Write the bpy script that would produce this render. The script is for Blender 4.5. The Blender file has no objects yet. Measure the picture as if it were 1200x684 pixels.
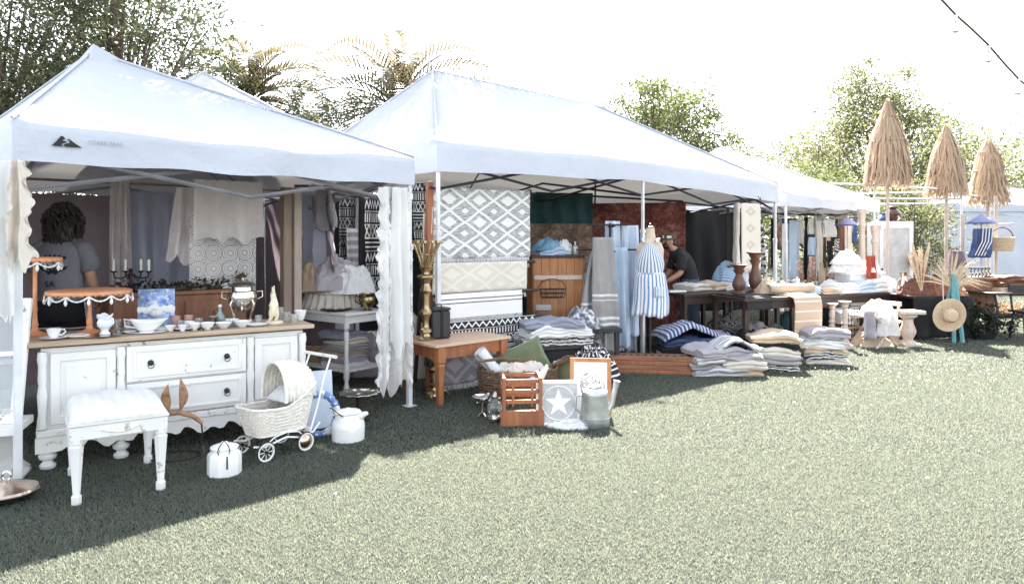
import bpy, math, random
import numpy as np
from mathutils import Vector, Matrix, noise as mnoise
R = math.radians
PI = math.pi
sc = bpy.context.scene
C = sc.collection

# ------------------------------------------------------------------ camera
EYE = 1.55          # metres above the lawn
FPX = 820.0         # focal length in pixels of the 1200 px wide photograph
cam_d = bpy.data.cameras.new('camera')
cam = bpy.data.objects.new('camera', cam_d); C.objects.link(cam)
cam.location = (0, 0, EYE); cam.rotation_euler = (PI/2, 0, 0)
cam_d.sensor_width = 36; cam_d.lens = FPX/1200*36
cam_d.shift_y = -64/1200
cam_d.clip_start = 0.05; cam_d.clip_end = 3000
sc.camera = cam

# ------------------------------------------------------------------ light
SUN_AZ, SUN_EL = 86.0, 50.0        # azimuth measured from +X towards +Y
SKY_STRENGTH = 0.07
EXPOSURE = 3.22
w = bpy.data.worlds.new('World'); sc.world = w; w.use_nodes = True
nt = w.node_tree; nt.nodes.clear()
sky = nt.nodes.new('ShaderNodeTexSky'); sky.sky_type = 'NISHITA'; sky.sun_disc = False
sky.sun_elevation = R(SUN_EL); sky.sun_rotation = R(90 - SUN_AZ)
sky.air_density = 1.0; sky.dust_density = 0.9; sky.ozone_density = 1.0
bg = nt.nodes.new('ShaderNodeBackground'); bg.inputs[1].default_value = SKY_STRENGTH
wo = nt.nodes.new('ShaderNodeOutputWorld')
hs = nt.nodes.new('ShaderNodeHueSaturation'); hs.inputs['Saturation'].default_value = .38      # a hazy, paler sky
nt.links.new(sky.outputs[0], hs.inputs['Color']); nt.links.new(hs.outputs[0], bg.inputs[0]); nt.links.new(bg.outputs[0], wo.inputs[0])
sd = bpy.data.lights.new('sun', 'SUN'); sd.energy = 5.0; sd.angle = R(0.6); sd.color = (1.0, 0.97, 0.93)
so = bpy.data.objects.new('sun', sd); C.objects.link(so)
sdir = Vector((math.cos(R(SUN_AZ))*math.cos(R(SUN_EL)), math.sin(R(SUN_AZ))*math.cos(R(SUN_EL)), math.sin(R(SUN_EL))))
so.rotation_euler = sdir.to_track_quat('Z', 'Y').to_euler(); so.location = (20, 20, 12)
vs = sc.view_settings
vs.view_transform = 'Standard'; vs.look = 'None'; vs.exposure = EXPOSURE; vs.gamma = 1.0
sc.cycles.max_bounces = 8; sc.cycles.transparent_max_bounces = 12
sc.cycles.use_denoising = True
sc.cycles.sample_clamp_indirect = 6

# ------------------------------------------------------------------ measuring helpers
def gp(px, py, z=0.0):
    """ground (or height z) point measured in the photograph -> (x, y)"""
    d = FPX*(EYE - z)/(py - 278.0)
    return ((px - 600)/FPX*d, d)
def at(px, py, d):
    return Vector(((px - 600)/FPX*d, d, EYE - (py - 278)/FPX*d))

# ------------------------------------------------------------------ mesh helpers
rnd = random.Random(7)
def uvec(deg): return Vector((math.cos(R(deg)), math.sin(R(deg)), 0))
def RZ(deg): return Matrix.Rotation(R(deg), 4, 'Z')
def RX(deg): return Matrix.Rotation(R(deg), 4, 'X')
def RY(deg): return Matrix.Rotation(R(deg), 4, 'Y')
def TR(*p): return Matrix.Translation(Vector(p))

class MB:
    def __init__(s): s.v = []; s.f = []; s.uv = {}
    def add(s, vs_, fs, M=None, uvs=None):
        o = len(s.v)
        for p in vs_:
            s.v.append(tuple(M @ Vector(p)) if M is not None else tuple(p))
        for f in fs: s.f.append(tuple(i+o for i in f))
        if uvs:
            for i, q in enumerate(uvs): s.uv[o+i] = q
        return s
    def box(s, c, d, M=None, tx=1.0, ty=1.0):
        """box centred on c, size d; tx, ty scale the bottom face (taper)"""
        a, b, h = d[0]/2, d[1]/2, d[2]/2
        vv = [(-a*tx,-b*ty,-h),(a*tx,-b*ty,-h),(a*tx,b*ty,-h),(-a*tx,b*ty,-h),(-a,-b,h),(a,-b,h),(a,b,h),(-a,b,h)]
        vv = [(x+c[0], y+c[1], z+c[2]) for x, y, z in vv]
        return s.add(vv, [(3,2,1,0),(4,5,6,7),(0,1,5,4),(1,2,6,5),(2,3,7,6),(3,0,4,7)], M)
    def lathe(s, prof, c=(0,0,0), n=20, M=None, sx=1.0, sy=1.0, cap=True):
        vv = []; ff = []
        for r, z in prof:
            for i in range(n):
                a = 2*PI*i/n
                vv.append((c[0]+r*sx*math.cos(a), c[1]+r*sy*math.sin(a), c[2]+z))
        m = len(prof)
        for j in range(m-1):
            for i in range(n):
                k = (i+1) % n
                ff.append((j*n+i, j*n+k, (j+1)*n+k, (j+1)*n+i))
        if cap:
            ff.append(tuple(reversed(range(n)))); ff.append(tuple((m-1)*n+i for i in range(n)))
        return s.add(vv, ff, M)
    def tube(s, pts, r, n=8, M=None, closed=False):
        pts = [Vector(p) for p in pts]; m = len(pts)
        rr = r if isinstance(r, (list, tuple)) else [r]*m
        vv = []; ff = []
        t0 = (pts[1]-pts[0]).normalized()
        up = Vector((0,0,1)) if abs(t0.z) < .9 else Vector((1,0,0))
        nrm = (up - t0*up.dot(t0)).normalized()
        for i in range(m):
            if closed: t = (pts[(i+1) % m]-pts[i-1])
            else: t = pts[min(i+1, m-1)]-pts[max(i-1, 0)]
            t = t.normalized() if t.length > 1e-9 else t0
            nrm = nrm - t*nrm.dot(t)
            nrm = nrm.normalized() if nrm.length > 1e-6 else t.orthogonal().normalized()
            b = t.cross(nrm)
            for k in range(n):
                a = 2*PI*k/n
                p = pts[i] + (nrm*math.cos(a) + b*math.sin(a))*rr[i]
                vv.append(tuple(p))
        for i in range(m if closed else m-1):
            j = (i+1) % m
            for k in range(n):
                l = (k+1) % n
                ff.append((i*n+k, i*n+l, j*n+l, j*n+k))
        if not closed:
            ff.append(tuple(reversed(range(n)))); ff.append(tuple((m-1)*n+k for k in range(n)))
        return s.add(vv, ff, M)
    def grid(s, fn, nu, nv, M=None, su=1.0, sv=1.0, closeu=False):
        vv = []; ff = []; uu = []
        cu = nu if closeu else nu+1
        for j in range(nv+1):
            for i in range(cu):
                u, v = i/nu, j/nv
                vv.append(tuple(fn(u, v))); uu.append((u*su, v*sv))
        for j in range(nv):
            for i in range(nu):
                k = (i+1) % cu
                ff.append((j*cu+i, j*cu+k, (j+1)*cu+k, (j+1)*cu+i))
        return s.add(vv, ff, M, uu)
    def prism(s, poly, h0, h1, M=None):
        """extrude a 2-D polygon (x, z) along y from h0 to h1"""
        n = len(poly)
        vv = [(x, h0, z) for x, z in poly]+[(x, h1, z) for x, z in poly]
        ff = [tuple(range(n)), tuple(reversed(range(n, 2*n)))]
        for i in range(n):
            j = (i+1) % n
            ff.append((j, i, n+i, n+j))
        return s.add(vv, ff, M)
    def blob(s, c, r, n=12, m=8, amp=.1, fr=3.0, M=None, seed=0):
        def fn(u, v):
            a, b = 2*PI*u, PI*(v-.5)
            d = Vector((math.cos(a)*math.cos(b), math.sin(a)*math.cos(b), math.sin(b)))
            k = 1+amp*mnoise.noise(d*fr+Vector((seed*3.1, seed, 0)))
            return (c[0]+d.x*r[0]*k, c[1]+d.y*r[1]*k, c[2]+d.z*r[2]*k)
        return s.grid(fn, n, m, M, closeu=True)
    def mesh(s, name, smooth=35):
        me = bpy.data.meshes.new(name)
        me.from_pydata(s.v, [], s.f)
        if s.uv:
            l = me.uv_layers.new(name='UVMap')
            n = len(me.loops); vi = np.zeros(n, dtype=np.int32); me.loops.foreach_get('vertex_index', vi)
            arr = np.zeros((len(s.v), 2), dtype=np.float32)
            for k, q in s.uv.items(): arr[k] = q
            l.data.foreach_set('uv', arr[vi].ravel())
        if smooth:
            me.shade_smooth(); me.set_sharp_from_angle(angle=R(smooth))
        me.update()
        return me

def P(name, mb, m, parent=None, bevel=0, solid=0, smooth=35, loc=None, rot=None, subd=0):
    """link a builder (or a ready mesh) as ONE mesh object"""
    me = mb if isinstance(mb, bpy.types.Mesh) else mb.mesh(name, smooth)
    if m and not me.materials: me.materials.append(m)
    o = bpy.data.objects.new(name, me); C.objects.link(o)
    if parent is not None: o.parent = parent
    if loc is not None: o.location = loc
    if rot is not None: o.rotation_euler = rot
    if solid:
        d = o.modifiers.new('solid', 'SOLIDIFY'); d.thickness = solid; d.offset = 0
    if subd:
        d = o.modifiers.new('sub', 'SUBSURF'); d.levels = subd; d.render_levels = subd
    if bevel:
        d = o.modifiers.new('bevel', 'BEVEL'); d.width = bevel; d.segments = 2; d.limit_method = 'ANGLE'; d.angle_limit = R(40)
    return o
def tag(o, label, cat, group=None):
    o['label'] = label; o['category'] = cat
    if group: o['group'] = group
    return o
def T(name, label, cat, loc=(0,0,0), rz=0, group=None):
    o = bpy.data.objects.new(name, None); C.objects.link(o)
    o.empty_display_size = .1
    o.location = (loc[0], loc[1], loc[2] if len(loc) > 2 else 0); o.rotation_euler = (0, 0, R(rz))
    return tag(o, label, cat, group)
def S(name, mb, m, label, cat, loc=(0,0,0), rz=0, group=None, **k):
    o = P(name, mb, m, **k)
    o.location = (loc[0], loc[1], loc[2] if len(loc) > 2 else 0); o.rotation_euler = (0, 0, R(rz))
    return tag(o, label, cat, group)
def dup(root, loc, rz, label=None):
    r = root.copy(); C.objects.link(r); r.location = loc; r.rotation_euler = (0, 0, R(rz))
    if label: r['label'] = label
    for ch in list(root.children):
        c = ch.copy(); C.objects.link(c); c.parent = r
        for g in list(ch.children):
            d = g.copy(); C.objects.link(d); d.parent = c
    return r
def fbm(p, o=3):
    return mnoise.fractal(Vector(p), 1.0, 2.0, o)

# ------------------------------------------------------------------ node helpers
NT = None
def V(a, sock):
    if isinstance(a, (int, float)): sock.default_value = a
    elif isinstance(a, (tuple, list)): sock.default_value = (*a, 1.0) if (len(a) == 3 and len(sock.default_value) == 4) else a
    else: NT.links.new(a, sock)
def mth(op, a, b=None, c=None):
    n = NT.nodes.new('ShaderNodeMath'); n.operation = op
    V(a, n.inputs[0])
    if b is not None: V(b, n.inputs[1])
    if c is not None: V(c, n.inputs[2])
    return n.outputs[0]
add = lambda a, b: mth('ADD', a, b)
sub = lambda a, b: mth('SUBTRACT', a, b)
mul = lambda a, b: mth('MULTIPLY', a, b)
gt = lambda a, b: mth('GREATER_THAN', a, b)
lt = lambda a, b: mth('LESS_THAN', a, b)
fr = lambda a: mth('FRACT', a)
ab = lambda a: mth('ABSOLUTE', a)
flo = lambda a: mth('FLOOR', a)
sn = lambda a: mth('SINE', a)
mn = lambda a, b: mth('MINIMUM', a, b)
mx = lambda a, b: mth('MAXIMUM', a, b)
def tri(a):                       # triangle wave 0..1
    return mul(ab(sub(fr(a), .5)), 2)
def between(v, a, b): return mul(gt(v, a), lt(v, b))
def mixc(f, a, b):
    n = NT.nodes.new('ShaderNodeMix'); n.data_type = 'RGBA'
    V(f, n.inputs[0]); V(a, n.inputs[6]); V(b, n.inputs[7])
    return n.outputs[2]
def coords(kind='UV', sc_=(1,1,1)):
    t = NT.nodes.new('ShaderNodeTexCoord')
    m = NT.nodes.new('ShaderNodeMapping'); m.inputs['Scale'].default_value = sc_
    NT.links.new(t.outputs[kind], m.inputs[0])
    return m.outputs[0]
def uv():
    s = NT.nodes.new('ShaderNodeSeparateXYZ')
    t = NT.nodes.new('ShaderNodeTexCoord'); NT.links.new(t.outputs['UV'], s.inputs[0])
    return s.outputs[0], s.outputs[1]
def nz(scale, detail=3, kind='Object', sc_=(1,1,1), rough=.55):
    n = NT.nodes.new('ShaderNodeTexNoise'); n.inputs['Scale'].default_value = scale
    n.inputs['Detail'].default_value = detail; n.inputs['Roughness'].default_value = rough
    NT.links.new(coords(kind, sc_), n.inputs['Vector'])
    return n.outputs[0]
def vor(scale, kind='Object', sc_=(1,1,1), feature='F1'):
    n = NT.nodes.new('ShaderNodeTexVoronoi'); n.inputs['Scale'].default_value = scale; n.feature = feature
    NT.links.new(coords(kind, sc_), n.inputs['Vector'])
    return n.outputs[0]
def ramp(f, a, b):
    n = NT.nodes.new('ShaderNodeMapRange'); n.clamp = True
    V(f, n.inputs[0]); n.inputs[1].default_value = a; n.inputs[2].default_value = b
    return n.outputs[0]
def start(name):
    global NT
    m = bpy.data.materials.new(name); m.use_nodes = True
    NT = m.node_tree; NT.nodes.clear()
    return m
def fin(m, col, rough=.6, metal=0.0, height=None, bump=.3, dist=.01, transl=0.0, sheen=0.0, alpha=None, coat=0.0, trans=0.0, spec=.5, tcol=None):
    b = NT.nodes.new('ShaderNodeBsdfPrincipled')
    V(col, b.inputs['Base Color']); V(rough, b.inputs['Roughness']); V(metal, b.inputs['Metallic'])
    b.inputs['Sheen Weight'].default_value = sheen; b.inputs['Coat Weight'].default_value = coat
    b.inputs['Transmission Weight'].default_value = trans
    b.inputs['Specular IOR Level'].default_value = spec
    if height is not None:
        bn = NT.nodes.new('ShaderNodeBump'); bn.inputs['Strength'].default_value = bump; bn.inputs['Distance'].default_value = dist
        V(height, bn.inputs['Height']); NT.links.new(bn.outputs[0], b.inputs['Normal'])
    out = b.outputs[0]
    if transl:
        t = NT.nodes.new('ShaderNodeBsdfTranslucent'); V(tcol if tcol is not None else col, t.inputs[0])
        x = NT.nodes.new('ShaderNodeMixShader'); x.inputs[0].default_value = transl
        NT.links.new(out, x.inputs[1]); NT.links.new(t.outputs[0], x.inputs[2]); out = x.outputs[0]
    if alpha is not None:
        t = NT.nodes.new('ShaderNodeBsdfTransparent')
        x = NT.nodes.new('ShaderNodeMixShader'); V(alpha, x.inputs[0])
        NT.links.new(t.outputs[0], x.inputs[1]); NT.links.new(out, x.inputs[2]); out = x.outputs[0]
    o = NT.nodes.new('ShaderNodeOutputMaterial'); NT.links.new(out, o.inputs[0])
    return m
def sh(c, k): return tuple(min(1, x*k) for x in c)

def plain(name, c, c2=None, rough=.6, metal=0, scale=6, bump=.25, bs=40, lo=.35, hi=.7, **k):
    m = start(name); c2 = c2 or sh(c, .72)
    f = ramp(nz(scale, 5), lo, hi)
    return fin(m, mixc(f, c, c2), rough, metal, nz(bs, 4), bump, .004, **k)
def paint(name, c, wear, amount=.62, rough=.5, scale=9):
    """old chipped paint over wood"""
    m = start(name)
    f = ramp(nz(scale, 8, rough=.7), amount, amount+.05)
    g = ramp(nz(3, 4), .3, .75)
    base = mixc(mul(g, .5), c, sh(c, .8))
    return fin(m, mixc(f, base, wear), rough, 0, add(mul(f, -.5), nz(50, 3)), .25, .003)
def wood(name, c, c2, axis='Z', scale=14, rough=.55, coat=0.0, stretch=.12):
    m = start(name)
    s = {'X': (stretch, 1, 1), 'Y': (1, stretch, 1), 'Z': (1, 1, stretch)}[axis]
    g = nz(scale, 6, 'Object', s, .65); h = nz(scale*5, 3, 'Object', s)
    f = ramp(add(mul(g, .75), mul(h, .3)), .36, .68)
    return fin(m, mixc(f, c, c2), rough, 0, h, .3, .003, coat=coat)
def cloth(name, c, c2=None, rough=.9, scale=4, weave=320, transl=.12, bump=.25, sheen=.04):
    m = start(name); c2 = c2 or sh(c, .85)
    f = ramp(nz(scale, 4), .3, .75)
    return fin(m, mixc(f, c, c2), rough, 0, add(nz(weave, 2), mul(nz(24, 4), 2)), bump, .004, transl=transl, sheen=sheen)
def striped(name, c1, c2, n, duty=.5, along='u', n2=None, rough=.9, wob=.02, transl=.1):
    """n stripes per uv unit across u (or v)"""
    m = start(name); u, v = uv()
    a = u if along == 'u' else v
    a = add(a, mul(sub(nz(9, 3), .5), wob))
    f = lt(fr(mul(a, n)), duty)
    f = mul(f, add(.75, mul(nz(60, 2), .4)))
    return fin(m, mixc(f, c1, c2), rough, 0, add(nz(300, 2), mul(nz(20, 4), 2)), .25, .004, transl=transl, sheen=.15)
# ------------------------------------------------------------------ materials
WHITE = (.80, .79, .76)
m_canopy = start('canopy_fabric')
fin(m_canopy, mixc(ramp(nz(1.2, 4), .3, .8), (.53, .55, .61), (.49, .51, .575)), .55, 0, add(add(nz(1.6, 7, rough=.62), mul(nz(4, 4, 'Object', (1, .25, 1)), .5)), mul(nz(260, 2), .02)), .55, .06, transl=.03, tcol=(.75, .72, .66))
m_leg = plain('white_tent_metal', (.74, .75, .76), rough=.35, scale=3, bump=.05)
m_truss = plain('grey_truss_metal', (.32, .32, .34), rough=.4, metal=.3, bump=.05)
m_darktruss = plain('black_truss_metal', (.035, .035, .04), rough=.45, bump=.05)
m_black = plain('black_plastic', (.02, .02, .022), rough=.5)
m_ink = plain('black_ink', (.015, .015, .018), rough=.7, bump=0)
m_greyink = plain('grey_ink', (.35, .37, .42), rough=.7, bump=0)
m_wpaint = paint('chipped_white_paint', (.80, .785, .755), (.33, .25, .19), .615)
m_wpaint2 = paint('worn_white_paint', (.78, .765, .735), (.42, .36, .30), .585, scale=14)
m_wflat = plain('white_paint', (.82, .81, .79), (.74, .73, .71), rough=.45, bump=.12)
m_top = wood('bare_pine_top', (.55, .42, .30), (.30, .21, .14), 'X')
m_orange = wood('orange_stained_wood', (.40, .15, .055), (.22, .07, .03), 'Z', coat=.3)
m_orangetop = wood('faded_table_top', (.60, .43, .30), (.48, .32, .21), 'X', rough=.4)
m_brown = wood('brown_wood', (.29, .125, .06), (.14, .06, .032), 'Z')
m_brownx = wood('brown_wood_long', (.36, .17, .09), (.15, .065, .035), 'X')
m_pine = wood('honey_pine', (.48, .22, .085), (.27, .105, .038), 'Z')
m_post = wood('grey_post_wood', (.34, .25, .19), (.18, .13, .10), 'Z')
m_redpost = wood('red_post_wood', (.42, .15, .07), (.25, .09, .045), 'Z')
m_darkwood = wood('dark_wood', (.045, .024, .016), (.02, .011, .009), 'Z')
m_palewood = wood('bleached_wood', (.62, .52, .44), (.42, .33, .27), 'Z')
m_brass = plain('old_brass', (.58, .45, .27), (.24, .17, .09), rough=.32, metal=1, scale=14, bump=.2)
m_silver = plain('tarnished_silver', (.72, .70, .66), (.36, .34, .31), rough=.18, metal=1, scale=7, bump=.1)
m_coppery = plain('warm_silver', (.70, .60, .50), (.40, .31, .24), rough=.22, metal=1, scale=6, bump=.1)
m_zinc = plain('galvanised_steel', (.55, .56, .56), (.38, .39, .39), rough=.42, metal=.85, scale=12, bump=.15)
m_iron = plain('black_iron', (.03, .028, .027), (.06, .04, .03), rough=.55, metal=.6)
m_peach = plain('peach_enamel', (.72, .33, .16), (.56, .24, .12), rough=.45, scale=14, bump=.1)
m_china = plain('white_china', (.84, .83, .81), (.80, .79, .77), rough=.15, bump=0, coat=.4)
m_cream = plain('cream_ceramic', (.76, .68, .52), (.60, .51, .36), rough=.4, scale=16)
m_enamel = plain('white_enamel', (.82, .82, .80), (.70, .69, .66), rough=.25, scale=8, bump=.05, coat=.3)
m_blue_enamel = plain('blue_paint', (.16, .28, .55), (.10, .18, .40), rough=.5)
m_turq = paint('turquoise_paint', (.12, .33, .36), (.36, .33, .28), .56)
m_candle = wood('dark_turned_wood', (.15, .065, .042), (.07, .03, .022), 'Z', coat=.2)
m_glass = start('clear_glass'); fin(m_glass, (.93, .96, .96), .03, 0, trans=.9)
m_wicker = plain('white_wicker', (.80, .77, .71), (.66, .60, .52), rough=.6, scale=30, bump=.3)
m_tanwicker = plain('tan_wicker', (.44, .30, .16), (.25, .16, .08), rough=.7, scale=30)
m_twig = plain('brown_twig', (.16, .10, .055), (.08, .05, .03), rough=.8, scale=30)
m_rubber = plain('black_rubber', (.03, .03, .03), rough=.8)
m_tanleather = plain('light_brown_husk', (.44, .25, .14), (.20, .10, .05), rough=.8, scale=26, bump=.8, bs=26)
m_straw = plain('woven_straw', (.64, .49, .33), (.50, .37, .24), rough=.85, scale=40, bump=.5, bs=120)
m_pampas = plain('dry_grass', (.62, .50, .36), (.44, .32, .20), rough=.9, scale=20)
m_crystal = plain('crystal_drop', (.82, .84, .86), (.7, .72, .75), rough=.1, bump=0, coat=.5)
m_wax = plain('white_wax', (.82, .78, .70), rough=.5, bump=.05)
m_linen = cloth('white_linen', (.80, .79, .77), (.72, .71, .70))
m_linen2 = cloth('warm_white_linen', (.74, .68, .60), (.64, .57, .49))
m_lilac = cloth('lilac_grey_cloth', (.44, .41, .43), (.34, .31, .34))
m_blueg = cloth('blue_grey_cloth', (.40, .42, .50), (.31, .33, .41), transl=.3)
m_backdrop = cloth('mauve_backdrop_cloth', (.27, .215, .225), (.17, .135, .15), scale=2, transl=.3)
m_paleblue = cloth('pale_blue_grey_curtain', (.58, .60, .70), (.48, .50, .60), transl=.4)
m_charcoal = cloth('charcoal_cloth', (.014, .014, .015), (.008, .008, .009), transl=0)
m_greycl = cloth('grey_towel_cloth', (.42, .40, .39), (.34, .32, .31))
m_green = cloth('moss_green_velvet', (.145, .175, .085), (.09, .115, .05), sheen=.5)
m_tan = cloth('sand_cloth', (.60, .47, .34), (.50, .38, .27))
m_ltblue = cloth('pale_blue_cloth', (.50, .60, .70), (.40, .50, .62))
m_midblue = cloth('blue_cloth', (.10, .26, .42), (.30, .42, .50), scale=9)
m_redcl = cloth('red_cloth', (.42, .07, .04))
m_rust = cloth('rust_cloth', (.22, .095, .06), (.12, .05, .035), scale=9)
m_navy = cloth('navy_cloth', (.035, .06, .16), (.10, .16, .30), scale=7)
m_teal = cloth('teal_cloth', (.035, .095, .10), (.02, .05, .058))
m_blacktee = cloth('black_cotton', (.018, .018, .02), (.03, .03, .033))
m_greytee = cloth('heather_grey_cotton', (.25, .25, .275), (.19, .19, .215), scale=40)
m_skin = plain('skin', (.50, .27, .19), (.42, .21, .14), rough=.5, bump=.05)
m_hair = plain('dark_hair', (.022, .016, .014), (.04, .028, .022), rough=.5)
m_denim = cloth('denim', (.10, .14, .22))

def lace(name, kind, c=(.83, .80, .78)):
    m = start(name); u, v = uv()
    if kind == 'medallion':
        a, b = sub(fr(mul(u, 1)), .5), sub(fr(mul(v, 1)), .5)
        r = mth('SQRT', add(mul(a, a), mul(b, b)))
        ang = mth('ARCTAN2', a, b)
        spoke = gt(sn(mul(ang, 18)), .1)
        rings = mx(between(r, .40, .46), mx(between(r, .26, .31), lt(r, .1)))
        petals = mul(between(r, .08, .42), spoke)
        corner = gt(r, .50)
        f = mx(rings, mx(petals, mul(corner, gt(nz(120, 2), .47))))
        alpha = add(.35, mul(f, .65))
        hh = f
    else:
        a, b = fr(mul(u, 1)), fr(mul(v, 1))
        f = ramp(vor(1, 'UV', (1, 1, 1), 'DISTANCE_TO_EDGE'), .05, .16)
        g = ramp(nz(7, 3, 'UV', (.2, .2, 1)), .42, .55)
        alpha = add(.84, mul(mx(sub(1, f), g), .16))
        hh = f
    return fin(m, mixc(ramp(nz(5, 4), .3, .7), c, sh(c, .86)), .9, 0, hh, .4, .004, transl=.25, alpha=alpha)
m_lace1 = lace('medallion_lace', 'medallion')
m_lace2 = lace('net_lace', 'net')
m_lace3 = lace('pink_net_lace', 'net', (.82, .75, .74))

def diamond_rug(name, base, dark, n=3.3, strength=1.0, nv=3.1):
    m = start(name); u, v = uv()
    x, y = add(mul(u, n), mul(sub(nz(5, 3, 'UV'), .5), .10)), add(mul(v, nv), mul(sub(nz(4, 3, 'UV'), .5), .12))
    dmd = add(tri(x), tri(y))                        # 0..2 lattice of diamonds
    line = between(dmd, .86, 1.12)
    inner = lt(dmd, .50)
    inner2 = gt(dmd, 1.72)
    streak = ramp(nz(3, 5, 'UV', (5, 95, 1), .7), .42, .54)
    body = mul(mul(streak, sub(1, line)), sub(1, mx(inner, inner2)))
    f = mul(body, strength)
    return fin(m, mixc(f, base, dark), .95, 0, add(mul(mx(line, inner), 1.0), nz(1, 2, 'UV', (60, 240, 1))), .5, .008, sheen=.2)
m_rug1 = diamond_rug('grey_diamond_rug', (.78, .76, .73), (.17, .17, .18))
m_rug2 = diamond_rug('cream_diamond_rug', (.74, .69, .60), (.58, .52, .43), 2.8, .8, 1.3)
m_rug5 = diamond_rug('mauve_diamond_rug', (.46, .41, .42), (.20, .17, .185), 2.4, 1, 1.1)

m_rug3 = start('white_rug_black_lines'); _u, _v = uv()
_f = mx(mx(between(_v, .16, .19), between(_v, .28, .31)), mul(between(_v, .74, .93), ramp(nz(3, 4, 'UV', (6, 90, 1)), .4, .6)))
fin(m_rug3, mixc(_f, (.76, .74, .71), (.05, .05, .055)), .95, 0, nz(1, 2, 'UV', (80, 200, 1)), .4, .006)

def mudcloth(name, white=(.76, .74, .70), dark=(.02, .02, .022), rows=7, nx=6, plainrow=True):
    m = start(name); u, v = uv()
    y = mul(v, rows); r = flo(y); t = fr(y)
    k = mth('MODULO', r, 4)
    x = mul(u, nx)
    zig = lt(ab(sub(t, add(.22, mul(tri(x), .56)))), .13)
    bars = mul(lt(fr(mul(x, 2)), .4), between(t, .15, .85))
    cross = mx(lt(ab(sub(fr(x), t)), .1), lt(ab(sub(sub(1, fr(x)), t)), .1))
    lines = lt(fr(mul(t, 3)), .3)
    k0, k1, k2 = lt(k, .5), between(k, .5, 1.5), between(k, 1.5, 2.5)
    k3 = gt(k, 2.5)
    f = add(add(mul(k0, zig), mul(k1, bars)), add(mul(k2, cross), mul(k3, lines)))
    f = mx(f, lt(t, .05))
    return fin(m, mixc(mul(f, add(.7, mul(nz(90, 2), .5))), dark, white), .95, 0, nz(250, 2), .3, .005)
m_mud = mudcloth('black_white_mudcloth')
m_mud2 = mudcloth('black_white_throw', rows=5, nx=14)
m_mud4 = mudcloth('loose_black_white_throw', rows=2, nx=5)
m_mud3 = mudcloth('dark_patterned_textile', (.30, .28, .26), rows=9, nx=4)

def kilim(name, a, b, c, s=5.0):
    m = start(name)
    f1 = ramp(nz(s*2.2, 6, 'UV', (1, 1, 1), .7), .42, .6)
    f2 = ramp(vor(s*4, 'UV'), .25, .5)
    f3 = ramp(nz(s*.45, 3, 'UV'), .4, .62)
    col = mixc(f2, a, b)
    col = mixc(mul(f1, .75), col, c)
    col = mixc(mul(f3, .8), col, sh(a, .35))
    return fin(m, col, .95, 0, nz(200, 2, 'UV'), .3, .005)
m_redrug = kilim('red_kilim', (.23, .04, .028), (.33, .14, .11), (.075, .018, .015))
m_brownrug = kilim('brown_kilim', (.19, .12, .08), (.28, .20, .14), (.09, .055, .04), 7)

m_bluestripe = striped('blue_ticking_stripe', (.80, .80, .80), (.13, .24, .44), 13, .42, 'u')
m_bluestripe2 = striped('fine_blue_stripe', (.70, .74, .80), (.35, .46, .62), 16, .5, 'u')
m_indigo = striped('indigo_white_stripe', (.05, .08, .20), (.60, .64, .74), 15, .45, 'u')
m_towel = start('grey_towel_with_bands'); _u, _v = uv()
_f = mx(mx(between(_v, .60, .625), between(_v, .66, .67)), mx(between(_v, .84, .87), between(_v, .905, .93)))
_g = mul(gt(_v, .97), lt(fr(mul(_u, 26)), .5))
fin(m_towel, mixc(_f, mixc(ramp(nz(5, 4), .3, .7), (.40, .38, .37), (.32, .30, .29)), (.78, .77, .76)), .95, 0, nz(260, 2), .3, .004, transl=.1)
m_creambrown = start('cream_cloth_with_motifs'); _u, _v = uv()
_d = add(ab(sub(_u, .5)), ab(sub(fr(mul(_v, 4)), .5)))
_f = mul(between(_d, .08, .30), mul(gt(sn(mul(_u, 150)), .1), gt(nz(30, 2, 'UV'), .42)))
fin(m_creambrown, mixc(mul(_f, .75), (.72, .66, .57), (.30, .20, .13)), .95, 0, nz(260, 2), .3, .004, transl=.12)
m_tanstripe = striped('sand_rug_with_pale_lines', (.55, .40, .28), (.74, .64, .53), 5, .16, 'v')
m_greystripe = striped('grey_striped_rug', (.36, .35, .36), (.68, .67, .67), 6, .45, 'v')
m_zebra = striped('black_white_diagonal_cloth', (.05, .05, .05), (.74, .72, .69), 9, .5, 'v', wob=.3)
m_painting = start('blue_painted_canvas'); _u, _v = uv()
_f = ramp(nz(3.2, 6, 'UV', (1, 1.6, 1), .7), .40, .6)
_g = ramp(nz(7, 5, 'UV'), .5, .66)
_h = between(add(_v, mul(sub(nz(6, 3, 'UV'), .5), .2)), .40, .56)
fin(m_painting, mixc(mx(mul(_h, .9), mul(_g, .8)), mixc(_f, (.10, .20, .48), (.36, .48, .70)), (.80, .80, .80)), .6, 0, nz(60, 3), .3, .003)
m_picture = start('botanical_print'); _u, _v = uv()
_n = nz(5, 5, 'UV', (1, 1, 1), .7)
_f = mul(between(_n, .50, .56), lt(add(mul(sub(_u, .5), sub(_u, .5)), mul(sub(_v, .45), sub(_v, .45))), .12))
fin(m_picture, mixc(_f, (.76, .72, .66), (.12, .12, .10)), .5)
m_stargrey = plain('grey_plaque_paint', (.50, .49, .50), (.40, .39, .40), rough=.7, scale=14)
m_sage = plain('pale_sage_leaf', (.34, .38, .33), (.24, .28, .23), rough=.7)

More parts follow.
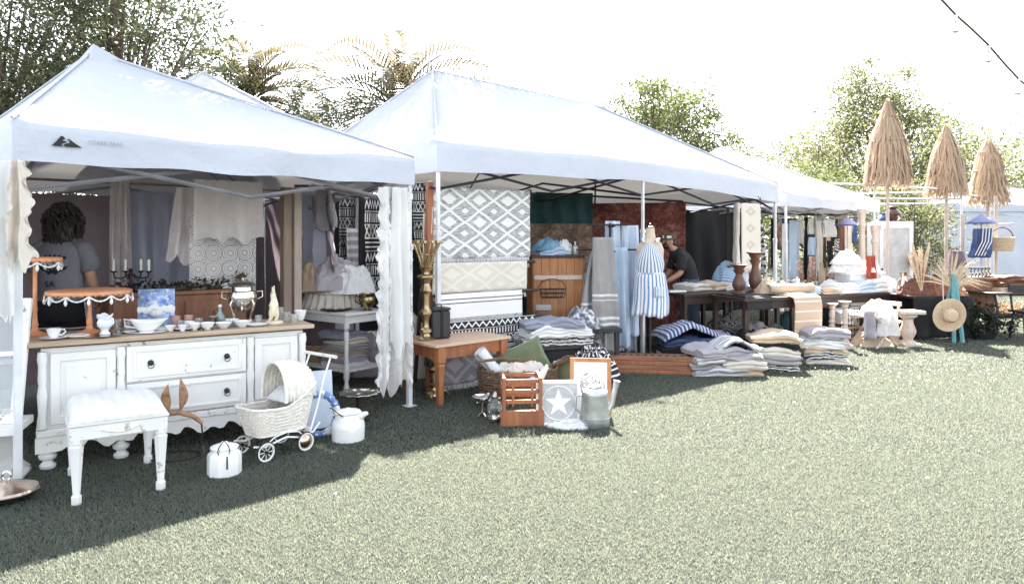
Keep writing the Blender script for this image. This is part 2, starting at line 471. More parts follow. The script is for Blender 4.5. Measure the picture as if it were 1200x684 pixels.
# foliage and ground
def leafmat(name, c, c2, tr=.35):
    m = start(name)
    oi = NT.nodes.new('ShaderNodeNewGeometry')
    f = oi.outputs['Random Per Island']
    f2 = ramp(nz(.9, 3), .35, .65)
    col = mixc(f, c, c2)
    return fin(m, mixc(mul(f2, .5), col, sh(c2, .55)), .5, 0, transl=tr, tcol=sh(c, 1.3))
m_leaf1 = leafmat('olive_leaf', (.085, .10, .034), (.15, .14, .06), .45)
m_leafd = leafmat('dark_olive_leaf', (.050, .062, .026), (.085, .085, .04), .3)
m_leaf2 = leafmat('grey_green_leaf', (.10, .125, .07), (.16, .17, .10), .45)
m_leaf3 = leafmat('yellow_green_leaf', (.135, .135, .06), (.10, .115, .05), .45)
m_leaf4 = leafmat('rust_leaf', (.22, .13, .06), (.16, .13, .06), .45)
m_frond = leafmat('palm_frond', (.12, .10, .055), (.06, .07, .038), .3)
m_bark = plain('tree_bark', (.13, .095, .065), (.07, .05, .035), rough=.95, scale=16, bump=.8, bs=22)
m_thatch = leafmat('thatch_straw', (.62, .47, .33), (.50, .35, .22), .25)

m_turf = start('turf_base')
fin(m_turf, mixc(ramp(nz(1.1, 6, rough=.6), .3, .7), (.012, .015, .009), (.018, .021, .013)), .95, 0, nz(150, 3), .9, .02)
m_blade = start('turf_blade')
_r = NT.nodes.new('ShaderNodeNewGeometry').outputs['Random Per Island']
_c = mixc(_r, (.066, .085, .063), (.154, .177, .144))
_c = mixc(mul(gt(_r, .84), .9), _c, (.29, .305, .265))
_c = mixc(mul(ramp(nz(.8, 4), .35, .7), .45), _c, (.15, .152, .12))
fin(m_blade, _c, .45, 0, transl=.35, tcol=(.26, .275, .20), spec=.4)
# ------------------------------------------------------------------ ground
g = MB()
g.grid(lambda u, v: ((u-.5)*900, -60+v*900, 0), 6, 6)
o = P('lawn', g, m_turf); o['kind'] = 'structure'

def blades(name, m, y0, y1, dens, wid, hgt, seed, spread=1.05, lean=.6):
    """tens of thousands of one-triangle turf blades on a wedge of lawn in front of the stalls"""
    r = np.random.default_rng(seed)
    A = spread*.80*(y1*y1-y0*y0)
    n = int(A*dens)
    y = np.sqrt(r.uniform(y0*y0, y1*y1, n)); x = r.uniform(-1, 1, n)*spread*.80*y
    keep = y < 1.02*x+10.0                      # nothing behind the stalls needs blades
    x, y = x[keep], y[keep]; n = len(x)
    a = r.uniform(0, 2*PI, n); h = hgt*r.uniform(.45, 1.15, n); ww = wid*r.uniform(.6, 1.3, n)
    la = r.uniform(0, 2*PI, n); ll = h*r.uniform(.1, lean*1.6, n)
    v = np.zeros((n, 3, 3), dtype=np.float32)
    v[:, 0, 0] = x-np.cos(a)*ww/2; v[:, 0, 1] = y-np.sin(a)*ww/2
    v[:, 1, 0] = x+np.cos(a)*ww/2; v[:, 1, 1] = y+np.sin(a)*ww/2
    v[:, 2, 0] = x+np.cos(la)*ll; v[:, 2, 1] = y+np.sin(la)*ll; v[:, 2, 2] = h
    return tri_mesh(name, v.reshape(-1, 3), m)
def tri_mesh(name, v, m, per=3):
    n = len(v)//per
    me = bpy.data.meshes.new(name)
    me.vertices.add(len(v)); me.vertices.foreach_set('co', np.ascontiguousarray(v, dtype=np.float32).ravel())
    me.loops.add(len(v)); me.loops.foreach_set('vertex_index', np.arange(len(v), dtype=np.int32))
    me.polygons.add(n); me.polygons.foreach_set('loop_start', np.arange(0, len(v), per, dtype=np.int32))
    me.polygons.foreach_set('loop_total', np.full(n, per, dtype=np.int32))
    me.update(calc_edges=True); me.materials.append(m)
    return me
def stuff(name, me):
    o = bpy.data.objects.new(name, me); C.objects.link(o); o['kind'] = 'stuff'; return o
stuff('turf_grass', blades('turf_grass', m_blade, 2.6, 5.0, 23000, .0052, .017, 1))
stuff('turf_grass', blades('turf_grass', m_blade, 5.0, 8.0, 10500, .0075, .018, 4))
stuff('turf_grass', blades('turf_grass', m_blade, 8.0, 13, 3600, .012, .021, 2))
stuff('turf_grass', blades('turf_grass', m_blade, 13, 27, 650, .026, .025, 3))
r_ = np.random.default_rng(5)
pts = []
for i in range(330):
    if i < 260: x, y = r_.normal(4.3, 1.1), r_.normal(8.3, .8)
    else: x, y = r_.uniform(-2.5, 7), r_.uniform(3.6, 10)
    s_ = r_.uniform(.005, .014); a_ = r_.uniform(0, PI)
    c_, d_ = math.cos(a_)*s_, math.sin(a_)*s_
    pts += [(x+c_, y+d_, .030), (x-d_*.6, y+c_*.6, .034), (x-c_, y-d_, .031), (x+d_*.6, y-c_*.6, .037)]
m_petal = plain('fallen_petal', (.72, .68, .58), (.55, .48, .38), rough=.8)
stuff('fallen_petals', tri_mesh('fallen_petals', np.array(pts), m_petal, 4))

# ------------------------------------------------------------------ trees
def leaf_cloud(r, centers, sig, n_each, size, flat=.7, asp=.42, droop=0.0):
    """quads (n,4,3): leaves scattered round clump centres"""
    c = np.repeat(centers, n_each, axis=0); n = len(c)
    p = c + r.normal(0, 1, (n, 3))*np.repeat(sig, n_each, axis=0)[:, None]*np.array([1, 1, flat])
    d = r.normal(0, 1, (n, 3)); d[:, 2] -= droop; d /= np.linalg.norm(d, axis=1)[:, None]
    s = np.cross(d, r.normal(0, 1, (n, 3))); s /= np.linalg.norm(s, axis=1)[:, None]
    L = size*r.uniform(.6, 1.35, n)[:, None]
    q = np.stack([p-d*L/2, p+s*L*asp/2, p+d*L/2, p-s*L*asp/2], axis=1)
    return q.reshape(-1, 3)
def tree(name, label, cat, x, y, h, rad, z0, m, seed, clumps=150, each=90, leaf=.11, sig=.32, group=None, lean=0, asp=.42, droop=0.0, zsq=1.0, shell=.5, trunk=None, conic=0.0):
    r = np.random.default_rng(seed)
    root = T(name, label, cat, (x, y, 0), 0, group)
    zc = (h+z0)/2; hz = (h-z0)/2*zsq
    cs = []
    while len(cs) < clumps:
        d = r.normal(0, 1, 3); d /= np.linalg.norm(d)
        k = r.uniform(shell, 1.0)**.6
        q = mnoise.noise(Vector(d*1.7+seed))
        k *= 1+.42*q
        zz = d[2]*k
        wd = 1-conic*(zz*.5+.5)
        cs.append((d[0]*k*rad*wd+lean*(zz+1), d[1]*k*rad*wd, zc+zz*hz))
    cs = np.array(cs)
    sg = sig*r.uniform(.55, 1.3, len(cs))
    t = trunk or max(.06, h*.022)
    mb = MB()
    mb.tube([(0, 0, 0), (.05*lean, .03, z0*.6), (.1+lean*.3, 0, zc*.75), (lean*.9, 0, zc+hz*.55)], [t*1.35, t, t*.75, t*.18], 10)
    for i in range(0, len(cs), max(1, len(cs)//46)):
        p = cs[i]; b = Vector((lean*.3*r.uniform(0, 1), 0, min(p[2]-.1, z0*.7+r.uniform(.05, .5)*(h-z0))))
        mid = b.lerp(Vector(p), .5)+Vector((0, 0, -.06*rad))
        mb.tube([b, mid, Vector(p)], [t*.42, t*.22, t*.06], 5)
    P('trunk', mb, m_bark, root)
    me = tri_mesh('crown', leaf_cloud(r, cs, sg, each, leaf, asp=asp, droop=droop), m, 4)
    P('crown', me, None, root)
    return root
def palm(label, x, y, h, fl, n, seed, m=m_frond, group='palms behind the tents'):
    r = np.random.default_rng(seed); root = T('palm_tree', label, 'palm tree', (x, y, 0), 0, group)
    mb = MB(); prof = []
    for i in range(40):
        z = h*i/39; prof.append((.20*(1.25-.25*i/39)*(1+.10*(i % 2)), z))
    mb.lathe(prof, n=14); P('trunk', mb, m_bark, root)
    for k in range(n):
        az = 2*PI*(k*.381966)+r.uniform(-.2, .2); el = R(82-105*(k/n)**1.1+r.uniform(-6, 6)); L = fl*r.uniform(.85, 1.1)
        pts = []; p = Vector((0, 0, h)); e = el
        for i in range(15):
            pts.append(p.copy())
            p = p+Vector((math.cos(az)*math.cos(e), math.sin(az)*math.cos(e), math.sin(e)))*L/14; e -= R(5.2+i*.45)
        mb = MB(); mb.tube(pts, [.022*(1-i/16) for i in range(15)], 4)
        for i in range(2, 15):
            for q in (0, .5):
                if i == 14 and q: continue
                a = pts[i].lerp(pts[min(i+1, 14)], q); t_ = (pts[min(i+1, 14)]-pts[i-1]).normalized()
                side = t_.cross(Vector((0, 0, 1))).normalized(); upn = side.cross(t_)
                ll = L*.24*math.sin(PI*(.12+.8*i/15))
                for s in (-1, 1):
                    d = (t_*.75+side*s*.75+upn*.28).normalized()
                    b = a+d*ll*r.uniform(.85, 1.1)+Vector((0, 0, -.05*ll)); mid = a.lerp(b, .4)
                    wv = t_*.040
                    mb.add([a, mid+wv, b, mid-wv], [(0, 1, 2, 3)])
        P('frond', mb, m, root, smooth=0)
    return root

tree('shade_tree', 'tall olive green tree rising out of the picture behind the leftmost tent', 'tree', -10.4, 14.0, 8.8, 4.0, 2.0, m_leafd, 11, 400, 100, .12, .33, asp=.36, shell=.25)
tree('shade_tree', 'feathery dark green tree leaning right above the peak of the leftmost tent', 'tree', -7.6, 13.4, 7.7, 2.0, 1.6, m_leafd, 12, 200, 100, .105, .25, asp=.34, shell=.2)
palm('bushy palm with short golden fronds left of the notch between the tents', -6.15, 16.4, 4.7, 2.2, 46, 3)
palm('wide palm with long arching fronds just left of the middle tent peak', -2.65, 16.5, 4.5, 2.9, 48, 4)
tree('small_tree', 'thin upright green sapling in the notch between the two front tents', 'tree', -4.1, 15.0, 4.7, .85, 1.2, m_leaf2, 15, 60, 70, .09, .2)
tree('small_tree', 'loose yellow brown shrub beside the golden palm in the tent notch', 'tree', -5.2, 15.6, 4.6, .9, 1.0, m_leaf3, 16, 60, 70, .09, .2)
tree('small_tree', 'olive shrub under the arching palm behind the tent notch', 'tree', -3.3, 15.4, 4.5, .8, 1.0, m_leaf1, 18, 50, 70, .09, .2)
tree('bushy_tree', 'small yellow green tree crown showing right of the middle tent peak', 'tree', -.85, 17.5, 5.7, .75, 2, m_leaf3, 17, 50, 70, .09, .2)
tree('bushy_tree', 'rust tinted tree crown above the ridge of the middle tent', 'tree', .15, 18.0, 5.8, .85, 2, m_leaf4, 19, 54, 70, .09, .2)
tree('bushy_tree', 'round grey green tree behind the right slope of the middle tent', 'tree', 4.1, 20.0, 6.25, 2.0, 2.2, m_leaf1, 20, 270, 90, .11, .27, shell=.2)
tree('bushy_tree', 'low olive bush filling the gap between the middle and right tents', 'tree', 6.3, 21.5, 4.7, 1.5, 1.2, m_leaf1, 21, 80, 80, .10, .26)
tree('spreading_tree', 'big conical yellow green tree behind the thatched parasols', 'tree', 13.8, 26.5, 8.1, 6.6, 1.2, m_leaf3, 22, 500, 85, .13, .33, conic=.80, shell=.2)
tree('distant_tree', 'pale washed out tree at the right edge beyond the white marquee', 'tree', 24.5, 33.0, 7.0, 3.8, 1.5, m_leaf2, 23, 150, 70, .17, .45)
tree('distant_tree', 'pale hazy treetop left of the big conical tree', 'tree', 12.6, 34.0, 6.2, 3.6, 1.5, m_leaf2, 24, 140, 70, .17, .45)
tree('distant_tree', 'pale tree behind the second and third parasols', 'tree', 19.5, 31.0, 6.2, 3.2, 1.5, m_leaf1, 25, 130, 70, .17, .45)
tree('garden_hedge', 'sunlit olive hedge behind the hanging clothes of the right tent', 'hedge', 8.6, 19.5, 3.6, 2.6, .2, m_leaf1, 26, 170, 80, .10, .28)
tree('garden_hedge', 'sunlit yellow hedge behind the grey panel and the parasol poles', 'hedge', 10.6, 19.0, 3.0, 1.3, .2, m_leaf3, 27, 110, 80, .10, .26)

# ------------------------------------------------------------------ tents
def tent(label, A, deg, L, D, hem, ridge, val, tm, legs, nx=6, sag=.07, seed=0, bars=2, group='white pop-up tents'):
    """A front left foot; hem(x, y) hem height; ridge two (x, y, z) points in the tent's own frame"""
    root = T('canopy_tent', label, 'tent', (A[0], A[1], 0), deg, group)
    r0, r1 = Vector(ridge[0]), Vector(ridge[1])
    per = []
    nF, nS = 30, 18
    for i in range(nF): per.append((L*i/nF, 0, i/nF, 'f'))
    for i in range(nS): per.append((L, D*i/nS, i/nS, 'r'))
    for i in range(nF): per.append((L*(1-i/nF), D, 1-i/nF, 'b'))
    for i in range(nS): per.append((0, D*(1-i/nS), 1-i/nS, 'l'))
    nt_ = 16; n = len(per); mb = MB()
    vv = []; ff = []
    for j in range(nt_+1):
        t = j/nt_
        for (x, y, e, k) in per:
            rp = r0.lerp(r1, e) if k in 'fb' else (r1 if k == 'r' else r0)
            q = Vector((x, y, hem(x, y)+val))
            p = rp.lerp(q, t)
            m = math.sin(PI*e)**.7
            p.z -= sag*math.sin(PI*t)*m
            p.z += .055*fbm((p.x*.9+seed, p.y*.9, t*2))*t*(1-.5*t)*m
            p.z -= .030*t**3*m*(1+math.sin(e*PI*6+seed)*.35)
            p.z += .012*math.sin(14*e+9*t)*m*t*(1-t)*2
            vv.append(tuple(p))
    rows = 5
    m_ = lambda e: math.sin(PI*e)**.7
    for j in range(1, rows+1):
        t = j/rows
        for (x, y, e, k) in per:
            q = Vector((x, y, hem(x, y)+val*(1-t)-.030*m_(e)*(1-t)))
            nv = {'f': (0, -1), 'r': (1, 0), 'b': (0, 1), 'l': (-1, 0)}[k]
            m = math.sin(PI*e)
            w_ = (.014*math.sin(5*e*PI+seed)+.010*fbm((x*2.3, y*2.3, seed+j*.3)))*m*t
            if e == 0: w_ = 0
            q.x += nv[0]*w_; q.y += nv[1]*w_
            if j == rows: q.z += .012*math.sin(7*e*PI+seed)*m
            vv.append(tuple(q))
    tot = nt_+1+rows
    for j in range(tot-1):
        for i in range(n):
            k = (i+1) % n
            ff.append((j*n+i, (j+1)*n+i, (j+1)*n+k, j*n+k))
    mb.add(vv, ff)
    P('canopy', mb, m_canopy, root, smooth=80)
    # hip seams
    sm = MB()
    for (cx, cy, rp) in ((0, 0, r0), (L, 0, r1), (L, D, r1), (0, D, r0)):
        c = Vector((cx, cy, hem(cx, cy)+val))
        pts = []
        for i in range(9):
            p = rp.lerp(c, i/8); p.z += .012; pts.append(p)
        sm.tube(pts, .011, 6)
    sm.tube([r0+Vector((0, 0, .012)), r0.lerp(r1, .5)+Vector((0, 0, .012)), r1+Vector((.01, 0, .012))], .011, 6)
    P('seam', sm, m_canopy, root)
    for (lx, ly) in legs:
        z = hem(lx, ly)
        ix = min(max(lx, .035), L-.035); iy = min(max(ly, .035), D-.035)
        lm = MB(); lm.box((ix, iy, z*.36), (.044, .044, z*.72)); lm.box((ix, iy, z*.72+(z*.28+val*.6)/2), (.034, .034, z*.28+val*.6))
        lm.box((ix, iy, .006), (.10, .10, .012)); lm.box((ix, iy, z*.72), (.056, .056, .05))
        P('leg', lm, m_leg, root, bevel=.004)
    def bar(a, b, w=.024):
        q = MB(); q.tube([a, b], w*.62, 4); P('truss_bar', q, tm, root, smooth=0)
    def scissor(a, b, cnt):
        a, b = Vector(a), Vector(b)
        for i in range(cnt):
            p, q = a.lerp(b, i/cnt), a.lerp(b, (i+1)/cnt)
            ht, hb = val*.35, -.17
            z0, z1 = hem(p.x, p.y), hem(q.x, q.y)
            off = (b-a).normalized().cross(Vector((0, 0, 1)))*.016
            bar((p.x+off.x, p.y+off.y, z0+ht), (q.x+off.x, q.y+off.y, z1+hb)); bar((p.x-off.x, p.y-off.y, z0+hb), (q.x-off.x, q.y-off.y, z1+ht))
    e_ = .07
    xs = sorted(set(l[0] for l in legs))
    for a, b in zip(xs[:-1], xs[1:]):
        scissor((max(a, e_), e_, 0), (min(b, L-e_), e_, 0), bars)
        scissor((max(a, e_), D-e_, 0), (min(b, L-e_), D-e_, 0), bars)
    scissor((e_, e_, 0), (e_, D-e_, 0), bars); scissor((L-e_, e_, 0), (L-e_, D-e_, 0), bars)
    for (cx, cy, rp) in ((e_, e_, r0), (L-e_, e_, r1), (L-e_, D-e_, r1), (e_, D-e_, r0)):
        bar((cx, cy, hem(cx, cy)+val*.4), (rp.x, rp.y, rp.z-.10)); 
        bar((cx, cy, hem(cx, cy)-.1), (rp.x*.6+cx*.4, rp.y*.6+cy*.4, rp.z*.6+hem(cx, cy)*.4-.08))
    if len(xs) > 2:
        scissor((xs[1], e_, 0), (xs[1], D-e_, 0), bars)
        mid = r0.lerp(r1, .5)
        bar((xs[1], e_, hem(xs[1], 0)+val*.3), (mid.x, mid.y, mid.z-.14)); bar((xs[1], D-e_, hem(xs[1], D)+val*.3), (mid.x, mid.y, mid.z-.14))
        bar((r0.x, r0.y, r0.z-.1), (r1.x, r1.y, r1.z-.1))
    return root

A1, D1 = (-3.05, 4.27), 45.0
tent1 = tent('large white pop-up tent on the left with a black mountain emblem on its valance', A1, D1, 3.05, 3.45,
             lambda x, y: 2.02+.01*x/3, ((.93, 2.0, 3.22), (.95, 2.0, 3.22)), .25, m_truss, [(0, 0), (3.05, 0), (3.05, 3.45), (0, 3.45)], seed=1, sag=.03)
# vent cap over the peak
vc = MB(); q_ = .42
vc.add([(.94-q_*.4, 2.0-q_*1.0, 2.955), (.94+q_*1.0, 2.0-q_*.6, 3.02), (.94+q_, 2.0+q_, 3.0), (.94-q_*.4, 2.0+q_, 3.0), (.94, 2.0, 3.30)], [(0, 1, 4), (1, 2, 4), (2, 3, 4), (3, 0, 4)])
P('vent_cap', vc, m_canopy, tent1, smooth=20, solid=.01)
# printed emblem and lettering on the valance (front face, 4 mm proud)
em = MB()
def flat(mb, poly, M): mb.add([(x, 0, z) for x, z in poly], [tuple(range(len(poly)))], M)
EMB = TR(.20, -.022, 2.125) @ Matrix.Scale(.68, 4)
flat(em, [(0, 0), (.035, .04), (.07, .092), (.085, .10), (.10, .09), (.112, .072), (.095, .062), (.088, .056), (.118, .05), (.124, .042), (.09, .028), (.078, .016), (.092, 0)], EMB)
flat(em, [(.108, 0), (.096, .014), (.104, .024), (.146, .04), (.142, .056), (.122, .068), (.135, .076), (.155, .066), (.19, .038), (.24, .006), (.25, 0)], EMB)
P('emblem', em, m_ink, tent1, smooth=0)
def text(body, size, m, parent, M, ext=.001, name='lettering'):
    cu = bpy.data.curves.new(name, 'FONT'); cu.body = body; cu.size = size; cu.extrude = ext; cu.resolution_u = 2
    to = bpy.data.objects.new(name, cu); C.objects.link(to)
    dg = bpy.context.evaluated_depsgraph_get(); dg.update()
    me = bpy.data.meshes.new_from_object(to.evaluated_get(dg)); me.name = name
    bpy.data.objects.remove(to)
    me.transform(M); me.materials.clear(); me.materials.append(m)
    o = bpy.data.objects.new(name, me); C.objects.link(o); o.parent = parent
    return o
text('OZARK TRAIL', .034, m_greyink, tent1, TR(.40, -.022, 2.158) @ RX(90))

A2, D2 = (-.75, 7.0), 38.5
hem2 = lambda x, y: 2.21-.12*max(0, (x-3.1)/3.1)+.05*math.sin(PI*min(1, x/6.26))
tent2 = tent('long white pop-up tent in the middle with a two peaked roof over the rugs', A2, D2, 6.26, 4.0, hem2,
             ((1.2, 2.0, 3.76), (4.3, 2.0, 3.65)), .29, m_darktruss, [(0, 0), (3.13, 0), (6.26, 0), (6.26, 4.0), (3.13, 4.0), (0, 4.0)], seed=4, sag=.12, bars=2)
A3, D3 = (4.5, 11.45), 44.0
tent3 = tent('white pop-up tent on the right over hanging clothes, nearest the parasols', A3, D3, 4.3, 3.6,
             lambda x, y: 2.06, ((1.8, 2.2, 3.36), (1.82, 2.2, 3.36)), .22, m_truss, [(0, 0), (4.3, 0), (4.3, 3.6), (0, 3.6)], seed=7, sag=.05)
tent4 = tent('white tent in the second row whose peak shows behind the leftmost tent', (-4.43, 7.75), 45.0, 3.2, 3.2,
             lambda x, y: 2.5, ((1.6, 1.6, 3.9), (1.62, 1.6, 3.9)), .25, m_truss, [(0, 0), (3.2, 0), (3.2, 3.2), (0, 3.2)], seed=9, sag=.04)
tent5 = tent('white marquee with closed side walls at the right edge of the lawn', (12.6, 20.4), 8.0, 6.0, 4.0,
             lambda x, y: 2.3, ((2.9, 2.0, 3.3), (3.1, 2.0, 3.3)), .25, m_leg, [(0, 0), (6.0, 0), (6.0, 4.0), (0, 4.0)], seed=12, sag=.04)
def sidewall(t, a, b, z0, z1, m, name='side_wall', amp=.02):
    a, b = Vector((*a, 0)), Vector((*b, 0)); nn = (b-a).normalized().cross(Vector((0, 0, 1)))
    mb = MB(); L_ = (b-a).length
    mb.grid(lambda u, v: tuple(a.lerp(b, u)+nn*(amp*math.sin(u*L_*9)*(.4+v)+amp*fbm((u*4, v*2, L_)))+Vector((0, 0, z1+(z0-z1)*v))), max(8, int(L_*14)), 10)
    P(name, mb, m, t)
sidewall(tent5, (.05, .05), (5.95, .05), .06, 2.35, m_canopy)
sidewall(tent5, (.05, 3.95), (.05, .05), .06, 2.35, m_canopy)
sidewall(tent4, (.05, .1), (3.15, .1), .1, 2.5, m_canopy)
# back cloths hung inside the left tent belong to the tent
sidewall(tent1, (0.02, 2.98), (3.02, 2.98), .1, 1.98, m_backdrop, 'backdrop_cloth', .03)
sidewall(tent1, (0.02, .9), (0.02, 2.95), .1, 1.98, m_backdrop, 'backdrop_cloth', .03)
sidewall(tent1, (3.0, 1.3), (3.0, 2.95), .1, 2.0, m_backdrop, 'backdrop_cloth', .03)
# back walls of the middle tent
sidewall(tent2, (3.0, 3.9), (6.2, 3.9), .1, 2.15, m_charcoal, 'back_wall')
sidewall(tent2, (.1, 3.9), (3.0, 3.9), .1, 2.15, m_charcoal, 'back_wall')

# leaf clusters and limbs added out of view, set along sun rays to shade canopies
def shade_bough(root, O, deg, p0, p1, w0, w1, zf, n, each, seed, start, gap=-.22, limbs=7, lr=1.0):
    r = np.random.default_rng(seed); u_, v_ = uvec(deg), uvec(deg+90); hx = Vector((sdir.x, sdir.y, 0))/sdir.z
    cs = []; ro = Vector(root.location)
    while len(cs) < n:
        p_, w_ = r.uniform(p0, p1), r.uniform(w0, w1)
        if mnoise.noise(Vector((p_*.9, w_*2.2, seed))) < gap: continue
        q = Vector((O[0], O[1], 0))+u_*p_+v_*w_; q.z = zf(w_)
        s_ = (1.55+.35*q.y+r.uniform(.45, 1.5)-q.z)/(1-.35*hx.y)
        cs.append(q+hx*s_+Vector((0, 0, s_))-ro)
    c_ = np.array([tuple(c) for c in cs])
    P('added_shade_leaves', tri_mesh('added_shade_leaves', leaf_cloud(r, c_, np.full(n, .13), each, .14, asp=.45), m_leaf2, 4), None, root)  # added leaves, clustered where they keep the sun off the tent roof
    for i in range(limbs):
        e = cs[i*(n//limbs)]; st = Vector(start)
        P('added_limb', MB().tube([st, st.lerp(e, .35)+Vector((0, 0, .9)), st.lerp(e, .72)+Vector((0, 0, .6)), e], [.12*lr, .085*lr, .05*lr, .015], 7), m_bark, root)
lt_ = [o for o in C.objects if o.name == 'shade_tree.001'][0]
P('added_leader', MB().tube([(0, 0, 5.2), (.05, 0, 6.4), (0, 0, 7.8)], [.12, .11, .09], 8), m_bark, lt_)  # unseen trunk extension, added to carry the shading limbs
shade_bough(lt_, A1, D1, -.1, 3.0, .42, 2.2, lambda w_: 2.27+.44*w_, 175, 70, 91, (0, 0, 7.6), gap=-.38)
shade_bough(lt_, A2, D2, .1, 6.2, .42, 2.1, lambda w_: 2.5+.58*w_, 210, 70, 92, (.1, .2, 7.6), limbs=3, lr=1.1)

# ------------------------------------------------------------------ parasols
def parasol(label, x, y, tip, bot, rad, seed, lean=0):
    r = random.Random(seed)
    root = T('thatched_parasol', label, 'parasol', (x, y, 0), 0, 'closed thatched parasols')
    mb = MB(); mb.tube([(0, 0, 0), (0, 0, tip-.05)], .028, 10); mb.lathe([(.26, 0), (.26, .05), (.08, .09), (.05, .3)], n=20)
    P('pole', mb, m_palewood, root)
    core = MB(); H = tip-bot
    e1, e2 = r.uniform(.72, .95), r.uniform(.02, .09)
    prof = lambda t: rad*(.10+.95*t**e1-e2*math.sin(2*PI*t+seed)) if t > .02 else .03
    core.grid(lambda u, v: (math.cos(2*PI*u)*prof(v)*.82*(1+.12*math.sin(u*44)), math.sin(2*PI*u)*prof(v)*.82*(1+.12*math.sin(u*44)), tip-H*v*.97), 60, 14, closeu=True)
    core.add([(math.cos(2*PI*i/30)*prof(1)*.8, math.sin(2*PI*i/30)*prof(1)*.8, bot+.06) for i in range(30)], [tuple(range(30))])
    P('canopy', core, m_thatch, root)
    th = MB(); bulge = [r.uniform(-.07, .07) for _ in range(9)]
    for i in range(1250):
        a = r.uniform(0, 2*PI); t0 = r.uniform(0, .95)**.8; ln = r.uniform(.16, .40); t1 = t0+ln
        if t1 > 1: t1 = min(t1, 1+r.uniform(.0, .13))
        rag = r.uniform(.86, 1.10)+bulge[int(a/(2*PI)*9) % 9]
        pts = []
        for q in (0, .5, 1):
            t = t0+(t1-t0)*q; rr = prof(min(1, t))*(rag-.06+.16*q*r.uniform(.1, 1.3)); aa = a+r.uniform(-.10, .10)
            pts.append(Vector((math.cos(aa)*rr, math.sin(aa)*rr, tip-H*t)))
        sd_ = Vector((-math.sin(a), math.cos(a), 0))*r.uniform(.004, .017)
        th.add([pts[0]-sd_, pts[0]+sd_, pts[1]+sd_*1.1, pts[1]-sd_*1.1, pts[2]+sd_*.3, pts[2]-sd_*.3], [(0, 1, 2, 3), (3, 2, 4, 5)])
    o = P('thatch', th, m_thatch, root, smooth=0); o['kind'] = 'stuff'
    for zz in (.22, .52):
        b = MB(); b.tube([(math.cos(2*PI*i/24)*prof(zz)*1.02, math.sin(2*PI*i/24)*prof(zz)*1.02, tip-H*zz) for i in range(24)], .008, 5, closed=True)
        P('tie_cord', b, m_tanwicker, root)
parasol('tallest closed thatched parasol, left of the three', 6.55, 12.2, 3.97, 2.52, .36, 1)
parasol('middle closed thatched parasol of the three', 8.07, 13.0, 3.66, 2.39, .35, 2)
parasol('rightmost closed thatched parasol, in front of the white marquee', 9.52, 14.0, 3.52, 2.28, .37, 3)

# pipe frame under the parasols
pf = T('pipe_frame', 'white pipe frame of thin rails below the thatched parasols', 'frame', (6.4, 12.35, 0), 0)
def pipe(a, b, r_=.017): q = MB(); q.tube([a, b], r_, 8); P('rail', q, m_leg, pf)
pipe((-.92, -.3, 2.48), (1.95, .65, 2.43)); pipe((-.3, 1.7, 2.41), (1.95, .66, 2.40)); pipe((0, .1, 2.24), (1.95, .65, 2.26)); pipe((-.3, 1.7, 2.2), (2.9, 2.2, 2.26)); pipe((1.95, .65, 2.36), (3.6, 2.3, 2.36))
for a in ((0, 0), (1.95, .65), (-.3, 1.7), (3.6, 2.3)):
    q = MB(); q.tube([(a[0], a[1], 0), (a[0], a[1], 2.47)], .019, 8); P('post', q, m_leg, pf)

# string light wire at the top right with its pole outside the frame
W1 = Vector((5.05, 6.0, 2.21)); W0 = Vector((2.84, 4.5, 3.08)); dW = W0-W1
sl = T('string_light', 'dark string light wire with clear bulbs crossing the top right corner', 'string lights', (W1.x, W1.y, 0), 0)
pts = []
for i in range(41):
    t = i/40*3.6
    p = W1+dW*t; p.z += -.10*math.sin(PI*min(1, t/3.6))+.012*math.sin(t*17); pts.append(p-Vector((W1.x, W1.y, 0)))
q = MB(); q.tube(pts, .0075, 6); P('wire', q, m_twig, sl)
for i in range(3, 40, 2):
    b = MB(); p = pts[i]
    b.lathe([(.012, .0), (.012, -.045)], p, 8); P('bulb_socket', b, m_leg, sl)
    b = MB(); b.lathe([(.004, -.045), (.022, -.06), (.03, -.085), (.022, -.11), (.004, -.12)], p, 10); P('bulb', b, m_glass, sl)
q = MB(); q.tube([(0, 0, 0), (0, 0, 2.4)], .05, 10); P('pole', q, m_post, sl)
# ------------------------------------------------------------------ soft goods builders
def sheet(w, h, amp=.03, nf=3.0, seed=0, gather=1.0, hem=.0, flare=1.0, nu=None, nv=None, su=1.0, sv=1.0, ruffle=0.0, topsag=0.0, skew=0.0):
    """cloth hanging in the x-z plane from z=0 down to -h"""
    mb = MB(); nu = nu or max(14, int(w*46)); nv = nv or max(10, int(h*26))
    ph = seed*1.7
    def fn(u, v):
        ww = w*(gather+(flare-gather)*v**.6)
        x = (u-.5)*ww+skew*v
        y = amp*math.sin(u*nf*2*PI+ph+.7*math.sin(v*3+seed))*(.55+.6*v)+amp*.6*fbm((u*3+seed, v*2.2, seed))
        z = -h*v-topsag*math.sin(PI*u)*(1-v)-hem*(fbm((u*3.3, seed, 4))+.35*math.sin(u*19))*v
        if ruffle:
            e = max(0, 1-min(u, 1-u)*9)
            k = v*h; rw = math.sin(k*34+5*fbm((k*2.2, seed, u > .5)))*(.55+.9*abs(fbm((k*3, 7, seed))))+1.1*fbm((k*9, seed, 3+(u > .5)))
            y += ruffle*e*rw; x += ruffle*.8*e*(rw*.7+fbm((k*16, seed*2, u > .5)))*(1 if u > .5 else -1)
        return (x, y, z)
    return mb.grid(fn, nu, nv, su=su, sv=sv)
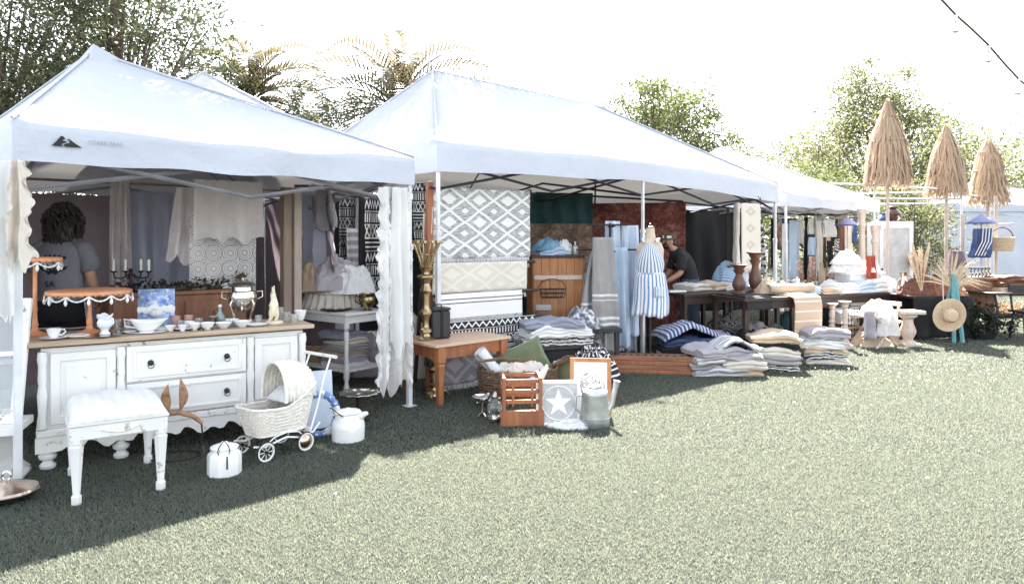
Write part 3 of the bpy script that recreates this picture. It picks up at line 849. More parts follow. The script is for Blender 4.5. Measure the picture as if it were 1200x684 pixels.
def hang(name, label, cat, loc, rz, w, h, m, group=None, solid=.006, fringe=0, fm=None, **k):
    root = T(name, label, cat, loc, rz, group)
    P('cloth', sheet(w, h, **k), m, root, solid=solid)
    if fringe: fringes(root, w*k.get('flare', 1.0), -h, fringe, fm or m, k.get('seed', 0), x0=k.get('skew', 0.0))
    return root
def fringes(root, w, z, ln, m, seed=0, y=0.0, x0=0.0, step=.0095, dirn=(0, 0, -1), r=.0046):
    q = random.Random(seed); mb = MB(); n = int(w/step); d = Vector(dirn)
    for i in range(n):
        x = x0-w/2+w*(i+.5)/n
        a = Vector((x, y, z+.008)); b = a+d*ln*q.uniform(.5, .6)+Vector((q.uniform(-.006, .006), q.uniform(-.008, .004), 0)); c = a+d*ln*q.uniform(.85, 1.08)+Vector((q.uniform(-.012, .012), q.uniform(-.012, .008), 0))
        mb.tube([a, b, c], [r, r*1.05, r*.7], 4)
    o = P('fringe', mb, m, root); o['kind'] = 'stuff'
def slab(w, d, h, lobes=3, seed=0, bulge=.012, sag=.018, rot=.0):
    """one folded textile, x wide, y deep, its folded edge towards -y"""
    mb = MB(); n = 12*lobes+16; q = random.Random(seed)
    offs = [q.uniform(-.014, .014) for _ in range(lobes)]
    prof = []
    for i in range(lobes):
        for j in range(7):
            a = PI*j/6
            z = h*(i+.5-.5*math.cos(a))/lobes
            prof.append((-d/2+offs[i]-.5*h/lobes*math.sin(a)*1.1, z))
    for j in range(6): prof.append((-d/2+d*(j+.5)/6, h))
    for j in range(8):
        a = PI*j/7; prof.append((d/2+.4*h*math.sin(a)*.6, h*(.5+.5*math.cos(a))))
    m = len(prof); nx = 14
    vv = []; ff = []; k_ = 0
    for i in range(nx+1):
        u = i/nx; x = (u-.5)*w
        for (y, z) in prof:
            e = 1-.06*max(0, abs(u-.5)*2-.86)/.14
            rot = rot+.10*math.sin(seed*2.3) if i == 0 and k_ == 0 else rot; k_ = 1
            bz = bulge*1.5*fbm((x*5+seed, y*5, seed*2.1))*(.4+z/h)+bulge*1.2*math.sin(PI*u)*(z/h)-sag*(u-.5)**2*4*(z/h)
            vv.append((x*(1+.03*math.sin(seed*3.7+z*30))+.022*fbm((y*4, z*20, seed+i*.01))+rot*y, y*e+.026*fbm((x*4, z*12, seed+5)), max(0.0, z+bz*(1 if z > .001 else 0))))
    for i in range(nx):
        for k in range(m):
            l = (k+1) % m
            ff.append((i*m+k, i*m+l, (i+1)*m+l, (i+1)*m+k))
    ff.append(tuple(reversed(range(m)))); ff.append(tuple(nx*m+k for k in range(m)))
    uu = [((x/w+.5), (y/d+.5)*1.0+z*3) for x, y, z in vv]
    return mb.add(vv, ff, None, uu)
def crumple(w, d, h, seed=0, fr_=3.2, n=34, ridge=.5):
    """one crumpled heap of cloth with angular folds"""
    mb = MB(); sx, sy = seed*1.37 % 5, seed*.71 % 7; ridge *= min(1, .42*min(w, d)/h)
    def fn(u, v):
        a = 2*PI*u; r = v**.8
        out = 1+.22*mnoise.noise(Vector((math.cos(a)*1.5+sx, math.sin(a)*1.5+sy, seed*.3)))
        x, y = math.cos(a)*r*w/2*out, math.sin(a)*r*d/2*out
        q = Vector((x/w*3.6+sx, y/d*3.6+sy, seed*1.9))
        wq = Vector((mnoise.noise(q*1.3), mnoise.noise(q*1.3+Vector((9, 2, 4))), 0))*.8
        r1 = 1-abs(mnoise.noise(q+wq))*2.2; r2 = 1-abs(mnoise.noise((q+wq)*2.1+Vector((3, 1, 7))))*2.2; r3 = 1-abs(mnoise.noise(q*4.3))*2
        tilt = .18*math.cos(a+seed)*r
        base = max(0, 1-r**2.3)**.72
        z = h*base*(.66+tilt+ridge*(.46*r1+.34*r2+.16*r3))
        k = 1+.16*ridge*r2*(1-base*.5)+.08*ridge*r3
        return (x*k, y*k, max(0, z) if v < 1 else 0)
    return mb.grid(fn, n+26, n//2+12, closeu=True, su=2, sv=2)
def pillow(w, h, t):
    mb = MB()
    def fn(u, v):
        a = PI*2*u; b = PI*(v-.5)
        def se(c, e): return math.copysign(abs(c)**e, c)
        cx, cz = se(math.cos(a), .45), se(math.sin(a), .45)
        return (w/2*cx*math.cos(b)**.35 if abs(b) < PI/2-1e-6 else 0, t/2*math.sin(b)*(.55+.45*math.cos(b)), h/2*cz*math.cos(b)**.35 if abs(b) < PI/2-1e-6 else 0)
    def fn2(u, v):
        x, z = (u-.5)*2, (v-.5)*2
        return (x, z)
    # two bulged faces closed at the seam
    n = 14; vv = []; ff = []
    for s in (1, -1):
        for j in range(n+1):
            for i in range(n+1):
                x, z = (i/n-.5)*2, (j/n-.5)*2
                b = ((1-x*x)*(1-z*z))**.42
                k = 1-.07*(1-abs(x))*(abs(z)) ; k2 = 1-.07*(1-abs(z))*abs(x)
                vv.append((x*w/2*k2, s*t/2*b+.01*fbm((x*2, z*2, t*9)), z*h/2*k))
    N = (n+1)*(n+1)
    for s in range(2):
        for j in range(n):
            for i in range(n):
                a = s*N+j*(n+1)+i; q = (a, a+1, a+n+2, a+n+1)
                ff.append(q if s else tuple(reversed(q)))
    return mb.add(vv, ff)
def frame_mb(w, h, t, d, M=None):
    """picture frame outline in the x-z plane, one closed ring"""
    mb = MB()
    o = [(-w/2, 0), (w/2, 0), (w/2, h), (-w/2, h)]; i_ = [(-w/2+t, t), (w/2-t, t), (w/2-t, h-t), (-w/2+t, h-t)]
    vv = [(x, 0, z) for x, z in o]+[(x, 0, z) for x, z in i_]+[(x, d, z) for x, z in o]+[(x, d, z) for x, z in i_]
    ff = []
    for k in range(4):
        l = (k+1) % 4
        ff += [(k, l, 4+l, 4+k), (8+l, 8+k, 12+k, 12+l), (l, k, 8+k, 8+l), (4+k, 4+l, 12+l, 12+k)]
    return mb.add(vv, ff, M)
def box1(c, d, M=None, **k): return MB().box(c, d, M, **k)
def tub(pts, r, n=8, **k): return MB().tube(pts, r, n, **k)
def lat(prof, c=(0, 0, 0), n=20, **k): return MB().lathe(prof, c, n, **k)
def quadpanel(w, h, m_uv=True):
    mb = MB(); return mb.grid(lambda u, v: ((u-.5)*w, 0, h*v), 2, 2)

# ------------------------------------------------------------------ the dresser and what stands on it
DX, DY, DA = -3.13, 4.59, 33.0
du, dv = uvec(DA), uvec(DA+90)
def dtop(px, w_, z=.862):
    """world point on the dresser top seen in picture column px at depth w_ behind its front edge"""
    k = (px-600)/FPX
    t = (k*(DY+dv.y*w_)-DX-dv.x*w_)/(du.x-k*du.y)
    return (DX+du.x*t+dv.x*w_, DY+du.y*t+dv.y*w_, z)
dr = T('dresser', 'long white chipped dresser with ring pulls and a bare wood top', 'dresser', (DX, DY, 0), DA)
P('case', box1((.90, .275, .505), (1.74, .45, .61)), m_wpaint, dr, bevel=.004)
for k in range(3): P('plank', box1((.90, -.03+.19*(k+.5), .8435+.0008*k), (1.88-.006*k, .187, .033)), m_top, dr, bevel=.006)
def doorpanel(x0, x1, z0, z1):
    w_, h_ = x1-x0, z1-z0
    d = P('door', frame_mb(w_, h_, .055, .03, TR((x0+x1)/2, .022, z0)), m_wpaint, dr, bevel=.004)
    P('panel', box1(((x0+x1)/2, .046, (z0+z1)/2), (w_-.108, .018, h_-.108)), m_wpaint, d, bevel=.003)
    P('panel', MB().box(((x0+x1)/2, .038, (z0+z1)/2), (w_-.17, .016, h_-.17)), m_wpaint, d, bevel=.006)
doorpanel(.085, .465, .30, .775); doorpanel(1.395, 1.72, .30, .775)
def drawer(z0, z1):
    d = P('drawer', box1((.93, .03, (z0+z1)/2), (.80, .035, z1-z0)), m_wpaint, dr, bevel=.004)
    P('panel', frame_mb(.72, z1-z0-.05, .018, .012, TR(.93, .003, z0+.025)), m_wpaint, d, bevel=.003)
    for x in (.68, 1.19):
        z = (z0+z1)/2
        P('ring_pull', lat([(.021, 0), (.021, .006), (.012, .014), (.006, .020)], (0, 0, 0), 14, M=TR(x, .013, z) @ RX(90)), m_black, d)
        P('ring', tub([(x+.019*math.sin(2*PI*i/16), -.006-.006*(1-math.cos(2*PI*i/16)), z-.016+.019*math.cos(2*PI*i/16)) for i in range(16)], .003, 6, closed=True), m_iron, d)
drawer(.535, .785); drawer(.285, .52)
for x in (.04, .497, 1.363, 1.76):
    P('pilaster', lat([(.026, .28), (.03, .30), (.022, .33), (.024, .40), (.030, .50), (.022, .57), (.027, .60), (.024, .70), (.031, .74), (.026, .79)], (x, .028, 0), 14), m_wpaint, dr)
P('rail', box1((.90, .262, .247), (1.79, .50, .05)), m_wpaint2, dr, bevel=.008)
for i in range(9):                                        # carved rosettes along the lower rail
    x = .14+i*.19
    P('rosette', tub([(x+.016*math.cos(2*PI*j/12), .008, .247+.011*math.sin(2*PI*j/12)) for j in range(12)], .004, 5, closed=True), m_wpaint2, dr)
poly = [(.0, .222), (1.8, .222)]
ed = []
for i in range(61):
    x = 1.8*(1-i/60); q = abs(math.sin(x*PI/.30)); z = .17-.045*q**.6+.02*math.sin(x*PI/.075)
    if x < .12 or x > 1.68: z = .12
    ed.append((x, z))
P('apron', MB().prism(poly+ed, .02, .042), m_wpaint2, dr)
P('apron', MB().prism([(.06, .222), (.44, .222), (.44, .16), (.30, .13), (.18, .15), (.06, .12)], -.01, .012, TR(.02, 0, 0) @ RZ(90)), m_wpaint2, dr)
for (x, y) in ((.07, .07), (1.73, .07), (.07, .47), (1.73, .47), (.5, .07)):
    P('foot', lat([(.03, 0), (.045, .01), (.05, .03), (.03, .05), (.028, .06), (.05, .075), (.055, .095), (.032, .115), (.03, .125), (.048, .14), (.05, .16), (.034, .18), (.04, .225)], (x, y, 0), 16), m_wpaint2, dr)

def cakestand(label, loc, rad, h, drop, seed):
    r = T('cake_stand', label, 'cake stand', loc, 0, 'peach metal cake stands')
    P('base', lat([(.085, 0), (.09, .012), (.05, .022), (.025, .035), (.018, .06)], n=24), m_peach, r)
    P('stem', lat([(.016, .055), (.022, .075), (.016, .10), (.014, h*.3), (.018, h*.34), (.014, h*.38), (.013, h-.05), (.02, h-.03), (.05, h-.012)], n=14), m_peach, r)
    P('plate', lat([(.02, h-.016), (rad*.96, h-.012), (rad, h-.02), (rad+.004, h), (rad*.95, h+.004), (.01, h+.002)], n=40), m_peach, r)
    rim = MB(); n = int(rad*150)
    vv = []; ff = []
    for i in range(n*4):
        a = 2*PI*i/(n*4); zz = -.020-.012*abs(math.sin(2*PI*i/8))
        vv += [((rad+.006)*math.cos(a), (rad+.006)*math.sin(a), h-.002), ((rad+.006)*math.cos(a), (rad+.006)*math.sin(a), h+zz)]
    for i in range(n*4):
        j = (i+1) % (n*4); ff.append((2*i, 2*i+1, 2*j+1, 2*j))
    P('scalloped_rim', rim.add(vv, ff), m_peach, r, solid=.004)
    ns = max(6, int(2*PI*rad/.13))
    for i in range(ns):
        a0, a1 = 2*PI*i/ns, 2*PI*(i+1)/ns
        pts = []
        for j in range(11):
            a = a0+(a1-a0)*j/10; s = math.sin(PI*j/10)
            pts.append(((rad+.008)*math.cos(a), (rad+.008)*math.sin(a), h-.03-drop*.55*s))
        P('bead_swag', tub(pts, [.0045+.0025*(j % 2) for j in range(11)], 6), m_crystal, r)
        p = ((rad+.008)*math.cos(a0), (rad+.008)*math.sin(a0), h-.03)
        P('crystal_drop', lat([(.002, 0), (.004, -.012), (.009, -.030), (.012, -.042), (.007, -.056), (.001, -.062)], p, 8), m_crystal, r)
cakestand('wide peach cake stand hung with crystal swags on the dresser', dtop(105, .30), .262, .31, .06, 1)
cakestand('tall thin peach cake stand at the left back corner of the dresser', dtop(41, .36), .155, .545, .06, 2)

def cup(label, loc, rz=0, r0=.045, h=.06, m=m_china, saucer=True, cat='teacup'):
    r = T('teacup', label, cat, loc, rz)
    z0 = .010 if saucer else 0
    P('bowl', lat([(r0*.5, z0), (r0*.55, z0+.006), (r0*.75, z0+h*.4), (r0, z0+h), (r0*.94, z0+h), (r0*.68, z0+h*.42), (r0*.1, z0+h*.16)], n=24), m, r)
    P('handle', tub([(r0*.85, 0, z0+h*.85), (r0*1.35, 0, z0+h*.9), (r0*1.5, 0, z0+h*.6), (r0*1.1, 0, z0+h*.3), (r0*.68, 0, z0+h*.28)], .0045, 6), m, r)
    if saucer: P('saucer', lat([(.035, 0), (.045, .002), (.085, .014), (.086, .017), (.04, .008), (.01, .007)], n=28), m, r)
cup('white teacup on its saucer at the left end of the dresser top', dtop(63, .10), 30)
t = T('mirror_tray', 'round mirrored tray under the glass creamer on the dresser', 'tray', dtop(118, .10))
P('plate', lat([(.13, 0), (.135, .006), (.13, .010), (.01, .0095)], n=36), m_silver, t); 
t = T('glass_creamer', 'clear glass creamer with a wavy lip standing on the mirrored tray', 'creamer', (*dtop(123, .10)[:2], .8725), -20)
mb = MB(); pr = [(.030, 0), (.034, .006), (.020, .022), (.024, .035), (.046, .060), (.050, .085), (.040, .105), (.052, .135)]
def cr(u, v):
    i = min(int(v*(len(pr)-1)), len(pr)-2); f = v*(len(pr)-1)-i
    r0 = pr[i][0]+(pr[i+1][0]-pr[i][0])*f; z = pr[i][1]+(pr[i+1][1]-pr[i][1])*f
    a = 2*PI*u; return (r0*math.cos(a), r0*math.sin(a), z+.012*math.sin(3*a)*max(0, v-.7)/.3)
P('vessel', mb.grid(cr, 30, 21, closeu=True), m_crystal, t, solid=.003)
P('handle', tub([(.04, 0, .11), (.075, 0, .115), (.08, 0, .08), (.045, 0, .055)], .005, 6), m_crystal, t)
t = T('sauce_boat', 'white china sauce boat in front of the blue painted canvas', 'sauce boat', dtop(172, .14), 20)
mb = MB()
mb.grid(lambda u, v: ((.035+.055*v**.7)*(1.25+.35*max(0, math.cos(2*PI*u))**3*v)*math.cos(2*PI*u), (.035+.045*v**.7)*math.sin(2*PI*u), .012+.075*v+.015*v*abs(math.cos(2*PI*u))**3), 32, 8, closeu=True)
P('bowl', mb, m_china, t, solid=.004); P('foot', lat([(.045, 0), (.04, .006), (.03, .016), (.005, .016)], n=20, sx=1.3), m_china, t)
P('handle', tub([(-.10, 0, .09), (-.145, 0, .10), (-.14, 0, .05), (-.07, 0, .035)], .006, 6), m_china, t)
P('under_plate', lat([(.06, -.0), (.11, .006), (.11, .009), (.01, .004)], n=28, sx=1.25), m_china, t, loc=(0, 0, .0))
c = dtop(183, .36); t = T('painted_canvas', 'blue and white painted canvas tied with a pale ribbon, leaning on the dresser', 'painting', c, DA-8)
cv = MB(); cv.add([(-.125, 0, 0), (.125, 0, 0), (.125, 0, .30), (-.125, 0, .30)], [(0, 1, 2, 3)], RX(-14), [(0, 0), (1, 0), (1, 1), (0, 1)])
P('canvas', cv, m_painting, t, solid=.001)
P('stretcher', box1((0, .013, .15), (.252, .020, .302), RX(-14)), m_linen2, t)
P('ribbon', MB().box((0, -.004, .145), (.258, .004, .032), RX(-14)), m_linen, t)
P('bow', crumple(.09, .06, .035, 3, n=16), m_linen, t, loc=(0, .02, .115), rot=(R(76), 0, 0))
def tumbler(label, px, w_, h=.075, r0=.03, m=m_glass, group='clear glass tumblers'):
    t = T('tumbler', label, 'glass', dtop(px, w_), 0, group)
    P('glass', lat([(r0*.8, 0), (r0, h), (r0*.93, h), (r0*.72, .008), (.002, .008)], n=20), m, t)
m_rosy = plain('rosy_tumbler_glass', (.55, .33, .28), (.45, .25, .22), rough=.1, bump=0, coat=.5)
tumbler('rosy glass tumbler right beside the blue painted canvas', 206, .36, .085, .034, m_rosy, 'rosy tumblers'); tumbler('second rosy glass tumbler, right of the one by the canvas', 221, .36, .085, .034, m_rosy, 'rosy tumblers')
tumbler('clear tumbler in front of the rosy glasses', 212, .24, .06, .028); tumbler('clear tumbler in the middle of the dresser top clutter', 233, .28, .065, .03)
tumbler('clear tumbler beside the foot of the silver samovar', 265, .22, .055, .035); tumbler('clear tumbler between the samovar and the white hare', 303, .2, .07, .03)
tumbler('clear tumbler right of the white hare figurine', 336, .22, .08, .033)
def dish(label, px, w_, r0, h, m, cat='dish', name='dish'):
    t = T(name, label, cat, dtop(px, w_), 0)
    P('bowl', lat([(r0*.45, 0), (r0*.5, .005), (r0*.8, h*.5), (r0, h), (r0*.95, h), (r0*.7, h*.5), (.004, h*.2)], n=24), m, t)
    P('rim', tub([(r0*math.cos(2*PI*i/24), r0*math.sin(2*PI*i/24), h) for i in range(24)], .003, 6, closed=True), m, t)
dish('white footed bowl on black feet near the front of the dresser', 228, .09, .045, .05, m_china, 'bowl', 'bowl')
dish('white bowl on black feet right of its twin on the dresser', 243, .07, .05, .05, m_china, 'bowl', 'bowl')
dish('low glass dish in the front row before the samovar', 262, .10, .06, .04, m_crystal)
dish('shallow silver dish behind the white footed bowls', 240, .36, .055, .03, m_silver)
dish('small white dish beside the sauce boat', 200, .12, .035, .04, m_china)
dish('low crystal dish at the right, in front of the samovar foot', 284, .09, .06, .045, m_crystal)
dish('white scalloped dish behind the low crystal dish', 272, .20, .05, .05, m_china)
dish('small white cup at the right end of the dresser top', 352, .28, .05, .08, m_china, 'cup', 'cup')
for px, w_, lab in ((226, .085, 'left black twig foot under the white bowls'), (241, .065, 'right black twig foot under the white bowls')):
    t = T('wire_stand', lab, 'stand', dtop(px, w_), 0)
    for k in range(4): P('leg', tub([(0, 0, .012), (.04*math.cos(k*1.6), .04*math.sin(k*1.6), .012), (.055*math.cos(k*1.6), .055*math.sin(k*1.6), 0)], .004, 5), m_iron, t)
tumbler('clear tumbler left of the sauce boat', 150, .30, .07, .03); tumbler('clear tumbler behind the mirrored tray', 137, .34, .085, .032); tumbler('small clear tumbler before the samovar', 276, .14, .05, .025)
tumbler('clear tumbler at the very right end of the dresser', 345, .12, .07, .03); tumbler('tall clear tumbler right behind the hare figurine', 328, .36, .11, .033)
dish('white cup behind the clear tumblers in the middle of the dresser', 222, .22, .038, .05, m_china, 'cup', 'cup'); dish('silver cup left of the samovar foot', 250, .30, .034, .07, m_silver, 'cup', 'cup')
dish('small crystal cup in front row left of the footed bowls', 214, .06, .03, .045, m_crystal, 'cup', 'cup')
# flat trays and saucers scattered on the top
for px, w_, r0, m, lab in ((215, .16, .085, m_silver, 'oval silver tray lying before the clear tumblers'), (188, .22, .075, m_china, 'white plate lying behind the sauce boat'), (300, .10, .07, m_china, 'white plate lying left of the hare figurine'), (90, .12, .07, m_china, 'white saucer lying alone between teacup and mirrored tray'), (150, .2, .07, m_silver, 'silver saucer left of the sauce boat')):
    S('saucer', lat([(r0*.6, 0), (r0*.7, .003), (r0, .014), (r0*.99, .018), (r0*.6, .008), (.004, .007)], n=28, sx=1.2), m, lab, 'saucer', dtop(px, w_), 0)
t = T('glass_bottle', 'small pale green bottle behind the dishes, left of the samovar', 'bottle', dtop(258, .38), 0)
P('body', lat([(.032, 0), (.035, .01), (.035, .07), (.014, .10), (.014, .125), (.018, .13)], n=18), plain('sea_green_glass', (.30, .38, .34), rough=.1, bump=0, coat=.5), t); P('stopper', lat([(.012, .13), (.016, .14), (.012, .155)], n=12), m_china, t)

# silver samovar
t = T('samovar', 'polished silver samovar with scrolled legs standing on the dresser', 'samovar', dtop(284, .33), 20)
P('base_plate', lat([(.075, 0), (.08, .012), (.06, .02), (.01, .02)], n=24), m_coppery, t)
P('body', lat([(.03, .095), (.07, .12), (.105, .17), (.112, .22), (.098, .255), (.080, .262), (.078, .29), (.100, .295), (.104, .305), (.085, .325), (.05, .335), (.02, .338)], n=32), m_silver, t)
P('lid_knob', lat([(.012, .336), (.02, .35), (.014, .365), (.004, .372)], n=14), m_silver, t)
for k in range(4):
    a = PI/4+k*PI/2; c_, s_ = math.cos(a), math.sin(a)
    P('leg', tub([(.10*c_, .10*s_, .20), (.128*c_, .128*s_, .16), (.10*c_, .10*s_, .09), (.085*c_, .085*s_, .04), (.10*c_, .10*s_, .012)], [.008, .011, .009, .008, .012], 8), m_coppery, t)
for s_ in (-1, 1): P('handle', tub([(s_*.108, 0, .25), (s_*.15, 0, .255), (s_*.155, 0, .21), (s_*.115, 0, .19)], .007, 8), m_coppery, t)
P('spout', tub([(0, -.10, .15), (0, -.15, .14), (0, -.155, .12)], [.012, .009, .007], 8), m_coppery, t)

# hare figurine
t = T('hare_figurine', 'cream hare figurine standing upright on the right end of the dresser', 'figurine', dtop(321, .16), 200)
P('base', lat([(.07, 0), (.074, .01), (.06, .024), (.01, .026)], n=20), m_cream, t)
def skin_mesh(name, verts, edges, radii, sub=2):
    me = bpy.data.meshes.new(name); me.from_pydata(verts, edges, [])
    o = bpy.data.objects.new(name, me); C.objects.link(o)
    md = o.modifiers.new('skin', 'SKIN'); md.use_smooth_shade = True
    for i, r_ in enumerate(radii):
        me.skin_vertices[0].data[i].radius = (r_, r_) if isinstance(r_, (int, float)) else r_
    me.skin_vertices[0].data[0].use_root = True
    s = o.modifiers.new('sub', 'SUBSURF'); s.levels = sub; s.render_levels = sub
    dg = bpy.context.evaluated_depsgraph_get(); dg.update()
    out = bpy.data.meshes.new_from_object(o.evaluated_get(dg)); out.name = name
    bpy.data.objects.remove(o); bpy.data.meshes.remove(me)
    out.shade_smooth()
    return out
hv = [(0, 0, .10), (0, .005, .15), (0, .0, .195), (.004, -.012, .225), (.03, -.012, .222), (0, .008, .262), (.0, .014, .305), (.008, .012, .26), (.014, .03, .295), (.022, .01, .16), (.034, -.02, .135), (-.022, .01, .16), (-.026, -.03, .14), (.02, 0, .07), (.022, .005, .035), (.045, -.0, .03), (-.02, 0, .07), (-.022, .005, .035), (.0, -.0, .03)]
he = [(0, 1), (1, 2), (2, 3), (3, 4), (3, 5), (5, 6), (3, 7), (7, 8), (1, 9), (9, 10), (1, 11), (11, 12), (0, 13), (13, 14), (14, 15), (0, 16), (16, 17), (17, 18)]
hr = [.040, .036, .022, .027, .014, .009, .005, .009, .005, .015, .010, .015, .010, .026, .015, .012, .026, .015, .012]
P('body', skin_mesh('body', hv, he, hr), m_cream, t)

# candelabra on a brown chest behind the dresser
ch = at(150, 336, 6.25); c0 = Vector((-3.02, 6.3, 0))
t = T('brown_chest', 'brown wooden chest standing in the shade behind the dresser', 'chest', c0, 38)
P('case', box1((0, 0, .53), (1.12, .36, 1.02)), m_brown, t, bevel=.006); P('lid', box1((0, 0, 1.06), (1.18, .40, .035)), m_brown, t, bevel=.006)
for x in (-.28, .28):
    d = P('drawer', box1((x, -.188, .88), (.50, .02, .22)), m_brown, t, bevel=.004); P('knob', lat([(.012, 0), (.018, .015), (.01, .025)], (0, 0, 0), 12, M=TR(x, -.198, .88) @ RX(90)), m_brass, d)
    P('door', box1((x, -.188, .40), (.50, .02, .60)), m_brown, t, bevel=.004)
for x in (-.5, .5): P('foot', box1((x, -.1, .012), (.08, .1, .024)), m_brown, t)
t = T('candelabra', 'dark iron candelabra with four white candles on the brown chest', 'candelabra', (c0.x-.33, c0.y-.15, 1.078), 10)
P('base', lat([(.08, 0), (.085, .01), (.03, .03), (.014, .06), (.012, .16), (.02, .18), (.01, .2)], n=18), m_iron, t)
for k, (x, y) in enumerate(((-.14, 0), (-.06, .05), (.07, .04), (.15, -.01))):
    P('arm', tub([(0, 0, .16), (x*.5, y*.5, .11), (x*.95, y, .12), (x, y, .165)], .007, 7), m_iron, t)
    P('cup', lat([(.008, .16), (.028, .17), (.028, .176), (.012, .178)], (x, y, 0), 14), m_iron, t)
    P('candle', lat([(.012, .176), (.012, .275), (.004, .28)], (x, y, 0), 12), m_wax, t)
r_ = np.random.default_rng(31)
cs = np.array([[(-.50+i*.045), -.08+.03*math.sin(i), .045+.02*math.cos(i*1.7)] for i in range(23)])
me = tri_mesh('foliage', leaf_cloud(r_, cs, np.full(23, .036), 16, .055, asp=.45), leafmat('dark_garland_leaf', (.022, .024, .018), (.045, .04, .03), .1), 4)
t = T('leaf_garland', 'dark leaf garland lying along the top of the brown chest', 'garland', (c0.x+.05, c0.y, 1.08), 38); P('foliage', me, None, t)
P('stem', tub([(-.5+i*.1, -.08+.03*math.sin(i*2.2), .02) for i in range(11)], .008, 5), m_twig, t)
t = T('folded_lace', 'folded white lace with a brown leaf sprig at the right end of the chest', 'linen', (c0.x+.42, c0.y+.26, 1.08), 38); P('cloth', slab(.26, .2, .05, 2, 3), m_linen, t)
me = tri_mesh('sprig', leaf_cloud(r_, np.array([[0, 0, .09], [.04, 0, .10]]), np.full(2, .03), 22, .06), leafmat('bronze_leaf', (.16, .10, .05), (.10, .07, .03)), 4); P('sprig', me, None, t)

# ------------------------------------------------------------------ hung cloths in the left tent
def rail_line(label, a, b, r_=.012, m=m_post, name='hanging_rail', cat='rail'):
    a, b = Vector(a), Vector(b)
    t = T(name, label, cat, (a.x, a.y, a.z)); P('rail', tub([(0, 0, 0), b-a], r_, 8), m, t)
    return t
p = at(181, 225, 6.75); hang('blue_grey_curtain', 'blue grey curtain panel hanging in the back of the left tent', 'curtain', p, 44, .62, .95, m_paleblue, amp=.045, nf=3, seed=3, solid=.005, flare=1.04)
p = at(141, 210, 6.45); hang('gauze_strip', 'narrow beige gauze strip hanging behind the candelabra', 'curtain', p, 40, .15, 1.10, m_lace3, amp=.045, nf=3.2, seed=5, solid=0, su=9, sv=60, hem=.05, flare=1.2)
p = at(266, 322, 6.35)
hang('medallion_tablecloth', 'lace tablecloth with round medallions hanging behind the samovar', 'tablecloth', (*at(262, 272, 6.5)[:2], 1.76), 40, .60, .80, m_lace1, amp=.018, nf=2, seed=2, solid=0, su=4.2, sv=5.6)
hang('net_curtain', 'pinkish net cloth draped wide over the rail, highest of the lace', 'lace cloth', at(268, 212, 6.42), 40, .60, .54, m_lace3, amp=.035, nf=3, seed=6, solid=0, su=30, sv=34, hem=.05, flare=1.05)
hang('net_curtain', 'pinkish net cloth bunched at the left of the medallion lace', 'lace cloth', at(228, 220, 6.38), 40, .30, .66, m_lace3, amp=.05, nf=2.2, seed=9, solid=0, su=16, sv=38, hem=.08, flare=1.15, skew=-.06)
hang('linen_drop', 'plain pale linen strip under the bunched net', 'linen', at(240, 285, 6.55), 40, .22, .62, m_linen2, amp=.02, nf=1.5, seed=4, solid=.004)
a_ = Vector((A1[0], A1[1], 0)); u1, v1 = uvec(45), uvec(135)
q0, q1 = at(120, 214, 6.3), at(318, 214, 6.75)
rail_line('thin wooden rail holding the lace in the left tent', a_+v1*2.0+u1*.05+Vector((0, 0, 2.05)), a_+v1*2.0+u1*3.0+Vector((0, 0, 2.06)))
for i, (px, m, lab) in enumerate(((335, m_post, 'brown square wooden post behind the right end of the dresser'), (347, m_palewood, 'pale square wooden post right beside the brown one'))):
    p = at(px, 222, 6.9+.25*i); S('wooden_post', box1((0, 0, (p.z+.02)/2), (.085, .085, p.z+.02)), m, lab, 'post', (p.x, p.y, 0), 45, 'wooden posts in the left tent', bevel=.006)
hang('grey_throw', 'heavy blue grey throw hanging in folds right of the wooden posts', 'throw', at(369, 224, 7.58), -42, .50, .92, m_paleblue, amp=.085, nf=2.4, seed=8, solid=.01, flare=1.25, hem=.05)
hang('lilac_throw', 'lilac throw knotted over the grey one by the wooden posts', 'throw', at(378, 222, 7.44), -42, .32, .42, m_lilac, amp=.05, nf=1.6, seed=12, solid=.01, flare=1.5, skew=.08, hem=.06)
for i, (px, w_, h_, m, lab) in enumerate(((396, .17, .85, m_charcoal, 'narrow charcoal cloth hanging next to the lilac throw'), (407, .2, .95, m_mud3, 'dark patterned cloth behind the striped panel'), (420, .27, .52, m_greystripe, 'small mauve striped panel hanging among dark cloths'), (429, .16, 1.0, m_charcoal, 'black cloth hanging left of the ruffled lace'), (438, .2, .95, m_mud, 'black cloth with white zigzags beside the ruffled lace'))):
    hang('dark_cloth' if i != 2 else 'striped_panel', lab, 'cloth', at(px, 232 if i != 2 else 268, 8.35-.1*i), 40, w_*1.1, h_*1.1, m, 'dark cloths at the back of the left tent', amp=.025, nf=1.5, seed=20+i, solid=.006)
rail_line('dark rail carrying the throws at the right of the left tent', at(345, 220, 7.72)-Vector((0, 0, -.02)), at(452, 220, 8.15)-Vector((0, 0, -.02)), .014, m_darkwood)
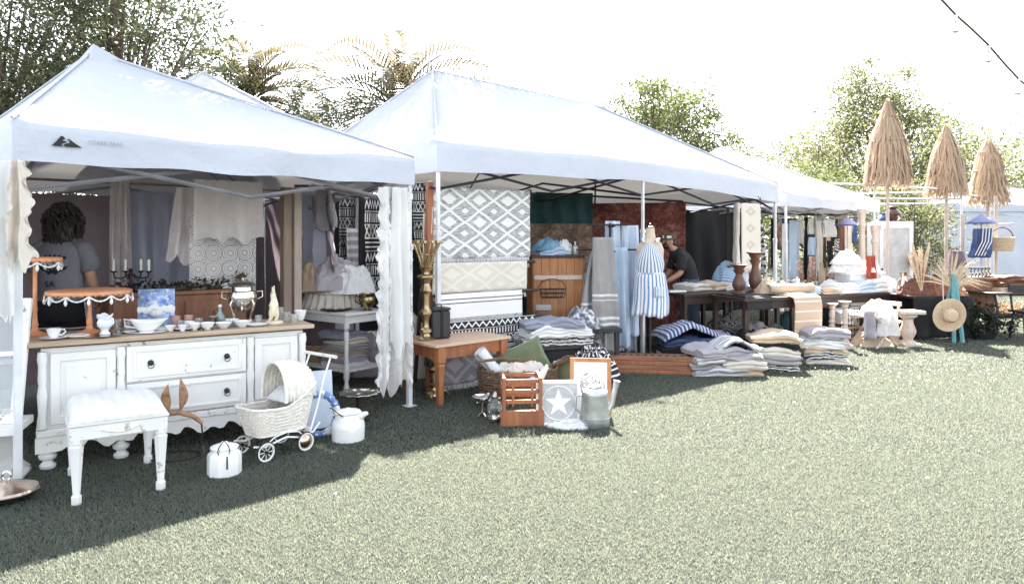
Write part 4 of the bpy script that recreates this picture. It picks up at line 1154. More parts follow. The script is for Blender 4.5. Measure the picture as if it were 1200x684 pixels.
# ruffled lace tablecloth on the front corner of the left tent
t = T('ruffled_tablecloth', 'long white ruffled lace tablecloth hanging from the left tent corner', 'tablecloth', at(463, 219, 6.3), 38)
P('cloth', sheet(.30, 1.82, .045, 2.2, 2, gather=.85, flare=1.08, hem=.14, nu=44, nv=110, su=11, sv=64, ruffle=.032), m_lace2, t)
P('overlay', sheet(.19, 1.45, .035, 1.7, 7, gather=.7, flare=1.15, hem=.16, nu=24, nv=50, su=6, sv=45), m_linen, t, loc=(.015, -.05, -.01))
P('ruffle', sheet(.10, 1.70, .02, .8, 4, hem=.1, nu=14, nv=120, su=4, sv=60, ruffle=.03), m_linen, t, loc=(-.125, -.03, -.01))
t = T('lace_garment', 'cream lace garment with frills hanging on the far left tent leg', 'garment', at(22, 188, 4.2), 20)
P('cloth', sheet(.10, .62, .035, 1.6, 3, gather=.6, flare=1.2, hem=.10, nu=22, nv=46, su=5, sv=20, ruffle=.03), m_linen2, t)
P('panel', sheet(.11, .95, .03, 1.2, 6, gather=.7, flare=.9, hem=.05, nu=14, nv=40, su=5, sv=20), m_linen, t, loc=(-.075, .03, .0))
# ------------------------------------------------------------------ in front of the dresser
# upholstered stool
t = T('stool', 'white painted stool with a padded cream seat in front of the dresser', 'stool', (-2.515, 4.435, 0), 34)
W_, D_, H_ = .51, .68, .455
P('frame', box1((0, 0, H_-.04), (W_, D_, .08)), m_wpaint2, t, bevel=.005)
mb = MB()
def seat(u, v):
    x, y = (u-.5)*2, (v-.5)*2
    b = ((1-x**4)*(1-y**4))**.5
    return (x*W_/2*1.01, y*D_/2*1.01, H_+.012+.075*b+.010*math.sin(x*9+y*3)*b)
mb.grid(seat, 26, 26)
m_seat = striped('cream_seat_fabric', (.78, .77, .74), (.73, .725, .71), 9, .5, 'u', wob=.05)
o = P('seat', mb, m_seat, t, solid=.012)
P('piping', tub([(W_/2*1.01*c, D_/2*1.01*s, H_+.008) for c, s in ((-1, -1), (0, -1), (1, -1), (1, 0), (1, 1), (0, 1), (-1, 1), (-1, 0))], .008, 6, closed=True), m_linen, t)
for sx in (-1, 1):
    for sy in (-1, 1):
        x, y = sx*(W_/2-.035), sy*(D_/2-.035)
        lg = MB()
        pr = [(.026, 0), (.028, .006), (.028, .05), (.021, .056), (.020, .06), (.037, H_-.14), (.040, H_-.12), (.030, H_-.115), (.030, H_-.105), (.038, H_-.10), (.038, H_-.075)]
        lg.lathe(pr, (x, y, 0), 8, M=TR(x, y, 0) @ RZ(22.5) @ TR(-x, -y, 0)); P('leg', lg, m_wpaint2, t, smooth=25)
P('swag', tub([((i/10-.5)*.20, -D_/2-.004, H_-.028-.026*math.sin(PI*i/10)) for i in range(11)], .006, 6), m_wpaint2, t)
P('swag', tub([(-W_/2-.004, (i/10-.5)*.20, H_-.028-.026*math.sin(PI*i/10)) for i in range(11)], .006, 6), m_wpaint2, t)

# leaning white window and pedestal at the far left
def window(label, loc, rz, w, h, tilt, bars):
    t = T('old_window', label, 'window frame', loc, rz)
    M = RX(-tilt)
    P('frame', frame_mb(w, h, .06, .038, M), m_wpaint, t, bevel=.004)
    for (kind, p) in bars:
        P('glazing_bar', box1((0, .019, p), (w-.118, .030, .032), M) if kind == 'h' else box1((p, .019, h/2), (.026, .030, h-.118), M), m_wpaint, t, bevel=.003)
    P('pane', box1((0, .019, h/2), (w-.116, .004, h-.116), M), m_glass, t)
window('old white window frame with flaking edges leaning at the far left', (-3.40, 4.36, .372), 16, .58, .80, 13, [('h', .44)])
window('second old white window leaning behind the first at the far left', (-3.52, 4.50, .372), 20, .62, .72, 9, [('h', .36)])
t = T('pedestal', 'white plant pedestal with a flared foot under the old windows', 'pedestal', (-3.38, 4.42, 0), 20)
P('top', box1((0, 0, .345), (.52, .36, .05)), m_wpaint, t, bevel=.006)
P('body', lat([(.30, .02), (.27, .05), (.215, .12), (.20, .2), (.20, .32)], n=4, M=TR(0, 0, 0) @ RZ(45), sx=1.1, sy=.8), m_wpaint, t, smooth=20)
P('base', box1((0, 0, .014), (.50, .34, .028)), m_wpaint, t, bevel=.005)
t = T('serving_dish', 'tarnished silver lidded serving dish on the grass at the far left', 'serving dish', (*gp(4, 584), 0), 0)
t.location = (-2.96, 4.10, 0); t.scale = (.84, .84, .84)
P('bowl', lat([(.06, 0), (.09, .008), (.15, .03), (.185, .065), (.192, .075), (.185, .08)], n=36), m_silver, t)
P('lid', lat([(.192, .082), (.185, .098), (.15, .112), (.09, .135), (.03, .147), (.012, .158), (.004, .16)], n=36), m_coppery, t)
P('ring_handle', tub([(.03*math.cos(2*PI*i/18), 0, .185+.03*math.sin(2*PI*i/18)) for i in range(18)], .0065, 8, closed=True), m_silver, t)

# twin husk ornament
t = T('husk_ornament', 'brown curved horn carrying two upright dry husks, behind the white stool', 'ornament', (*at(206, 520, 4.90)[:2], 0), 20)
P('horn', tub([(-.20, 0, .20), (-.16, 0, .27), (-.08, 0, .32), (.02, 0, .325), (.11, 0, .29), (.17, 0, .235)], [.012, .017, .020, .020, .017, .013], 10), m_tanleather, t)
def husk(x, h, s, tw):
    mb = MB()
    def fn(u, v):
        a = 2*PI*u; r_ = .038*math.sin(PI*min(1, v*1.02))**.8*(1+.16*math.sin(3*a+v*5))*(1.1-.4*v)
        return (x+r_*math.cos(a)*.8+.02*s*math.sin(PI*v), r_*math.sin(a)+.01*math.sin(v*4), .335+h*v)
    P('husk', mb.grid(fn, 18, 14, closeu=True), m_tanleather, t)
husk(-.045, .20, -1, 0); husk(.028, .235, 1, 0)
P('stand_ring', tub([(.16*math.cos(2*PI*i/28), .12*math.sin(2*PI*i/28), .02) for i in range(28)], .006, 6, closed=True), m_iron, t)
for x in (-.19, .165): P('stand_leg', tub([(x*.8, 0, .02), (x*1.05, 0, .13), (x, 0, .235)], .006, 6), m_iron, t)

# white lidded canister
t = T('canister', 'small white enamel milk canister with a wire latch on the grass', 'canister', (*gp(263, 555), 0), 20)
P('body', lat([(.100, 0), (.106, .006), (.106, .125), (.10, .142), (.082, .158), (.078, .168)], n=10), m_enamel, t, smooth=20)
P('lid', lat([(.082, .168), (.088, .172), (.088, .182), (.06, .194), (.025, .200), (.020, .212), (.006, .216)], n=24), m_enamel, t)
P('wire_latch', tub([(-.03, -.082, .15), (-.036, -.094, .17), (-.03, -.088, .20), (0, -.02, .225), (.03, -.088, .20), (.036, -.094, .17), (.03, -.082, .15)], .0035, 6), m_iron, t)
P('handle', tub([(.02, -.098, .14), (.02, -.104, .10), (.02, -.104, .06)], .005, 6), m_iron, t)
t = T('milk_pot', 'wide white enamel milk pot with a spout beside the doll pram', 'pot', (*gp(408, 515), 0), -10)
P('body', lat([(.115, 0), (.123, .006), (.126, .10), (.120, .145), (.098, .175), (.094, .205), (.102, .212), (.096, .212), (.09, .18), (.01, .17)], n=32), m_enamel, t)
P('lid', lat([(.10, .214), (.09, .224), (.03, .230), (.012, .245), (.004, .248)], n=24), m_wpaint2, t)
P('spout', tub([(.09, 0, .18), (.135, 0, .205), (.155, 0, .212)], [.028, .02, .014], 10), m_enamel, t)
P('bail_handle', tub([(0, -.10, .20), (-.03, -.115, .23), (-.09, -.10, .262), (-.12, -.06, .25)], .0045, 6), m_iron, t)
P('handle', tub([(-.10, 0, .19), (-.155, 0, .17), (-.15, 0, .09), (-.122, 0, .07)], .007, 6), m_enamel, t)
t = T('pie_stand', 'tarnished scalloped pie stand on a dark foot behind the milk pot', 'pie stand', (*at(421, 480, 5.95)[:2], 0), 0)
mb = MB()
mb.grid(lambda u, v: ((.02+.15*v)*(1+.05*math.sin(2*PI*u*12)*v)*math.cos(2*PI*u), (.02+.15*v)*(1+.05*math.sin(2*PI*u*12)*v)*math.sin(2*PI*u), .215+.02*v**3), 96, 6, closeu=True); P('plate', mb, m_silver, t, solid=.006)
P('foot', lat([(.09, 0), (.095, .012), (.03, .04), (.022, .12), (.03, .19), (.06, .213)], n=24), m_iron, t)

# wicker doll pram
t = T('doll_pram', 'white wicker doll pram with an arched hood and spoked wheels', 'pram', (-1.70, 5.05, 0), 52); t.scale = (.95, .95, .95)   # +x runs from the foot end to the hood
L_, Wd = .56, .30
zb, zt = .175, .36
def basket_pt(s, z):
    """s 0..1 round the basket, z 0..1 bottom to rim"""
    a = 2*PI*s; c, d = math.cos(a), math.sin(a)
    e = .38
    x = math.copysign(abs(c)**e, c); y = math.copysign(abs(d)**e, d)
    fl = .74+.26*z
    rim = zt+.05*max(0, -x)**2*.4+.16*max(0, x-.1)*(1 if True else 0)
    return Vector((x*L_/2*fl, y*Wd/2*(.80+.2*z), zb+(rim-zb)*z))
rows = 15
for k in range(rows):                                          # woven strands
    z = (k+.5)/rows; n = 84; pts = []
    for i in range(n):
        p = basket_pt(i/n, z); q = basket_pt(i/n, z); nrm = Vector((p.x, p.y*2, 0)).normalized()
        pts.append(p+nrm*.0045*(1 if (i//2+k) % 2 else -1))
    P('wicker_strand', tub(pts, .0058, 5, closed=True), m_wicker, t)
sk = MB()
sk.grid(lambda u, v: basket_pt(u, v)*1.0-Vector((0, 0, 0)), 60, 6, closeu=True); P('basket_lining', sk, m_wicker, t)
P('basket_floor', MB().add([basket_pt(i/40, .02) for i in range(40)], [tuple(range(40))]), m_wicker, t, solid=.006)
for i in range(42):
    P('wicker_stake', tub([basket_pt(i/42, 0), basket_pt(i/42, .5), basket_pt(i/42, 1)], .0042, 4), m_wicker, t)
P('rim_braid', tub([basket_pt(i/60, 1.02)+Vector((0, 0, .003*math.sin(i*2.1))) for i in range(60)], .011, 7, closed=True), m_wicker, t)
P('base_braid', tub([basket_pt(i/60, 0) for i in range(60)], .010, 7, closed=True), m_wicker, t)
# hood: woven half dome standing on the rear half of the rim, mouth towards the foot end
def hood_pt(a, b):
    """a 0..1 across the arch, b 0 mouth .. 1 back"""
    th = PI*a
    r1 = Wd/2*1.06; hh = .285
    k = math.cos(b*PI/2*.92)
    x = -.02+.30*math.sin(b*PI/2)
    return Vector((x, -r1*math.cos(th)*(.35+.65*k**.6), .40+hh*math.sin(th)**.75*(.25+.75*k**.7) + .02*b))
for k in range(14):
    b = k/13*.97; n = 44
    P('hood_strand', tub([hood_pt(i/n, b)+Vector((.004*(1 if (i//2+k) % 2 else -1), 0, .003*(1 if (i//2+k) % 2 else -1))) for i in range(n+1)], .0065, 5), m_wicker, t)
for i in range(1, 24):
    P('hood_stake', tub([hood_pt(i/24, j/8*.97) for j in range(9)], .0045, 4), m_wicker, t)
hd = MB(); hd.grid(lambda u, v: hood_pt(u, v*.97), 30, 12); P('hood_lining', hd, m_wicker, t, solid=.002)
P('hood_rim', tub([hood_pt(i/24, 0) for i in range(25)], .013, 8), m_wicker, t)
P('pillow', pillow(.25, .16, .09), m_linen, t, loc=(.06, 0, .43), rot=(R(62), 0, R(90)))
P('blanket', crumple(.30, .24, .10, 5, n=22), m_linen2, t, loc=(-.02, 0, .22))
# carriage
for y in (-.13, .13):
    P('chassis_rail', tub([(-.27, y, .125), (-.18, y, .105), (0, y, .14), (.14, y, .105), (.24, y, .13), (.30, y, .19)], .0075, 7), m_wflat, t)
    P('chassis_spring', tub([(-.19, y, .105), (-.10, y, .16), (.0, y, .175), (.10, y, .16), (.16, y, .11)], .0055, 6), m_wflat, t)
    P('handle_rod', tub([(.20, y, .11), (.27, y, .30), (.33, y*1.05, .52), (.40, y*1.05, .69)], .0075, 7), m_wflat, t)
P('handle_bar', tub([(.40, -.20, .69), (.40, .20, .69)], .014, 10), m_wpaint2, t)
for x in (-.19, .15):
    P('axle', tub([(x, -.16, .075), (x, .16, .075)], .006, 6), m_iron, t)
    for y in (-.16, .16):
        w_ = P('wheel', tub([(x+.062*math.cos(2*PI*i/26), y, .075+.062*math.sin(2*PI*i/26)) for i in range(26)], .008, 7, closed=True), m_wpaint2, t)
        P('tyre', tub([(x+.071*math.cos(2*PI*i/26), y, .075+.071*math.sin(2*PI*i/26)) for i in range(26)], .006, 6, closed=True), m_rubber, w_)
        P('hub', lat([(.014, -.012), (.014, .012)], (0, 0, 0), 12, M=TR(x, y, .075) @ RX(90)), m_iron, w_)
        if x < 0:
            for k in range(8): P('spoke', tub([(x, y, .075), (x+.060*math.cos(k*PI/4), y, .075+.060*math.sin(k*PI/4))], .003, 5), m_wpaint2, w_)
        else: P('hub_cap', lat([(.056, -.004), (.03, .012), (.004, .016)], (0, 0, 0), 20, M=TR(x, y, .075) @ RX(90 if y < 0 else -90)), m_coppery, w_)
# blue wreath and panel behind the pram
t = T('leaning_board', 'pale blue board leaning behind the doll pram', 'board', (*at(362, 506, 5.62)[:2], 0), 28)
P('board', box1((0, 0, .235), (.40, .018, .46), RX(-10)), plain('pale_blue_paint', (.52, .60, .70), (.62, .66, .70), rough=.6), t, bevel=.003)
t = T('rope_wreath', 'blue and white rope wreath propped against the pale blue board', 'wreath', (*at(375, 508, 5.45)[:2], .005), 24)
n = 20
for k in range(n):
    a0, a1 = 2*PI*k/n, 2*PI*(k+1)/n
    mm = m_blue_enamel if k % 4 else m_linen
    M = RX(-14)
    P('wrap', tub([M @ Vector((.135*math.cos(a0+(a1-a0)*j/4), 0, .165+.155*math.sin(a0+(a1-a0)*j/4))) for j in range(5)], [.024, .030, .031, .030, .024], 8), mm, t)
for k in range(14):
    a = 2*PI*k/14; P('shell', lat([(.012, -.004), (.010, .006), (.003, .010)], (0, 0, 0), 7, M=RX(-14) @ TR(.135*math.cos(a), -.032, .165+.155*math.sin(a)) @ RX(90)), m_linen, t)

# ------------------------------------------------------------------ white side table with linens
t = T('side_table', 'white turned leg side table with a low shelf, loaded with linen', 'side table', (-1.66, 7.0, 0), 53)
# x runs right (0..0.51), y runs back left (0..0.92)
P('top', box1((.255, .46, .775), (.56, .98, .03)), m_wpaint2, t, bevel=.006)
P('apron', box1((.255, .46, .72), (.50, .91, .08)), m_wpaint2, t, bevel=.004)
P('shelf', box1((.255, .46, .20), (.50, .91, .022)), m_wpaint2, t, bevel=.004)
for x in (.03, .48):
    for y in (.03, .89):
        P('leg', lat([(.02, 0), (.026, .012), (.03, .04), (.02, .07), (.018, .1), (.03, .13), (.03, .26), (.022, .28), (.028, .30), (.020, .33), (.024, .5), (.028, .58), (.02, .61), (.03, .63), (.03, .70)], (x, y, 0), 14), m_wpaint2, t)
S0 = Vector((-1.66, 7.0, 0)); su_, sv_ = uvec(53), uvec(143)
def onst(x, y, z=.792): p = S0+su_*x+sv_*y; return (p.x, p.y, z)
t = T('ruffled_linen', 'cream ruffled linen basket cloth on the white side table', 'linen', onst(.27, .58), 53)
mb = MB(); mb.grid(lambda u, v: ((.22+.05*v+.016*math.sin(2*PI*u*22)*(.4+v))*math.cos(2*PI*u), (.30+.05*v+.016*math.sin(2*PI*u*22)*(.4+v))*math.sin(2*PI*u), .17*(1-v)), 132, 5, closeu=True)
P('ruffle', mb, m_linen2, t, solid=.004); P('cover', crumple(.46, .60, .06, 8), m_linen2, t, loc=(0, 0, .165))
S('linen_heap', crumple(.60, .60, .30, 4, 3.0, ridge=1.0), m_tan, 'beige crumpled cloth on top of the ruffled linen', 'linen', onst(.24, .66, .985), 20, subd=1)
S('linen_heap', crumple(.56, .48, .34, 15, 3.4, ridge=1.0), m_lilac, 'mauve crumpled cloth at the peak of the linen pile', 'linen', onst(.27, .50, 1.0), 60, subd=1)
S('linen_heap', crumple(.52, .42, .27, 25, 3.6, ridge=1.0), m_linen, 'white crumpled cloth at the right of the linen pile', 'linen', onst(.33, .32, .96), 10, subd=1)
S('linen_heap', crumple(.46, .40, .22, 36, 3.6, ridge=1.0), m_linen2, 'cream crumpled cloth at the left end of the linen pile', 'linen', onst(.2, .84, .96), 10, subd=1)
S('shallow_dish', lat([(.08, 0), (.12, .01), (.15, .022), (.145, .024), (.01, .012)], n=30, sx=1.15), m_iron, 'black shallow dish at the front of the white side table', 'dish', onst(.09, .26, .791), 53)
t = T('brass_cup', 'polished brass loving cup with two handles on the white side table', 'cup', onst(.30, .02, .791), 20)
P('body', lat([(.05, 0), (.055, .008), (.03, .02), (.05, .05), (.072, .09), (.075, .13), (.068, .145), (.086, .18), (.080, .18), (.06, .14), (.01, .05)], n=28), m_brass, t)
for s in (-1, 1): P('handle', tub([(s*.07, 0, .13), (s*.12, 0, .165), (s*.125, 0, .10), (s*.06, 0, .06)], .007, 7), m_iron, t)
q = random.Random(3)
cols = [m_linen, m_lilac, m_tan, m_greycl, m_linen2, m_blueg, m_ltblue]
lab = ['white folded cloth at the bottom of the stack on the low shelf', 'lilac folded cloth second from the bottom on the low shelf', 'sand folded cloth in the middle of the stack on the low shelf', 'grey folded cloth above the sand one on the low shelf', 'cream folded cloth near the top of the low shelf stack', 'blue grey folded cloth on top of the low shelf stack']
z = .212
for i in range(6):
    h = q.uniform(.045, .07); S('folded_cloth', slab(.34, .34, h, 2, 60+i), cols[i], lab[i], 'folded cloth', onst(.25+q.uniform(-.02, .02), .32+q.uniform(-.02, .02), z), 53+q.uniform(-6, 6)); z += h
t = T('storage_basket', 'brown basket on the low shelf behind the doll pram handle', 'basket', onst(.25, .74, .212), 53)
for k in range(8): P('weave', tub([((.14+.004*k)*math.cos(2*PI*i/24), (.13+.004*k)*math.sin(2*PI*i/24), .012+k*.022) for i in range(24)], .012, 6, closed=True), m_tanwicker, t)
P('lining', crumple(.24, .24, .16, 6), m_linen, t, loc=(0, 0, .05))
# bags and boxes stacked on the grass behind the side table
S('cloth_bundle', crumple(.6, .5, .55, 41, 2.5, ridge=.7), m_lilac, 'lilac bundle heaped on the grass right behind the side table', 'bundle', onst(.85, .55, 0), 30, subd=1)
S('cloth_bundle', crumple(.55, .5, .9, 44, 2.2, ridge=.7), m_linen2, 'cream bundle heaped between side table and ruffled tablecloth', 'bundle', onst(.95, .12, 0), 30, subd=1)
t = T('carton', 'brown cardboard carton on the grass behind the side table', 'carton', onst(.3, 1.25, 0), 40)
P('box', box1((0, 0, .2), (.5, .4, .4)), m_tan, t, bevel=.004); P('flap', box1((.27, 0, .42), (.12, .38, .006), RY(-20)), m_tan, t)
# ------------------------------------------------------------------ orange table and candle stands
FX, FY, FA = -.67, 6.40, 42.5
t = T('side_table', 'orange brown wooden table with a faded top and tapered legs', 'table', (FX, FY, 0), FA)
TL, TW, TH = .86, .62, .565
for k in range(4): P('plank', box1((TL/2, TW*(k+.5)/4, TH-.014+.0006*k), (TL+.07, TW/4+.010, .026)), m_orangetop, t, bevel=.004)
P('apron', box1((TL/2, .05, TH-.085), (TL-.1, .024, .115)), m_orange, t); P('apron', box1((TL/2, TW-.05, TH-.085), (TL-.1, .024, .115)), m_orange, t)
P('apron', box1((.05, TW/2, TH-.085), (.024, TW-.1, .115)), m_orange, t); P('apron', box1((TL-.05, TW/2, TH-.085), (.024, TW-.1, .115)), m_orange, t)
for x in (.045, TL-.045):
    for y in (.045, TW-.045):
        P('leg', lat([(.030, 0), (.036, .02), (.048, TH-.23), (.054, TH-.20), (.048, TH-.185), (.058, TH-.17), (.058, TH-.03)], (0, 0, 0), 4, M=TR(x, y, 0) @ RZ(45)), m_orange, t, bevel=.005, smooth=20)
def ontab(x, y, z=TH+.002): p = Vector((FX, FY, 0))+uvec(FA)*x+uvec(FA+90)*y; return (p.x, p.y, z)
t = T('brass_candlestand', 'tall turned brass candle stand with a crown of splayed arms on the orange table', 'candle stand', ontab(.10, .34), 0)
P('column', lat([(.075, 0), (.08, .015), (.05, .035), (.042, .06), (.06, .075), (.06, .10), (.036, .12), (.03, .17), (.04, .22), (.062, .25), (.062, .27), (.036, .30), (.03, .36), (.036, .44), (.06, .47), (.045, .50), (.032, .54), (.05, .58), (.085, .60), (.085, .615), (.04, .63), (.03, .66)], n=10), m_brass, t, smooth=25)
P('cup', lat([(.03, .65), (.06, .68), (.07, .70), (.02, .70)], n=20), m_brass, t)
for k in range(11):
    a = 2*PI*k/11+.2; c, s = math.cos(a), math.sin(a)
    P('arm', tub([(.045*c, .045*s, .70), (.075*c, .075*s, .80), (.13*c, .13*s, .93)], [.012, .010, .012], 7), m_brass, t)
    P('socket', lat([(.012, -.01), (.022, .0), (.022, .022), (.012, .024)], (0, 0, 0), 10, M=TR(.13*c, .13*s, .93)), m_brass, t)
P('crown_ring', tub([(.085*math.cos(2*PI*i/24), .085*math.sin(2*PI*i/24), .82) for i in range(24)], .006, 6, closed=True), m_brass, t)
t = T('brass_pedestal', 'dark gilded pedestal standing on the grass under the orange table', 'pedestal', (*ontab(.22, .36)[:2], 0), 20)
P('column', lat([(.09, .02), (.085, .04), (.05, .06), (.045, .09), (.06, .12), (.042, .14), (.045, .24), (.075, .27), (.075, .30), (.05, .32), (.10, .36), (.11, .40), (.10, .43)], n=24), m_brass, t)
for k in range(3):
    a = 2*PI*k/3; P('foot', tub([(.05*math.cos(a), .05*math.sin(a), .06), (.11*math.cos(a), .11*math.sin(a), .05), (.13*math.cos(a), .13*math.sin(a), .012)], [.02, .016, .02], 8), m_brass, t)
for k in range(8):
    a = 2*PI*k/8; P('leaf', MB().blob((.085*math.cos(a), .085*math.sin(a), .34), (.02, .02, .05), 8, 6), m_iron, t)
t = T('black_box', 'black leather box standing on the left of the orange table', 'box', ontab(.26, .38), FA-8)
P('body', box1((0, 0, .135), (.20, .20, .27)), m_black, t, bevel=.018); P('lid', box1((0, 0, .285), (.206, .206, .028)), m_black, t, bevel=.012)
P('handle', tub([(-.05, 0, .298), (-.045, 0, .325), (.045, 0, .325), (.05, 0, .298)], .007, 7), m_black, t); P('strap', box1((0, -.102, .15), (.03, .006, .29)), m_charcoal, t)

# ------------------------------------------------------------------ hung rugs
u2, v2 = uvec(D2), uvec(D2+90); O2 = Vector((A2[0], A2[1], 0))
def t2(p, w_, z=0): q = O2+u2*p+v2*w_; return (q.x, q.y, z)
t = T('rug_rack', 'dark wooden ladder rack carrying the hung rugs at the middle tent', 'rack', t2(.75, .10), D2)
for x in (-.68, .68): P('post', tub([(x, .45, 0), (x, .16, 2.10)], .022, 8), m_darkwood, t)
for i, (y, z) in enumerate(((.16, 2.06), (.10, 1.27), (.04, .95), (-.02, .66))): P('rung', tub([(-.70, y, z), (.70, y, z)], .018, 8), m_darkwood, t); 
for x in (-.62, .62):
    P('bracket', tub([(x, .30, 1.27), (x, .10, 1.27)], .012, 6), m_darkwood, t); P('bracket', tub([(x, .35, .95), (x, .04, .95)], .012, 6), m_darkwood, t); P('bracket', tub([(x, .4, .66), (x, -.02, .66)], .012, 6), m_darkwood, t)
hang('hung_rug', 'cream and grey diamond rug with a long fringe, topmost of the hung rugs', 'rug', t2(.745, .23, 2.085), D2, 1.30, .76, m_rug1, fringe=.13, fm=m_linen, amp=.012, nf=1.5, seed=1, solid=.012, group='rugs hung on the ladder rack', topsag=.012)
hang('hung_rug', 'plain cream diamond rug below the topmost grey one', 'rug', t2(.68, .165, 1.285), D2, 1.24, .32, m_rug2, fringe=.09, fm=m_linen, amp=.012, nf=1.2, seed=2, solid=.012, group='rugs hung on the ladder rack', skew=-.01)
hang('hung_rug', 'white rug with thin black lines and a grey band', 'rug', t2(.62, .105, .965), D2, 1.12, .34, m_rug3, fringe=.05, fm=m_linen, amp=.010, nf=1.2, seed=3, solid=.012, group='rugs hung on the ladder rack')
hang('hung_rug', 'black and white patterned rug, lowest on the rack behind the orange table', 'rug', t2(.72, .045, .68), D2, 1.20, .42, m_mud2, amp=.015, nf=1.6, seed=4, solid=.012, group='rugs hung on the ladder rack')
hang('leaning_rug', 'mauve diamond rug with a white fringe seen under the orange table', 'rug', t2(.48, -.03, .42), D2-4, .95, .36, m_rug5, fringe=.085, fm=m_linen, amp=.02, nf=1.3, seed=5, solid=.012)
hang('cream_cloth', 'narrow cream cloth hanging at the left edge of the hung rugs', 'cloth', t2(.06, .28, 1.80), D2, .10, .65, m_linen2, amp=.02, nf=1, seed=6, flare=1.5)
S('wooden_post', box1((0, 0, 1.06), (.07, .05, 2.12)), m_redpost, 'reddish wooden post beside the left edge of the diamond rug', 'post', t2(.06, .24), D2, bevel=.005)
hang('mudcloth_strip', 'narrow black and white mudcloth strip hanging between the two tents', 'cloth', at(494, 214, 7.35), 35, .24, .70, m_mud, amp=.03, nf=1.2, seed=7, flare=.85, skew=.02)
hang('white_strip', 'white twisted cloth hanging beside the middle tent left leg', 'cloth', at(506, 212, 7.25), 35, .07, .55, m_linen, amp=.03, nf=1, seed=8, flare=.6, skew=-.03)

# ------------------------------------------------------------------ wooden cupboard and back cloths
t = T('plank_cupboard', 'honey coloured plank cupboard with a pale batten behind the rugs', 'cupboard', (*at(650, 470, 8.75)[:2], 0), 8)
for k in range(6): P('plank', box1((-.255+.102*k, -.20+.003*(k % 2), .66), (.099, .022, 1.28)), m_pine, t, bevel=.004)
P('batten', box1((0, -.219, 1.06), (.60, .018, .055)), m_palewood, t, bevel=.004); P('batten', box1((0, -.219, .30), (.60, .018, .055)), m_palewood, t, bevel=.004)
P('side', box1((-.305, .02, .65), (.02, .44, 1.30)), m_pine, t); P('side', box1((.305, .02, .65), (.02, .44, 1.30)), m_pine, t); P('back', box1((0, .23, .65), (.58, .02, 1.30)), m_pine, t)
P('top', box1((0, .02, 1.315), (.66, .50, .028)), m_darkwood, t, bevel=.004)
t = T('wire_basket', 'black wire basket hooked on the plank cupboard', 'wire basket', (*at(647, 345, 8.43)[:2], .83), 8)
for z, rx in ((0, .14), (.05, .155), (.10, .165)): P('hoop', tub([(rx*math.cos(2*PI*i/22), -.04+.06*math.sin(2*PI*i/22), z) for i in range(22)], .005, 5, closed=True), m_iron, t)
for k in range(9):
    a = 2*PI*k/9; P('wire', tub([(.14*math.cos(a), -.04+.06*math.sin(a), 0), (.165*math.cos(a), -.04+.065*math.sin(a), .10)], .004, 5), m_iron, t)
P('bail', tub([(.165*math.cos(PI*i/12), .0, .10+.12*math.sin(PI*i/12)) for i in range(13)], .005, 5), m_iron, t)
cp = at(650, 470, 8.75)
S('blue_textile', slab(.40, .34, .06, 2, 71, bulge=.02), m_ltblue, 'pale blue folded cloth under the crumpled blue ones on the cupboard', 'folded cloth', (cp.x-.03, cp.y, 1.33), 12)
S('blue_textile', crumple(.36, .30, .12, 9, ridge=.9), m_midblue, 'crumpled blue cloth on top of the plank cupboard', 'cloth', (cp.x-.08, cp.y, 1.385), 12, subd=1)
S('blue_textile', crumple(.20, .20, .13, 11, ridge=.9), m_linen, 'crumpled white cloth right on the plank cupboard', 'cloth', (cp.x+.12, cp.y-.05, 1.385), 12, subd=1)
for i, (px, h, m) in enumerate(((643, .18, m_china), (668, .15, m_zinc), (674, .17, m_zinc))):
    t = T('bottle', ['white bottle among the blue cloths on the cupboard', 'left metal flask at the right end of the cupboard top', 'right metal flask at the right end of the cupboard top'][i], 'bottle', (*at(px, 300, 8.75+(.14 if i == 0 else -.1))[:2], 1.33), 0)
    P('body', lat([(.03, 0), (.034, .01), (.034, h*.6), (.012, h*.75), (.012, h)], n=16), m, t); P('stopper', lat([(.014, h), (.014, h+.02)], n=12), m_iron, t)
hang('teal_backcloth', 'dark teal cloth hanging high at the back of the middle tent', 'backdrop', at(655, 226, 10.6), 8, 1.05, .75, m_teal, amp=.04, nf=4, seed=2, solid=.006)
hang('brown_kilim', 'brown patterned kilim hanging below the teal cloth', 'rug', at(655, 262, 10.3), 6, 1.0, .95, m_brownrug, amp=.03, nf=2.5, seed=3, solid=.008, su=1.5, sv=1.3)
hang('red_kilim', 'large worn red kilim hanging along the back of the middle tent', 'rug', at(728, 238, 11.2), -12, 2.0, 2.05, m_redrug, amp=.05, nf=3.5, seed=4, solid=.010, su=2.2, sv=2.4)
rail_line('dark rail holding the kilims at the back of the middle tent', at(628, 226, 10.75), at(800, 236, 11.1), .016, m_darkwood)

m_marble = plain('marbled_grey_cloth', (.62, .61, .63), (.10, .10, .12), rough=.9, scale=14, lo=.42, hi=.58)
